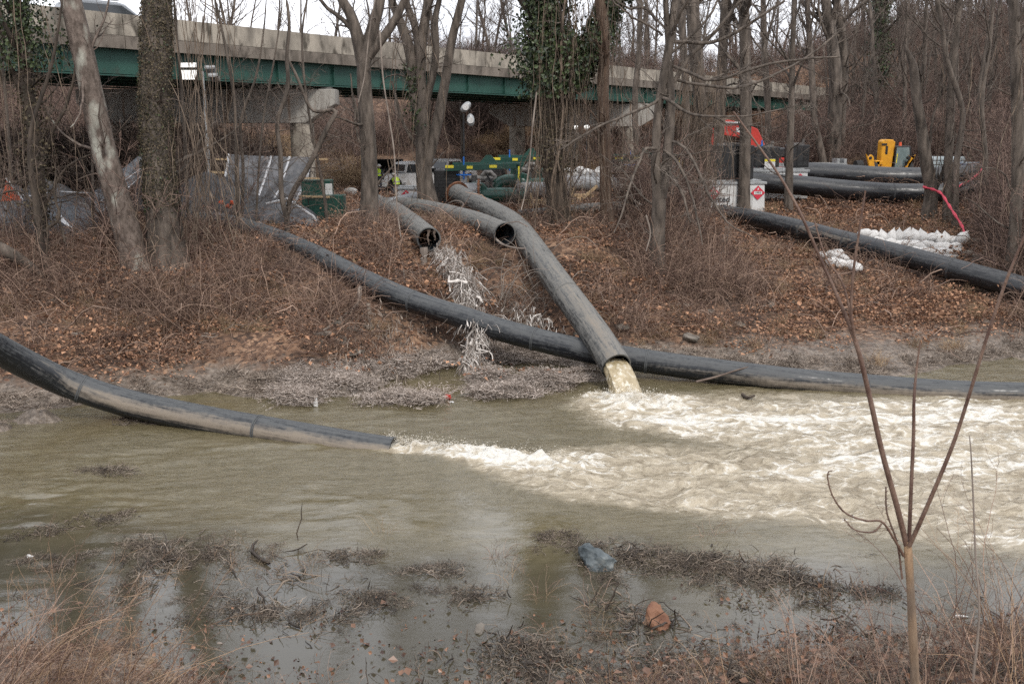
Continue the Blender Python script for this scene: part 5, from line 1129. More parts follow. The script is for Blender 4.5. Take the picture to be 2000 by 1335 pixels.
    if ivy:
        for iv in (ivy if isinstance(ivy, list) else [ivy]):
            si, z0, z1, n, size, off, mk = iv; Q, r = S[si]
            zz = Q[:, 2]; t = rng.uniform(z0, z1, n); i = np.clip(np.searchsorted(zz, t), 1, len(zz)-1); f = np.clip((t-zz[i-1])/(zz[i]-zz[i-1]+1e-6), 0, 1)[:, None]
            c = Q[i-1]*(1-f)+Q[i]*f; rr_ = r[i]; a = rng.uniform(0, 2*np.pi, n); out = np.stack([np.cos(a), np.sin(a), np.zeros(n)], -1)
            lump = .4+1.2*np.clip(.5+2*fbm(t*.8, a*.9, 3, seed), 0, 1.6); o_ = np.abs(rng.normal(0, 1, n))*off*lump
            pos = c+out*(rr_*1.02+o_)[:, None]; V, F = leaves(pos, out+rng.normal(0, .55, (n, 3)), size*rng.uniform(.6, 1.3, n), rng)
            me = mesh_np('ivy', V-np.array(base), F, attrs={'tint': np.repeat(rng.uniform(0, 1, n), 4)}, smooth=False); o = link('ivy', me, M[mk], root); o['kind'] = 'stuff'
    if hang:
        for hg in (hang if isinstance(hang, list) else [hang]):
            V, F = hanging(*hg, rng=rng); me = mesh_np('hanging_vines', V-np.array(base), F, attrs={'tint': np.zeros(len(V))}); o = link('hanging_vines', me, M['vine'], root); o['kind'] = 'stuff'
    return root
def leaves(pos, nrm, size, rng):
    n = len(pos); nn = unit(nrm); w = rng.normal(0, 1, (n, 3)); w[:, 2] -= .8; a = unit(w-(w*nn).sum(1, keepdims=True)*nn); b = np.cross(nn, a); s = size[:, None]
    V = np.stack([pos-a*s*.5, pos+b*s*.42+nn*s*.12, pos+a*s*.5-nn*s*.06, pos-b*s*.42+nn*s*.12], 1).reshape(-1, 3); F = np.arange(n*4).reshape(n, 4); return V, F
def hanging(px0, px1, y, ztop, zbot, n, rad=.010, spread=.5, conv=None, rng=RNG, m=18):
    n = int(n*.42); x0, x1 = P(px0, 300, y).x, P(px1, 300, y).x; xs = rng.uniform(x0, x1, n); ys_ = y+rng.normal(0, spread, n); zt = ztop-np.abs(rng.normal(0, 1, n))*1.5
    ze = np.array([gz(a, b) for a, b in zip(xs, ys_)]); ze = np.where(rng.random(n) < .6, np.maximum(ze, zbot), zbot+np.abs(rng.normal(0, 1.2, n))); t = np.linspace(0, 1, m)
    xe = xs+rng.normal(0, .5, n)
    if conv is not None: xs = xs*.45+P(conv, 300, y).x*.55
    Q = np.stack([xs[:, None]*(1-t)+xe[:, None]*t, np.repeat(ys_[:, None], m, 1), zt[:, None]*(1-t)+ze[:, None]*t], -1)
    v_ = np.cumsum(rng.normal(0, .035, (n, m, 3)), axis=1); w = np.cumsum(v_+rng.normal(0, .035, (n, m, 3)), axis=1); w -= w[:, :1]; w -= (w[:, -1:]*t[None, :, None])*.8; Q = Q+w*np.array([1, .7, .3])
    r = rad*.72*np.exp(rng.normal(0, .55, n)); return tubes(Q, np.repeat(r[:, None], m, 1), 3)

# --- left group
tree('vine_covered_tree', 'dark vine smothered tree at the far left edge with ivy at its top', [[(88, 528, 11), (82, 440, 12), (74, 330, 13), (58, 200, 13), (40, 60, 12), (30, 0, 11)]], 33, 'bark_dark', seed=1, H=14, vis=12, crown=(9, 9, 6),
     limbs=[[(74, 330, 6), (110, 250, 5), (140, 180, 4), (150, 110, 3)], [(60, 210, 6), (20, 120, 5), (-10, 60, 4)], [(80, 420, 4), (130, 330, 3), (200, 290, 2), (250, 230, 1.5)]],
     ivy=[(0, 9, 14, 5200, .12, .50, 'ivy'), (0, 4, 9, 1200, .10, .25, 'ivy_dry')], hang=[(-20, 130, 33, 11.5, 3.0, 95, .010, .9)])
tree('small_tree', 'small dark crooked tree in front of the grey tarp heap at the left', [[(95, 540, 7), (80, 470, 7), (72, 400, 7), (60, 330, 5), (62, 250, 4), (100, 130, 3), (120, 15, 2)]], 32, 'bark_dark', seed=2, H=11, vis=14, crown=(0, 0, 0),
     limbs=[[(78, 455, 5), (110, 420, 4), (98, 375, 3), (100, 330, 2)], [(110, 422, 4), (122, 460, 3), (128, 475, 2)], [(72, 400, 4), (40, 370, 3), (0, 380, 2)]])
tree('sycamore_tree', 'leaning sycamore with patchy pale bark at the left', [[(272, 545, 29), (262, 500, 25), (243, 430, 25), (225, 370, 24), (205, 300, 23), (190, 235, 22), (172, 150, 21), (152, 60, 20), (138, 0, 19)]], 32.8, 'bark_syc', seed=3, H=20, vis=3, crown=(9, 9, 7),
     hang=[(230, 300, 32.2, 6, 2.0, 22, .012, .2)])
tree('ivy_covered_tree', 'massive upright ivy covered trunk right of the leaning sycamore', [[(328, 505, 38), (322, 450, 34), (315, 380, 31), (308, 300, 28), (303, 200, 27), (305, 100, 27), (306, 0, 26)]], 33.4, 'bark', seed=4, H=21, vis=4, crown=(11, 9, 7),
     ivy=[(0, 4.6, 13, 15000, .06, .055, 'ivy_dry'), (0, 4.2, 13, 900, .07, .06, 'ivy')], hang=[(310, 460, 34, 12.5, 3.2, 120, .012, .8), (340, 440, 33, 8, 3, 60, .012, .5, 400)])
# slim stems between
slim = [((370, 460, 3.2), (366, 380, 3), (360, 250, 3), (352, 150, 2.5), (340, 0, 2)), ((465, 430, 4), (462, 330, 3.5), (458, 200, 3), (440, 90, 2.5), (420, 0, 2)), ((472, 440, 3.5), (475, 330, 3), (470, 240, 3), (500, 150, 2), (515, 60, 1.5), (520, 0, 1)),
        ((560, 430, 5), (550, 380, 5), (548, 300, 4.5), (542, 240, 4), (562, 170, 4), (560, 110, 3.5), (565, 50, 3), (560, 0, 2.5)), ((562, 425, 4), (570, 380, 5), (600, 330, 5), (640, 250, 5), (655, 215, 4), (610, 215, 3), (580, 150, 3), (560, 110, 2)),
        ((25, 470, 4), (22, 360, 4), (15, 240, 3), (5, 120, 3), (0, 0, 2)), ((183, 440, 2.6), (180, 300, 2.4), (172, 170, 2), (160, 60, 1.6), (158, 0, 1.4)), ((500, 450, 2.4), (505, 340, 2.2), (515, 230, 2), (535, 120, 1.6), (550, 20, 1.2)), ((640, 440, 3), (630, 360, 3), (612, 270, 2.6), (596, 170, 2.2), (590, 70, 2), (600, 0, 1.5))]
labs = ['thin straight sapling just right of the ivy covered trunk', 'thin sapling left of the hanging tarp seams reaching above the bridge', 'thin pale sapling crossing the left part of the hanging tarp', 'crooked slim tree in front of the middle of the hanging tarp', 'strongly bent slim tree whose top hooks back below the girder', 'thin dark sapling at the very left edge', 'slim sapling rising left of the leaning sycamore', 'whip thin sapling in front of the hanging tarp centre', 'slim leaning sapling at the right edge of the hanging tarp']
for i, st in enumerate(slim):
    tree('sapling', labs[i], [list(st)], 36.5+(i % 3)*.7, 'bark', seed=20+i, H=11, vis=20, crown=(0, 0, 0), group='slim saplings among the left trees', visk=3)
# --- the forked trees of the middle
tree('forked_tree', 'forked grey tree standing at the lip left of the open pipe', [[(722, 440, 21), (722, 400, 17), (722, 330, 15.5), (718, 250, 15), (712, 170, 14), (712, 120, 13), (726, 60, 11), (742, 0, 10)], [(712, 140, 13, .1), (700, 80, 12), (685, 30, 10), (668, 0, 9)], [(720, 110, 10), (765, 50, 8), (790, 0, 7)]], 39, seed=5, H=18, vis=6, crown=(6, 9, 7),
     limbs=[[(705, 90, 8), (680, 55, 7), (640, 15, 5), (610, -20, 4)], [(720, 340, 6), (716, 300, 4), (700, 260, 3), (690, 150, 2)]])
tree('multi_stem_tree', 'clump of several grey stems behind the open pipes with a broken stub', [[(838, 400, 19), (830, 350, 16), (826, 280, 14), (822, 200, 12), (822, 100, 10), (836, 0, 8)], [(832, 330, 11), (852, 250, 10), (868, 170, 9), (882, 80, 8), (902, 0, 7)], [(822, 260, 8), (808, 180, 9), (800, 100, 10), (780, 40, 8), (765, 0, 7)], [(822, 150, 8), (812, 60, 7), (792, 0, 6)], [(830, 210, 7), (850, 120, 7), (850, 40, 6), (858, 0, 5)]], 46, seed=6, H=18, vis=5, crown=(5, 8, 6),
     limbs=[[(838, 370, 8), (825, 300, 6), (790, 240, 4), (770, 160, 3)]], ivy=(2, 7, 10, 500, .13, .12, 'ivy'), hang=[(770, 850, 44, 12, 4, 26, .018, .6)])
# --- ivy / vine covered pair
tree('ivy_covered_tree', 'twin leaning trunks smothered in dark ivy and vines right of the pumps', [[(1092, 440, 24), (1088, 380, 20), (1078, 290, 20), (1074, 200, 20), (1070, 100, 20), (1062, 0, 18)], [(1084, 250, 14), (1110, 180, 15), (1145, 110, 16), (1175, 50, 14), (1195, 0, 12)]], 39.5, 'bark_dark', seed=7, H=18, vis=5, crown=(7, 8, 6),
     ivy=[(0, 8.3, 14.5, 11000, .15, .50, 'ivy'), (1, 8.5, 14, 7500, .15, .28, 'ivy'), (0, 5.5, 9.5, 1800, .11, .3, 'ivy_dry')], hang=[(1048, 1120, 39, 12.5, 3.4, 190, .012, .5), (1100, 1200, 39, 12.5, 6, 70, .011, .5)])
tree('vine_wrapped_tree', 'slim red brown vine wrapped trunk left of the twin trunked tree', [[(1188, 445, 13), (1184, 380, 12), (1182, 280, 11), (1178, 180, 11), (1180, 80, 11), (1172, 0, 10)]], 39, 'bark_red', seed=8, H=16, vis=7, crown=(6, 7, 5), hang=[(1165, 1200, 38.8, 12.5, 3.4, 50, .014, .25), (1195, 1275, 39, 12, 4, 40, .010, .7)])
# --- twin trunk tree with the long limbs
tree('twin_trunk_tree', 'twin trunked grey tree with long pale limbs sweeping right above the slope', [[(1283, 500, 16), (1285, 440, 14), (1287, 390, 13), (1281, 330, 9), (1283, 260, 8.5), (1288, 200, 8), (1302, 120, 8.5), (1312, 60, 8.5), (1320, 0, 8)], [(1290, 385, 12), (1303, 320, 10), (1308, 240, 10), (1310, 180, 8), (1306, 100, 6), (1300, 0, 5)]], 35.6, seed=9, H=17, vis=8, crown=(6, 8, 6), lsc=1.7, twig='twig_pale',
     limbs=[[(1290, 195, 6), (1325, 145, 6), (1352, 105, 6), (1380, 80, 5.5), (1410, 50, 4.5), (1455, -5, 3.5)], [(1300, 85, 4.5), (1325, 83, 5), (1370, 84, 5, -.4), (1420, 72, 4.5, -.8), (1470, 42, 4, -1.1), (1530, 5, 3, -1.5)],
            [(1315, 130, 4), (1345, 142, 4.5, -.4), (1385, 157, 4.5, -.8), (1430, 148, 4, -1.1), (1490, 128, 3.5, -1.4), (1570, 116, 3, -1.8), (1640, 112, 2, -2)], [(1315, 155, 4, .3), (1370, 162, 4, .4), (1440, 167, 4, .5), (1510, 145, 3.4, .6), (1600, 95, 2.6, .7), (1680, 30, 2, .8)],
            [(1288, 192, 4), (1262, 206, 4, -.5), (1225, 222, 3.5, -1), (1180, 242, 3.2, -1.3), (1140, 262, 3, -1.6), (1095, 290, 2, -1.9)], [(1290, 190, 4.5), (1318, 205, 4.5, -.6), (1350, 228, 4, -.9), (1400, 234, 3, -1.2), (1470, 232, 2, -1.5), (1560, 210, 1.2, -1.7)],
            [(1283, 290, 4, -.1), (1262, 292, 4, -.6), (1240, 330, 3.4, -1.1), (1222, 370, 3, -1.5), (1208, 420, 2.2, -1.9), (1195, 455, 1.5, -2.1)], [(1296, 292, 4), (1320, 320, 4, -.7), (1345, 380, 3.5, -1.2), (1362, 440, 2.5, -1.7), (1370, 480, 1.5, -2)],
            [(1306, 275, 4), (1335, 285, 4, -.5), (1360, 330, 3.6, -1), (1385, 390, 3, -1.5), (1420, 440, 2, -2), (1470, 470, 1.2, -2.2)], [(1292, 330, 4), (1310, 335, 4, -.6), (1335, 375, 3.3, -1.2), (1350, 430, 2.2, -1.6)],
            [(1284, 40, 4), (1260, 15, 4), (1225, 14, 3), (1200, 0, 2)], [(1294, 70, 3, -.5), (1260, 45, 3, -.8), (1220, 20, 2.4, -1.1), (1190, -10, 2, -1.3)]])
# --- right hand trunks
tree('tree', 'trunk hidden in a dense curtain of brown vines behind the twin trunked tree', [[(1372, 402, 12), (1372, 330, 12), (1368, 200, 13), (1358, 100, 13), (1352, 0, 12)]], 47, 'bark', seed=10, H=17, vis=8, crown=(7, 8, 6), hang=[(1325, 1395, 46, 10.5, 3.4, 300, .013, .8), (1330, 1385, 46, 8, 3.4, 220, .012, .6, 1372)])
rt = [([(1398, 395, 11), (1402, 300, 10), (1408, 180, 10), (1412, 90, 9), (1418, 0, 9)], 49, 'straight grey trunk left of the lettered white tank'),
      ([(1453, 392, 12), (1455, 300, 11), (1457, 200, 11), (1455, 100, 10), (1452, 0, 10)], 48, 'straight grey trunk standing in front of the lettered white tank'),
      ([(1540, 382, 8), (1542, 300, 7), (1546, 200, 6), (1548, 100, 5), (1552, 0, 5)], 49.5, 'slim straight trunk in front of the pipe ends'),
      ([(1608, 318, 7), (1600, 280, 7), (1590, 230, 6), (1586, 150, 6), (1580, 60, 5), (1576, 0, 5)], 66, 'slim slanting trunk left of the fluted pale trunk'),
      ([(1628, 320, 14), (1630, 250, 13), (1632, 150, 12), (1622, 60, 10), (1612, 0, 9)], 67, 'broad pale fluted trunk rising behind the silver frame'),
      ([(1640, 320, 9), (1643, 220, 9), (1648, 120, 9), (1640, 40, 8), (1632, 0, 7)], 68, 'pale trunk close beside the fluted trunk'),
      ([(1716, 260, 9), (1718, 150, 9), (1720, 60, 9), (1721, 0, 8)], 84, 'distant trunk with dark green ivy above the telehandler'),
      ([(1850, 405, 9), (1852, 320, 8), (1856, 220, 8), (1862, 120, 7), (1874, 0, 6)], 47, 'pale split barked trunk right of the red hose'),
      ([(1866, 415, 6), (1868, 320, 6), (1880, 220, 5), (1850, 120, 5), (1838, 40, 4), (1830, 0, 4)], 46, 'slim trunk behind the split barked trunk at the right'),
      ([(1975, 520, 12), (1985, 400, 11), (1988, 260, 11), (1984, 120, 10), (1980, 0, 9)], 38, 'dark trunk at the right edge above the riprap'),
      ([(1920, 420, 5), (1925, 320, 5), (1918, 200, 4), (1932, 90, 4), (1940, 0, 3)], 45, 'thin trunk between the hose rack and the right edge'),
      ([(1500, 330, 6), (1500, 220, 6), (1494, 120, 6), (1490, 0, 5)], 70, 'thin trunk behind the red excavator'),
      ([(1342, 330, 7), (1340, 200, 7), (1336, 100, 6), (1330, 0, 6)], 66, 'thin trunk seen behind the right stem of the twin trunked tree'),
      ([(1245, 330, 6), (1240, 200, 6), (1248, 100, 5), (1250, 0, 5)], 68, 'thin trunk left of the twin trunked tree beyond the bridge pier')]
for i, (st, y, lab) in enumerate(rt):
    tree('tree', lab, [st], y, 'bark' if i % 3 else 'bark', seed=60+i, H=16 if y < 60 else 19, vis=9, crown=(8, 8, 6), group='straight trunks on the right', visk=3,
         ivy=(0, 10.5, 20, 3500, .22, .28, 'ivy') if 'ivy' in lab else None, hang=[(st[0][0]-30, st[0][0]+30, y-.5, 11, 4, 20, .014, 1.0)] if i in (0, 7, 9) else None)
tree('snag_tree', 'broken dead snag with splintered tip standing before the black pipes', [[(1815, 410, 14), (1818, 370, 12), (1808, 310, 12), (1800, 250, 10), (1790, 190, 9), (1785, 135, 8), (1778, 115, 6), (1770, 95, 3), (1766, 86, 1)]], 47.5, 'bark', seed=90, vis=0, crown=(0, 0, 0),
     limbs=[[(1812, 300, 3.5), (1825, 230, 3), (1850, 160, 2.5), (1870, 110, 2)], [(1788, 150, 3), (1795, 128, 2), (1796, 118, 1)], [(1822, 385, 6), (1835, 345, 5), (1850, 310, 4), (1870, 260, 3)]])
# --- forest on the hillside beyond the bridge
protos = []
for i in range(6):
    rng = np.random.default_rng(300+i); H = [15, 18, 13, 20, 16, 11][i]; pts = grow(np.array([[0, 0, -.4]]), np.array([[rng.normal(0, .06), 0, 1.]]), [H], 10, .05, .03, rng=rng)[0]
    r = np.linspace([.20, .24, .14, .26, .17, .10][i], .025, 11); Q = resample([list(p)+[q] for p, q in zip(pts, r)], 24)
    A = Acc(); trunk_geo(A, Q[:, :3], Q[:, 3], 9, seed=i); B = Acc(); SQ, SR = Q[None, :, :3], Q[None, :, 3]
    Pa, Ra = spawn(SQ, SR, 20, .22, .98, .7, .32, .5, 8, .12, .07, rmin=.02, rng=rng); A.tubes(Pa, Ra, 5)
    Pb, Rb = spawn(Pa, Ra, 9, .1, 1, .7, .45, .5, 6, .15, .05, rmin=.012, rng=rng); B.tubes(Pb, Rb, 3)
    Pc, Rc = spawn(Pb, Rb, 5, .1, 1, .7, .55, .6, 4, .18, .03, rmin=.008, rng=rng); B.tubes(Pc, Rc, 3)
    ta, tb_ = A.mesh('trunk'), B.mesh('twigs'); ta.materials.append(M['bark']); tb_.materials.append(M['twig']); protos.append((ta, tb_))
rr = random.Random(11); cnt = 0; placed = []
def brd(x, y): q = np.array([x, y])-BA; return float(q @ BU), float(q @ BN)
tries = 0
while cnt < 170 and tries < 9000:
    tries += 1; y = rr.uniform(60, 165)**1.0; px = rr.uniform(380, 2080); x = (px-1000)/FPX*y
    s_, o_ = brd(x, y)
    if -13.5 < o_ < 2.0 and s_ < 90: continue
    if o_ > 0 and (y < 72 or o_ < 12) and px < 1600: continue
    if y < 66 and px > 1560 and px < 1960: continue
    if px < 1000 and rr.random() < .84: continue
    if px > 1000 and y > 120 and rr.random() < .3: continue
    if any((x-a)**2+(y-b)**2 < 5 for a, b in placed): continue
    placed.append((x, y)); k_ = rr.randrange(6); ta, tb_ = protos[k_]
    root = thing('forest_tree', 'bare grey brown tree on the wooded hillside beyond the bridge', 'tree', (x, y, gz(x, y)), rr.uniform(0, 6.28), 'bare trees on the wooded hillside')
    s0 = rr.uniform(.8, 1.15); root.scale = (s0, s0, s0*rr.uniform(.9, 1.15)); link('trunk', ta, None, root); o = link('twigs', tb_, None, root); o['kind'] = 'stuff'; cnt += 1
# two dense tangles showing above the parapet
for i, (px, y, w_, h_) in enumerate(((948, 92, 3.6, 7), (905, 90, 2.6, 6.5))):
    x = (px-1000)/FPX*y; z = gz(x, y); rng = np.random.default_rng(i+70); n = 220; a = rng.uniform(0, 6.28, n); rr_ = np.sqrt(rng.random(n))*w_*.4
    S_ = np.stack([x+np.cos(a)*rr_, y+np.sin(a)*rr_, np.full(n, z-.2)], -1); D_ = np.stack([np.cos(a)*.18, np.sin(a)*.18, np.ones(n)], -1)
    A = Acc(); Q = grow(S_, D_, rng.uniform(.5, 1, n)*(15.5-z), 10, .10, .02, .10, rng); R_ = np.linspace(.035, .01, 11)[None]*np.ones((n, 1)); A.tubes(Q, R_, 4)
    Pb, Rb = spawn(Q, R_, 8, .3, 1, .8, .25, .5, 5, .2, .0, .2, rmin=.01, rng=rng); A.tubes(Pb, Rb, 3)
    o = link('vine_thicket', A.mesh('vine_thicket', (x, y, z)), M['brush'], None, (x, y, z)); tag(o, ['large dark tangle of vines rising above the parapet left of the ivy trunks', 'narrow dark tangle of vines above the parapet beside the clump of grey stems'][i], 'thicket')
# ============================================================ SCATTER (stuff only)
def scatter(name, pts, rots, scl, idx, meshes, label=None, cat=None, kind='stuff'):
    pts = np.asarray(pts, np.float32); me = bpy.data.meshes.new(name); me.vertices.add(len(pts)); me.vertices.foreach_set('co', pts.ravel())
    a = me.attributes.new('rot', 'FLOAT_VECTOR', 'POINT'); a.data.foreach_set('vector', np.asarray(rots, np.float32).ravel())
    a = me.attributes.new('scl', 'FLOAT', 'POINT'); a.data.foreach_set('value', np.asarray(scl, np.float32))
    a = me.attributes.new('idx', 'INT', 'POINT'); a.data.foreach_set('value', np.asarray(idx, np.int32))
    o = bpy.data.objects.new(name, me); COL.objects.link(o); tag(o, label, cat, kind=kind)
    g = bpy.data.node_groups.new(name, 'GeometryNodeTree'); g.interface.new_socket('Geometry', in_out='INPUT', socket_type='NodeSocketGeometry'); g.interface.new_socket('Geometry', in_out='OUTPUT', socket_type='NodeSocketGeometry')
    N = g.nodes.new; K = g.links.new; gi = N('NodeGroupInput'); go_ = N('NodeGroupOutput'); jn = N('GeometryNodeJoinGeometry')
    for i, m_ in enumerate(meshes):
        src = bpy.data.objects.new(name+'_source', m_); oi = N('GeometryNodeObjectInfo'); oi.inputs['Object'].default_value = src; oi.inputs['As Instance'].default_value = True; K(oi.outputs['Geometry'], jn.inputs[0])
    ip = N('GeometryNodeInstanceOnPoints'); ip.inputs['Pick Instance'].default_value = True
    def at(nm, ty): n_ = N('GeometryNodeInputNamedAttribute'); n_.data_type = ty; n_.inputs[0].default_value = nm; return n_.outputs[0]
    e2 = N('FunctionNodeEulerToRotation'); K(at('rot', 'FLOAT_VECTOR'), e2.inputs[0]); K(e2.outputs[0], ip.inputs['Rotation']); K(at('scl', 'FLOAT'), ip.inputs['Scale']); K(at('idx', 'INT'), ip.inputs['Instance Index'])
    K(gi.outputs[0], ip.inputs['Points']); K(jn.outputs[0], ip.inputs['Instance']); K(ip.outputs[0], go_.inputs[0])
    md = o.modifiers.new('scatter', 'NODES'); md.node_group = g; return o
def m_bramble(seed, n=46, h=1.15, mt='bramble', spread=.6, lean=.65, k2=2, rad=.0062):
    rng = np.random.default_rng(seed); a = rng.uniform(0, 6.28, n); r = np.sqrt(rng.random(n))*spread
    S = np.stack([np.cos(a)*r, np.sin(a)*r, np.full(n, -.08)], -1); D = np.stack([rng.normal(0, lean, n), rng.normal(0, lean, n), np.ones(n)], -1)
    Q = grow(S, D, h*rng.uniform(.4, 1.3, n), 7, .16, .0, .38, rng); R_ = rad*rng.uniform(.7, 1.3, n)[:, None]*np.linspace(1.2, .6, 8)[None]
    A = Acc(); A.tubes(Q, R_, 3, a=rng.uniform(0, 1, n))
    Pb, Rb = spawn(Q, R_, k2, .15, 1, .9, .4, .7, 4, .22, .03, rmin=.0025, rng=rng); A.tubes(Pb, Rb, 3, a=rng.uniform(0, 1, len(Pb)))
    me = A.mesh('clump'); me.materials.append(M[mt]); return me
def m_thicket(seed, n=12, h=3.6, mt='brush'):
    rng = np.random.default_rng(seed); a = rng.uniform(0, 6.28, n); r = np.sqrt(rng.random(n))*.7
    S = np.stack([np.cos(a)*r, np.sin(a)*r, np.full(n, -.2)], -1); D = np.stack([rng.normal(0, .25, n), rng.normal(0, .25, n), np.ones(n)], -1)
    Q = grow(S, D, h*rng.uniform(.6, 1.15, n), 8, .10, .02, .10, rng); R_ = .018*rng.uniform(.7, 1.3, n)[:, None]*np.linspace(1.2, .4, 9)[None]
    A = Acc(); A.tubes(Q, R_, 4, a=rng.uniform(0, 1, n))
    Pb, Rb = spawn(Q, R_, 10, .1, 1, .8, .42, .55, 5, .18, .03, rmin=.009, rng=rng); A.tubes(Pb, Rb, 3, a=rng.uniform(0, 1, len(Pb)))
    Pc, Rc = spawn(Pb, Rb, 3, .1, 1, .8, .55, .7, 4, .2, .0, rmin=.006, rng=rng); A.tubes(Pc, Rc, 3, a=rng.uniform(0, 1, len(Pc)))
    me = A.mesh('thicket'); me.materials.append(M[mt]); return me
def m_leaves(seed, n=55, sp=.42, mt='leaf'):
    rng = np.random.default_rng(seed); p = rng.normal(0, sp, (n, 3)); p[:, 2] = np.abs(rng.normal(0, .03, n))+.01; nr = rng.normal(0, .55, (n, 3)); nr[:, 2] += 1
    V, F = leaves(p, nr, np.clip(np.exp(rng.normal(-2.55, .38, n)), .03, .18), rng); me = mesh_np('leaf_patch', V, F, attrs={'tint': np.repeat(rng.uniform(0, 1, n), 4)}, smooth=False); me.materials.append(M[mt]); return me
def m_debris(seed, n=170, sp=.38, ln=.28, th=.06, mt='debris', nl=10, lr=-5.0):
    rng = np.random.default_rng(seed); S = rng.normal(0, sp, (n, 3))*np.array([1.3, .7, 0]); S[:, 2] = np.abs(rng.normal(0, th, n))*np.exp(-(S[:, 0]**2+S[:, 1]**2)/sp**2*.6)-.01
    D = rng.normal(0, 1, (n, 3))*np.array([1.4, .6, .30]); D[:, 2] += .05
    Q = grow(S, D, ln*rng.uniform(.4, 1.5, n), 5, .35, .0, .10, rng); Q[..., 2] = np.maximum(Q[..., 2], -.02); R_ = np.exp(rng.normal(lr, .45, n))[:, None]*np.array([.7, 1.2, 1, 1.1, .8, .4])[None]
    A = Acc(); A.tubes(Q, R_, 3, a=rng.uniform(0, 1, n))
    me = A.mesh('debris'); me.materials.append(M[mt]); return me
BR = [m_bramble(i) for i in range(4)]; BRT = [m_bramble(10+i, 34, 1.9, 'bramble', .7, .5, 3, .008) for i in range(3)]; TH = [m_thicket(20+i) for i in range(4)]
GR = [m_bramble(30+i, 90, .55, 'drygrass', .3, .35, 0, .004) for i in range(3)]; LV = [m_leaves(40+i) for i in range(4)]; DB = [m_debris(50+i) for i in range(4)]; DS = [m_debris(60+i, (16, 34, 50, 26)[i], (.5, .4, .35, .25)[i], (.5, .22, .3, .12)[i], .015, 'debris_wet') for i in range(4)]; DW = [m_debris(64+i, (60, 110, 150)[i], .34, (.34, .2, .26)[i], .06, 'debris_wet') for i in range(3)]; DP = [m_debris(68+i, 150, .38, (.2, .3, .16)[i], .05, 'debris_pale') for i in range(3)]
# pipe clearance
PX = []
for px_ in (D_px, A_px, B_px, C_px, E_px, F_px):
    c = catmull([P(x, y, d) for x, y, d in px_], 12); PX.append(c)
PX = np.concatenate(PX)
def clear(x, y, z, d):
    q = (x[:, None]-PX[None, :, 0])**2+(y[:, None]-PX[None, :, 1]-.15)**2; low = PX[None, :, 2] < z[:, None]+1.6
    return ~np.any((q < d*d) & low, axis=1)
def rnd_pts(n, x0, x1, y0, y1, dens, rng, clr=0.0):
    x = rng.uniform(x0, x1, n); y = rng.uniform(y0, y1, n); z = ground_h(x, y); k = (z > .02) & (rng.random(n) < dens(x, y, z))
    x, y, z = x[k], y[k], z[k]
    if clr: k = clear(x, y, z, clr); x, y, z = x[k], y[k], z[k]
    return np.stack([x, y, z], -1)
def rots(n, rng, tilt=.12): return np.stack([rng.normal(0, tilt, n), rng.normal(0, tilt, n), rng.uniform(0, 6.28, n)], -1)
def put(name, p, sc, meshes, rng, label, cat, tilt=.12):
    n = len(p); return scatter(name, p, rots(n, rng, tilt), sc(rng, n), rng.integers(0, len(meshes), n), meshes, label, cat)
rng = np.random.default_rng(77)
# leaves over the bank
p = rnd_pts(15000, -24, 26, 24, 56, lambda x, y, z: sst(.25, .8, z)*np.clip(.62+fbm(x*.5, y*.5, 4, 1)*2.6, .06, 1), rng, .5); p[:, 2] += .02
put('leaf_litter', p, lambda r, n: r.uniform(.7, 1.3, n), LV, rng, 'brown dead leaves covering the far bank and clearing', 'leaves', .2)
FT = [m_debris(72+i, 5, .5, 1.1, .04, 'bramble') for i in range(3)]+[m_debris(75, 4, .4, .8, .03, 'twig_pale')]
p = rnd_pts(1500, -22, 24, 26, 56, lambda x, y, z: sst(.2, .6, z)*.8, rng, .5); p[:, 2] += .03
put('fallen_twigs', p, lambda r, n: r.uniform(.6, 1.8, n), FT, rng, 'fallen sticks lying scattered on the leaf litter', 'sticks', .15)
# brambles on the left and centre bank
def dl(x, y, z):
    d = np.clip(.42+fbm(x*.35, y*.35, 3, 2)*2.2, .05, 1)*sst(.3, .7, z); right = sst(5.0, 8, x)
    d = d*(1-.72*right*sst(30.5, 32, y)*(1-sst(17, 21, x))); d = d*(1-.88*sst(41, 44, y)*(1-sst(18, 22, x))); d = np.where((x > -4) & (x < 2.5) & (y > 33), d*.45, d); return d
p = rnd_pts(5200, -23, 25, 25, 62, dl, rng, .7)
put('bank_undergrowth', p, lambda r, n: r.uniform(.55, 1.15, n), BR, rng, 'reddish brown brambles and dry canes over the far bank', 'brambles', .25)
p = rnd_pts(230, -22, -3, 29, 35, lambda x, y, z: np.clip(.5+fbm(x*.5, y*.5, 3, 5)*2, 0, 1)*sst(.8, 1.6, z), rng, 1.0)
p = np.concatenate([p, rnd_pts(110, 4.5, 9, 34, 41, lambda x, y, z: x*0+.8, rng, 1.1), rnd_pts(900, 13, 28, 33, 54, lambda x, y, z: sst(.475, .51, x/(y*.98+1.4)), rng, 1.2)])
put('tall_undergrowth', p, lambda r, n: r.uniform(.7, 1.2, n), BRT, rng, 'tall tangled brown canes round the trees of the bank', 'brambles', .25)
# dry grass tufts along the lip and the clearing edge
p = rnd_pts(2600, -20, 25, 29, 56, lambda x, y, z: np.clip(.25+fbm(x*.6, y*.6, 3, 6)*2.2, 0, .8), rng, .6)
put('dry_grass', p, lambda r, n: r.uniform(.5, 1.1, n), GR, rng, 'tufts of straw coloured dry grass between the brambles', 'grass')
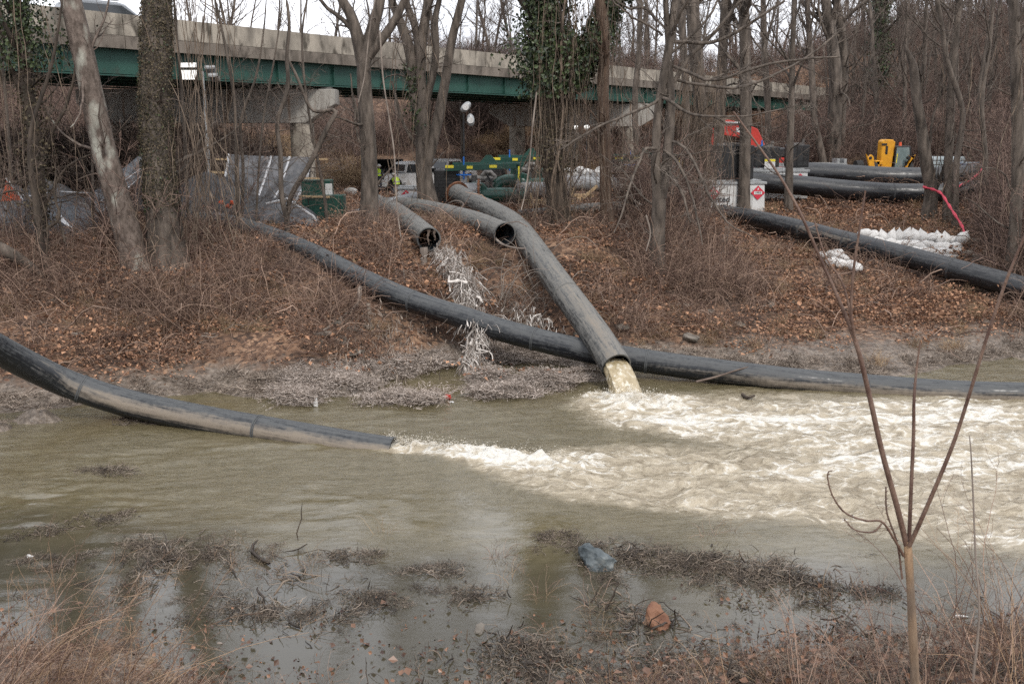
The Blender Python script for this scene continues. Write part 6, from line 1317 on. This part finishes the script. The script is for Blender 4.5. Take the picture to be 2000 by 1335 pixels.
# brush on the hillside
def dh(x, y, z):
    q = np.stack([x, y], -1)-BA; s_ = q @ BU; o_ = q @ BN; d = np.where((o_ > -13) & (o_ < 10) & (s_ < 84), 0.03, 1.0)
    d = d*np.where((y < 74) & (x < 16) & (x > -18), 0.0, 1); d = d*np.where((y < 66) & (x > 14) & (x < 30), 0, 1); return d*np.where(fbm(x*.08, y*.08, 3, 1) < -.14, .35, 1)*np.where((y > 74) & (x < 4) & (y < 84), .4, 1)
def frus(p): return p[np.abs(p[:, 0]) < p[:, 1]*.56+2]
p = frus(rnd_pts(3600, -70, 85, 56, 150, dh, rng)); p2 = frus(rnd_pts(900, 15, 48, 54, 92, lambda x, y, z: dh(x, y, z)*sst(15, 19, x), rng)); p = np.concatenate([p, p2])
put('hillside_brush', p, lambda r, n: r.uniform(.7, 1.35, n), TH, rng, 'dense red brown leafless brush covering the hillside', 'brush', .1)
p = rnd_pts(700, 15.5, 30, 38, 60, lambda x, y, z: sst(.47, .50, x/(y*.98+1.4)), rng, 1.6); p2 = rnd_pts(520, -36, -13.5, 46.5, 60, lambda x, y, z: x*0+.95, rng, 1.6)
p = np.concatenate([p, rnd_pts(24, 4.8, 8.4, 40, 46, lambda x, y, z: x*0+1, rng, 1.0), rnd_pts(3, -1.0, 3.0, 41, 45, lambda x, y, z: x*0+1, rng, 1.0), rnd_pts(6, -19, -9, 33, 36, lambda x, y, z: x*0+1, rng, 1.2)])
put('shade_toned_brush', p2, lambda r, n: r.uniform(.7, 1.3, n), [m_thicket(25, 16, 3.4, 'brush_shade_tone'), m_thicket(26, 16, 3.0, 'brush_shade_tone')], rng, 'leafless brush below the left end of the bridge with its shade painted in dark brown', 'brush', .1)
put('near_brush', p, lambda r, n: r.uniform(.6, 1.25, n), TH, rng, 'tall leafless thicket at both sides of the work ground', 'brush', .1)
# pale grass slopes seen under the bridge
p = frus(rnd_pts(5000, -30, 45, 66, 96, lambda x, y, z: np.clip(.2+fbm(x*.12+3, y*.1, 3, 2)*4, 0, 1), rng))
put('slope_grass', p, lambda r, n: r.uniform(1.3, 2.4, n), GR, rng, 'straw coloured grass on the slope beneath the bridge', 'grass')
# mud and fibrous debris at the waterline and on the spits
def dd(x, y, z): return sst(.0, .04, z)*sst(.75, .35, z)
x = rng.uniform(-16, 18, 26000); y = rng.uniform(23, 32, 26000); z = ground_h(x, y); k = (z > .05) & (z < .5) & (rng.random(len(x)) < np.where((x > -7) & (x < 3.5), .55, .16)) & (y < np.interp(x, YSX, YSY)+1.0); p = np.stack([x, y, np.maximum(z, .0)+.02], -1)[k]; kk = clear(p[:, 0], p[:, 1], p[:, 2], .42); p = p[kk]; pale = (p[:, 0] > -6.5) & (p[:, 0] < 3.2); kp = pale | (rng.random(len(p)) < .45); p = p[kp]; pale = pale[kp]
put('shore_fibres', p[~pale], lambda r, n: r.uniform(.3, .8, n), DB, rng, 'grey brown fibrous debris along the muddy waterline', 'debris', .12)
put('mud_fibres', p[pale], lambda r, n: r.uniform(.3, .8, n), DP, rng, 'tan fibrous flood debris plastered over the muddy waterline', 'debris', .12)
# drift in the near shallows
cl = [(250, 1100, .8), (300, 1085, .6), (380, 1095, .4), (560, 1085, .4), (700, 1090, .35), (850, 1105, .3), (1080, 1050, .35), (1200, 1070, .35), (1330, 1110, .6), (1400, 1105, .6), (1440, 1130, .5), (1490, 1120, .45), (1560, 1150, .5), (1620, 1160, .4), (400, 1180, .35), (480, 1200, .3), (200, 920, .22), (75, 1040, .2), (60, 1090, .2), (215, 1010, .25), (880, 1160, .3), (1210, 1090, .35), (740, 1160, .35), (620, 1200, .3), (280, 820, .25), (310, 818, .2), (1180, 1130, .2)]
pp = []
for (px, py, s_) in cl:
    c = PZ(px, py, 0); n = int(24*s_)+3; q = rng.normal(0, 1, (n, 2))*np.array([s_*1.1, s_*.55]); pp.append(np.stack([c.x+q[:, 0], c.y+q[:, 1], np.full(n, .0)], -1))
x = rng.uniform(-8, 9, 1500); y = rng.uniform(10.3, 17.5, 1500); k = rng.random(1500) < np.clip(.12+fbm(x*.7, y*1.1, 4, 3)*2.6-.10*(y-12), 0, .8); xb = rng.uniform(-.5, 8.5, 900); yb = rng.uniform(9.6, 13.4, 900); kb = rng.random(900) < sst(13.6, 11.2, yb-.1*xb)*np.clip(.6+fbm(xb, yb*1.5, 3, 2)*3, 0, 1); pp.append(np.stack([xb, yb, xb*0], -1)[kb]); p = np.concatenate(pp); P_S = np.stack([x, y, x*0+.012], -1)[k]; zz = ground_h(p[:, 0], p[:, 1]); p[:, 2] = np.maximum(zz, .005)+.005
p[:, 2] += .0
put('drift_clumps', p, lambda r, n: np.exp(r.normal(-1.15, .5, n)), DW+[m_debris(81, 200, .36, .22, .05, 'debris_mid', 10, -5.5), m_debris(82, 150, .3, .3, .05, 'debris_mid', 10, -5.4)], rng, 'clumps of drifted twigs and fibres snagged in the near shallows', 'debris', .08)
put('shallow_debris', P_S, lambda r, n: np.exp(r.normal(-.9, .5, n)), DS, rng, 'loose drifted twigs and fibres lying in the near shallows', 'debris', .05)
x = rng.uniform(-9, 9, 2200); y = rng.uniform(9.2, 14.3, 2200); k = rng.random(2200) < sst(14.4, 11.0, y)*np.where(x > 0, .95, .4); p = np.stack([x, y, np.maximum(ground_h(x, y), .0)+.01], -1)[k]
put('near_leaves', p, lambda r, n: r.uniform(.5, 1, n), [m_leaves(90, 9, .35, 'leaf_wet'), m_leaves(91, 6, .3, 'leaf_wet')], rng, 'wet dead leaves stuck on the near bank debris', 'leaves', .2)
# stems standing in the near shallows
x = rng.uniform(-8, 9, 700); y = rng.uniform(9.5, 17, 700); k = rng.random(700) < np.clip(.3+fbm(x*.8, y*1.0, 3, 5)*2.5-.10*(y-12), 0, .7); p = np.stack([x, y, np.maximum(ground_h(x, y), -.05)], -1)[k]
put('near_stems', p, lambda r, n: r.uniform(.25, .6, n), [m_bramble(95, 16, 1.0, 'bramble', .3, .6, 2, .005), m_bramble(96, 12, 1.0, 'drygrass', .25, .5, 1, .005)], rng, 'broken dry stems standing in the near shallows', 'stems', .3)
x = rng.uniform(-9.5, 9.5, 520); y = rng.uniform(8, 13.6, 520); k = (ground_h(x, y) > .05) & (np.abs(x) > 1.0) & (rng.random(520) < np.where(x > -3, .38, .85)); p = np.stack([x, y, ground_h(x, y)], -1)[k]
put('near_undergrowth', p, lambda r, n: r.uniform(.22, .5, n), BR+GR[:2], rng, 'brown brambles and grass on the near bank', 'brambles', .25)

# ------------------------------------------------------------ rags and fibres hanging from the bank
def rags(name, label, path, n, w, seed, ln=(.15, .6), r=.016, mt='rag', flat=.1):
    rng = np.random.default_rng(seed); c = catmull([P(*q) for q in path], 10); i = rng.integers(0, len(c), n); S = c[i]+rng.normal(0, 1, (n, 3))*np.array([w, w*.5, w*.5]); 
    g = ground_h(S[:, 0], S[:, 1], True); S[:, 2] = np.maximum(S[:, 2], np.maximum(g, 0)+.05)
    D = rng.normal(0, flat+.35, (n, 3)); D[:, 2] -= 1; Ln = rng.uniform(*ln, n); Ln = np.minimum(Ln, np.maximum(S[:, 2]-np.maximum(g, 0), .12)+.1)
    Q = grow(S, D, Ln, 7, .20, 0, .30, rng); R_ = r*.8*np.exp(rng.normal(0, .65, n))[:, None]*np.exp(rng.normal(0, .25, (n, 8))); A = Acc(); A.tubes(Q, R_, 4, a=rng.uniform(0, 1, n))
    b_ = Vector(c[len(c)//2]); b_.z = gz(b_.x, b_.y); o = link(name, A.mesh(name, b_), M[mt], None, b_); return tag(o, label, 'rags', kind='stuff')
rags('hanging_rags', 'white shredded rags hanging down the bank between the pipes', [(866, 482, 34.6), (880, 505, 33.8), (900, 530, 33), (912, 560, 32.2), (918, 600, 31.2), (932, 630, 30.0)], 950, .22, 1, (.2, .9), r=.008)
rags('hanging_rags', 'matted pale rags draped over the long pipe below the torn mouth', [(920, 618, 29.9), (940, 628, 29.5), (965, 625, 29.7), (928, 660, 29.2), (920, 690, 28.9), (912, 712, 28.6)], 620, .12, 2, (.2, .7), .009)
rags('hanging_rags', 'grey stringy rags on the twigs left of the mud spit', [(700, 620, 30.5), (740, 650, 29.8), (720, 690, 28.6), (700, 740, 27.6), (770, 760, 27), (800, 640, 30)], 900, .55, 3, (.1, .4), .008, 'debris')
rags('hanging_rags', 'few white rags on twigs right of the draped pipe', [(1010, 600, 31), (1020, 630, 30.4), (1040, 610, 30.8), (1080, 640, 29.8)], 150, .28, 4, (.1, .35), .010)
mouth = Vector(atB(LB)); T_, S_, U_ = frB(LB)
for i, (ds, lab) in enumerate(((-.18, 'thick grey rag hanging from the left of the torn pipe mouth'), (-.02, 'narrow tan rag dangling from the top of the torn pipe mouth'), (.2, 'short grey rag at the right rim of the torn pipe mouth'))):
    top = np.array(mouth)+S_*.0+U_*(.33 if i else -.28)+np.array([ds, -.1, 0]); ln = (1.25, .5, .35)[i]; pts = [top+np.array([.02*math.sin(j*.9+i), -.03*j/6, -ln*j/8]) for j in range(9)]
    b_ = Vector(pts[4]); o = MB().tube([p_-np.array(b_) for p_ in pts], [(.13, .05, .05)[i]*(1.1-.1*j+.25*math.sin(j*2.3+i)) for j in range(9)], 7).build('torn_rag', M['rag'] if i == 0 else M['debris'], None, smooth=True, loc=b_); tag(o, lab, 'rag')
# vine tangle arching below the round mouth
rngv = np.random.default_rng(5); A = Acc(); c0 = np.array(P(1000, 560, 32.5)); n = 60
S0 = c0+rngv.normal(0, 1, (n, 3))*np.array([1.0, .6, .6]); S0[:, 2] = ground_h(S0[:, 0], S0[:, 1]); Q = grow(S0, np.stack([rngv.normal(0, .6, n), rngv.normal(-.2, .3, n), np.ones(n)], -1), rngv.uniform(1.2, 3.2, n), 14, .10, 0, .30, rngv)
A.tubes(Q, np.linspace(.016, .006, 15)[None]*rngv.uniform(.6, 1.2, n)[:, None], 4); b_ = Vector((c0[0], c0[1], gz(c0[0], c0[1]))); o = link('vine_tangle', A.mesh('vine_tangle', b_), M['twig_pale'], None, b_); tag(o, 'tangle of arching pale vines on the bank below the round pipe mouth', 'vines', kind='stuff')
# three long free hanging vines in front of the forked tree
vines = [([(742, 60, 37), (748, 150, 37), (760, 230, 37), (770, 300, 36.8), (775, 400, 36.5), (785, 480, 35.5), (790, 550, 33)], 'long straight pale vine hanging in front of the forked tree'),
         ([(735, -10, 38), (722, 60, 38), (712, 150, 38), (700, 200, 38)], 'short curved vine hanging from the fork of the forked tree'),
         ([(1048, 180, 37.5), (1040, 250, 37.5), (1034, 320, 37.5), (1025, 380, 37.3), (1018, 410, 37)], 'pale vine hanging left of the ivy trunks'),
         ([(1262, 420, 34), (1270, 455, 34), (1262, 490, 34)], 'short pale vine at the foot of the twin trunked tree'),
         ([(870, 400, 42), (890, 392, 41), (905, 400, 40.5), (880, 425, 40)], 'looped bare root vine in front of the elbow')]
for pts, lab in vines: logs([P(*q) for q in pts], .03, .022, lab, M['twig_pale'], 'hanging_vine', 5)

# ============================================================ FOREGROUND SAPLING
def sapling():
    y = 7.4; g = PG(1780, 1334, 6.6); yb = y; base = Vector((P(1780, 1300, y).x, y, gz(P(1780, 1300, y).x, y)))
    t = thing('thorny_sapling', 'thorny three stemmed sapling with scraped bark standing in the right foreground', 'sapling', base)
    def W(pts): return resample([list(P(q[0], q[1], y+(q[3] if len(q) > 3 else 0)))+[q[2]*.78*y/FPX] for q in pts], 40)
    st = W([(1790, 1500, 13), (1787, 1335, 12), (1782, 1230, 12), (1778, 1150, 10.5), (1774, 1085, 11), (1772, 1055, 9)]); A = Acc(); st[0, 2] = min(st[0, 2], base.z-.1); trunk_geo(A, st[:, :3], st[:, 3], 12, .10, seed=1); link('trunk', A.mesh('trunk', base), M['sapbark'], t)
    sts = [[(1772, 1070, 8), (1752, 990, 7.5), (1722, 880, 7), (1695, 760, 6.5), (1672, 670, 6), (1640, 590, 4.5, .05), (1600, 500, 4, .1), (1560, 410, 3.6, .1), (1520, 340, 3.2, .15), (1470, 270, 2.6, .2), (1432, 218, 2, .2)],
           [(1775, 1065, 5.5, .05), (1779, 960, 5, .1), (1784, 850, 4.6, .15), (1785, 780, 4, .15), (1790, 720, 3, .2), (1797, 668, 2, .2)],
           [(1776, 1065, 6, -.03), (1812, 985, 5.5, -.1), (1860, 870, 5, -.15), (1893, 770, 4.4, -.2), (1930, 650, 4, -.25), (1968, 540, 3.6, -.3), (2010, 440, 3, -.35)],
           [(1672, 672, 4), (1662, 610, 3.6, -.04), (1668, 520, 3.2, -.06), (1680, 440, 2.6, -.08), (1690, 372, 2.2, -.1)],
           [(1668, 655, 3), (1648, 560, 2.6, .03), (1612, 500, 2.2, .06), (1590, 430, 1.8, .08)],
           [(1765, 1085, 4), (1745, 1050, 3.4, -.05), (1722, 1018, 3, -.08), (1690, 1016, 2.6, -.1), (1650, 1000, 2.4, -.12), (1625, 965, 2, -.14), (1616, 925, 1.8, -.15), (1626, 918, 1.2, -.15)],
           [(1722, 1022, 2.4, -.08), (1705, 1038, 2.2, -.1), (1670, 1034, 1.8, -.12), (1648, 1012, 1.2, -.13)],
           [(1762, 1130, 3), (1752, 1060, 2.6, .05), (1732, 1000, 2.4, .08), (1730, 950, 2, .1)]]
    for s_ in sts:
        Q = W(s_); A = Acc(); A.tubes(Q[None, :, :3], Q[None, :, 3], 9); o = link('stem', A.mesh('stem', base), M['sapstem'], t)
        T = MB(); rr = random.Random(len(s_)*7+int(s_[0][0]))
        for i in range(4, 38, 3):
            p_, q_ = Vector(Q[i, :3]), Vector(Q[i+1, :3]); d = (q_-p_).normalized(); w = Vector((rr.choice([-1, 1]), rr.uniform(-.6, .2), rr.uniform(0, .5))).normalized(); r_ = Q[i, 3]
            T.cyl(p_+w*r_*.8-Vector(base), p_+w*(r_+.017)+d*.004-Vector(base), .005, r2=.0006, k=5)
        th_ = T.build('thorn', M['sapstem'], o, smooth=True); th_.name = 'thorns'; th_['kind'] = 'stuff'
M['sapbark'] = mat('sapling_bark', (.15, .11, .08), .8, (.24, .18, .13), 14, 5, (1, 1, .2), .5, 30, dirt=((.56, .36, .20), 2.2, .47))
M['sapstem'] = mat('sapling_stem', (.10, .055, .04), .6, (.20, .13, .095), 10, 5, (1, 1, .4), .4, 30)
sapling()
# foreground shrubs: every clump is a plant of its own
def shrub(px, y, n, h, label, seed, mt, lean=(0, 0), spread=.35, rad=.006, cat='shrub', k2=5, wander=.09, droop=.15):
    rng = np.random.default_rng(seed); x = (px-1000)/FPX*(y*.98+1.4); base = Vector((x, y, gz(x, y))); a = rng.uniform(0, 6.28, n); r = np.sqrt(rng.random(n))*spread
    S = np.stack([np.cos(a)*r, np.sin(a)*r*.7, np.full(n, -.12)], -1); D = np.stack([rng.normal(lean[0], .28, n), rng.normal(lean[1], .25, n), np.ones(n)], -1)
    Q = grow(S, D, h*rng.uniform(.45, 1.1, n), 12, wander, 0, droop, rng); R_ = rad*rng.uniform(.6, 1.2, n)[:, None]*np.linspace(1.1, .35, 13)[None]; t = thing('bare_shrub', label, cat, base)
    A = Acc(); A.tubes(Q, R_, 5, a=rng.uniform(0, 1, n)); o = link('stems', A.mesh('stems'), M[mt], t); o['kind'] = 'stuff'
    A = Acc(); Pb, Rb = spawn(Q, R_, k2, .15, 1, .7, .35, .6, 6, .18, .03, rmin=.0022, rng=rng); A.tubes(Pb, Rb, 4, a=rng.uniform(0, 1, len(Pb)))
    Pc, Rc = spawn(Pb, Rb, 2, .1, 1, .8, .5, .7, 4, .2, .02, rmin=.0018, rng=rng); A.tubes(Pc, Rc, 3, a=rng.uniform(0, 1, len(Pc))); o = link('twigs', A.mesh('twigs'), M[mt], t); o['kind'] = 'stuff'; return t
shrub(60, 9.8, 34, 2.0, 'orange tan arching canes in the bottom left corner', 1, 'reddry', (.55, .2), .5, .006)
shrub(190, 9.6, 24, 2.1, 'tall tan canes leaning right beside the bottom left corner', 2, 'reddry', (.5, .35), .4, .006)
shrub(300, 10.4, 22, 1.2, 'low tangled brown canes under the left drift pile', 3, 'bramble', (.2, .2), .5, .005)
shrub(-40, 9.6, 26, 2.0, 'brown canes entering from the left edge', 4, 'bramble', (.5, .2), .4, .006)
shrub(640, 9.8, 7, .75, 'few pale broken stems at the bottom left of centre', 5, 'drygrass', (0, .2), .2, .007, k2=3)
shrub(1230, 9.6, 9, 1.0, 'sparse yellowish stems right of the orange rock', 6, 'drygrass', (.1, .2), .3, .005, k2=3)
shrub(1380, 9.5, 9, 1.1, 'sparse reddish stems left of the thorny sapling', 7, 'reddry', (.0, .3), .3, .005, k2=3)
shrub(1600, 9.6, 22, 1.5, 'tangled red brown canes left of the sapling foot', 8, 'bramble', (-.05, .3), .45, .005)
shrub(1740, 9.2, 26, 1.6, 'dense brown canes round the sapling foot', 9, 'bramble', (0, .3), .4, .005)
shrub(1880, 9.4, 24, 2.3, 'tall thin twiggy canes right of the sapling', 10, 'bramble', (.05, .3), .45, .006)
shrub(1990, 9.2, 24, 2.3, 'tall reddish canes at the bottom right corner', 11, 'reddry', (-.1, .3), .45, .006)
shrub(1090, 9.3, 10, .6, 'short broken stems at the bottom centre', 12, 'bramble', (0, .2), .3, .005, k2=3)
shrub(860, 9.5, 8, .55, 'short stalks left of the bottom centre', 13, 'bramble', (0, .2), .25, .005, k2=3)
shrub(240, 15.6, 26, .8, 'dark drift pile of twigs snagged in the left shallows', 14, 'bramble', (.5, 0), .7, .007, droop=.5)
c_ = PZ(1352, 955, 0); shrub(1000+(c_.x)/(c_.y*.98+1.4)*FPX, c_.y, 9, .62, 'clump of bent reeds snagged in the rapids', 15, 'drygrass', (.7, 0), .12, .009, k2=3, droop=.3)
c_ = PZ(980, 1035, 0); shrub(1000+(c_.x)/(c_.y*.98+1.4)*FPX, c_.y, 9, .30, 'short brush stubble standing in the middle shallows', 16, 'debris', (0, 0), .12, .006, k2=2)
c_ = PZ(1390, 1100, 0); shrub(1000+(c_.x)/(c_.y*.98+1.4)*FPX, c_.y, 30, .40, 'heap of pale drift twigs right of the blue boulder', 17, 'debris', (0, 0), .45, .008, k2=4, droop=.5)
# pale tall reed stem at right foreground
logs([P(1900, 1330, 7.0), P(1912, 1200, 7.0), P(1905, 1080, 7.05), P(1900, 960, 7.1), P(1896, 880, 7.1), P(1893, 850, 7.1)], .010, .004, 'pale smooth upright stem between the sapling and right edge', M['twig_pale'], 'reed_stem', 7)
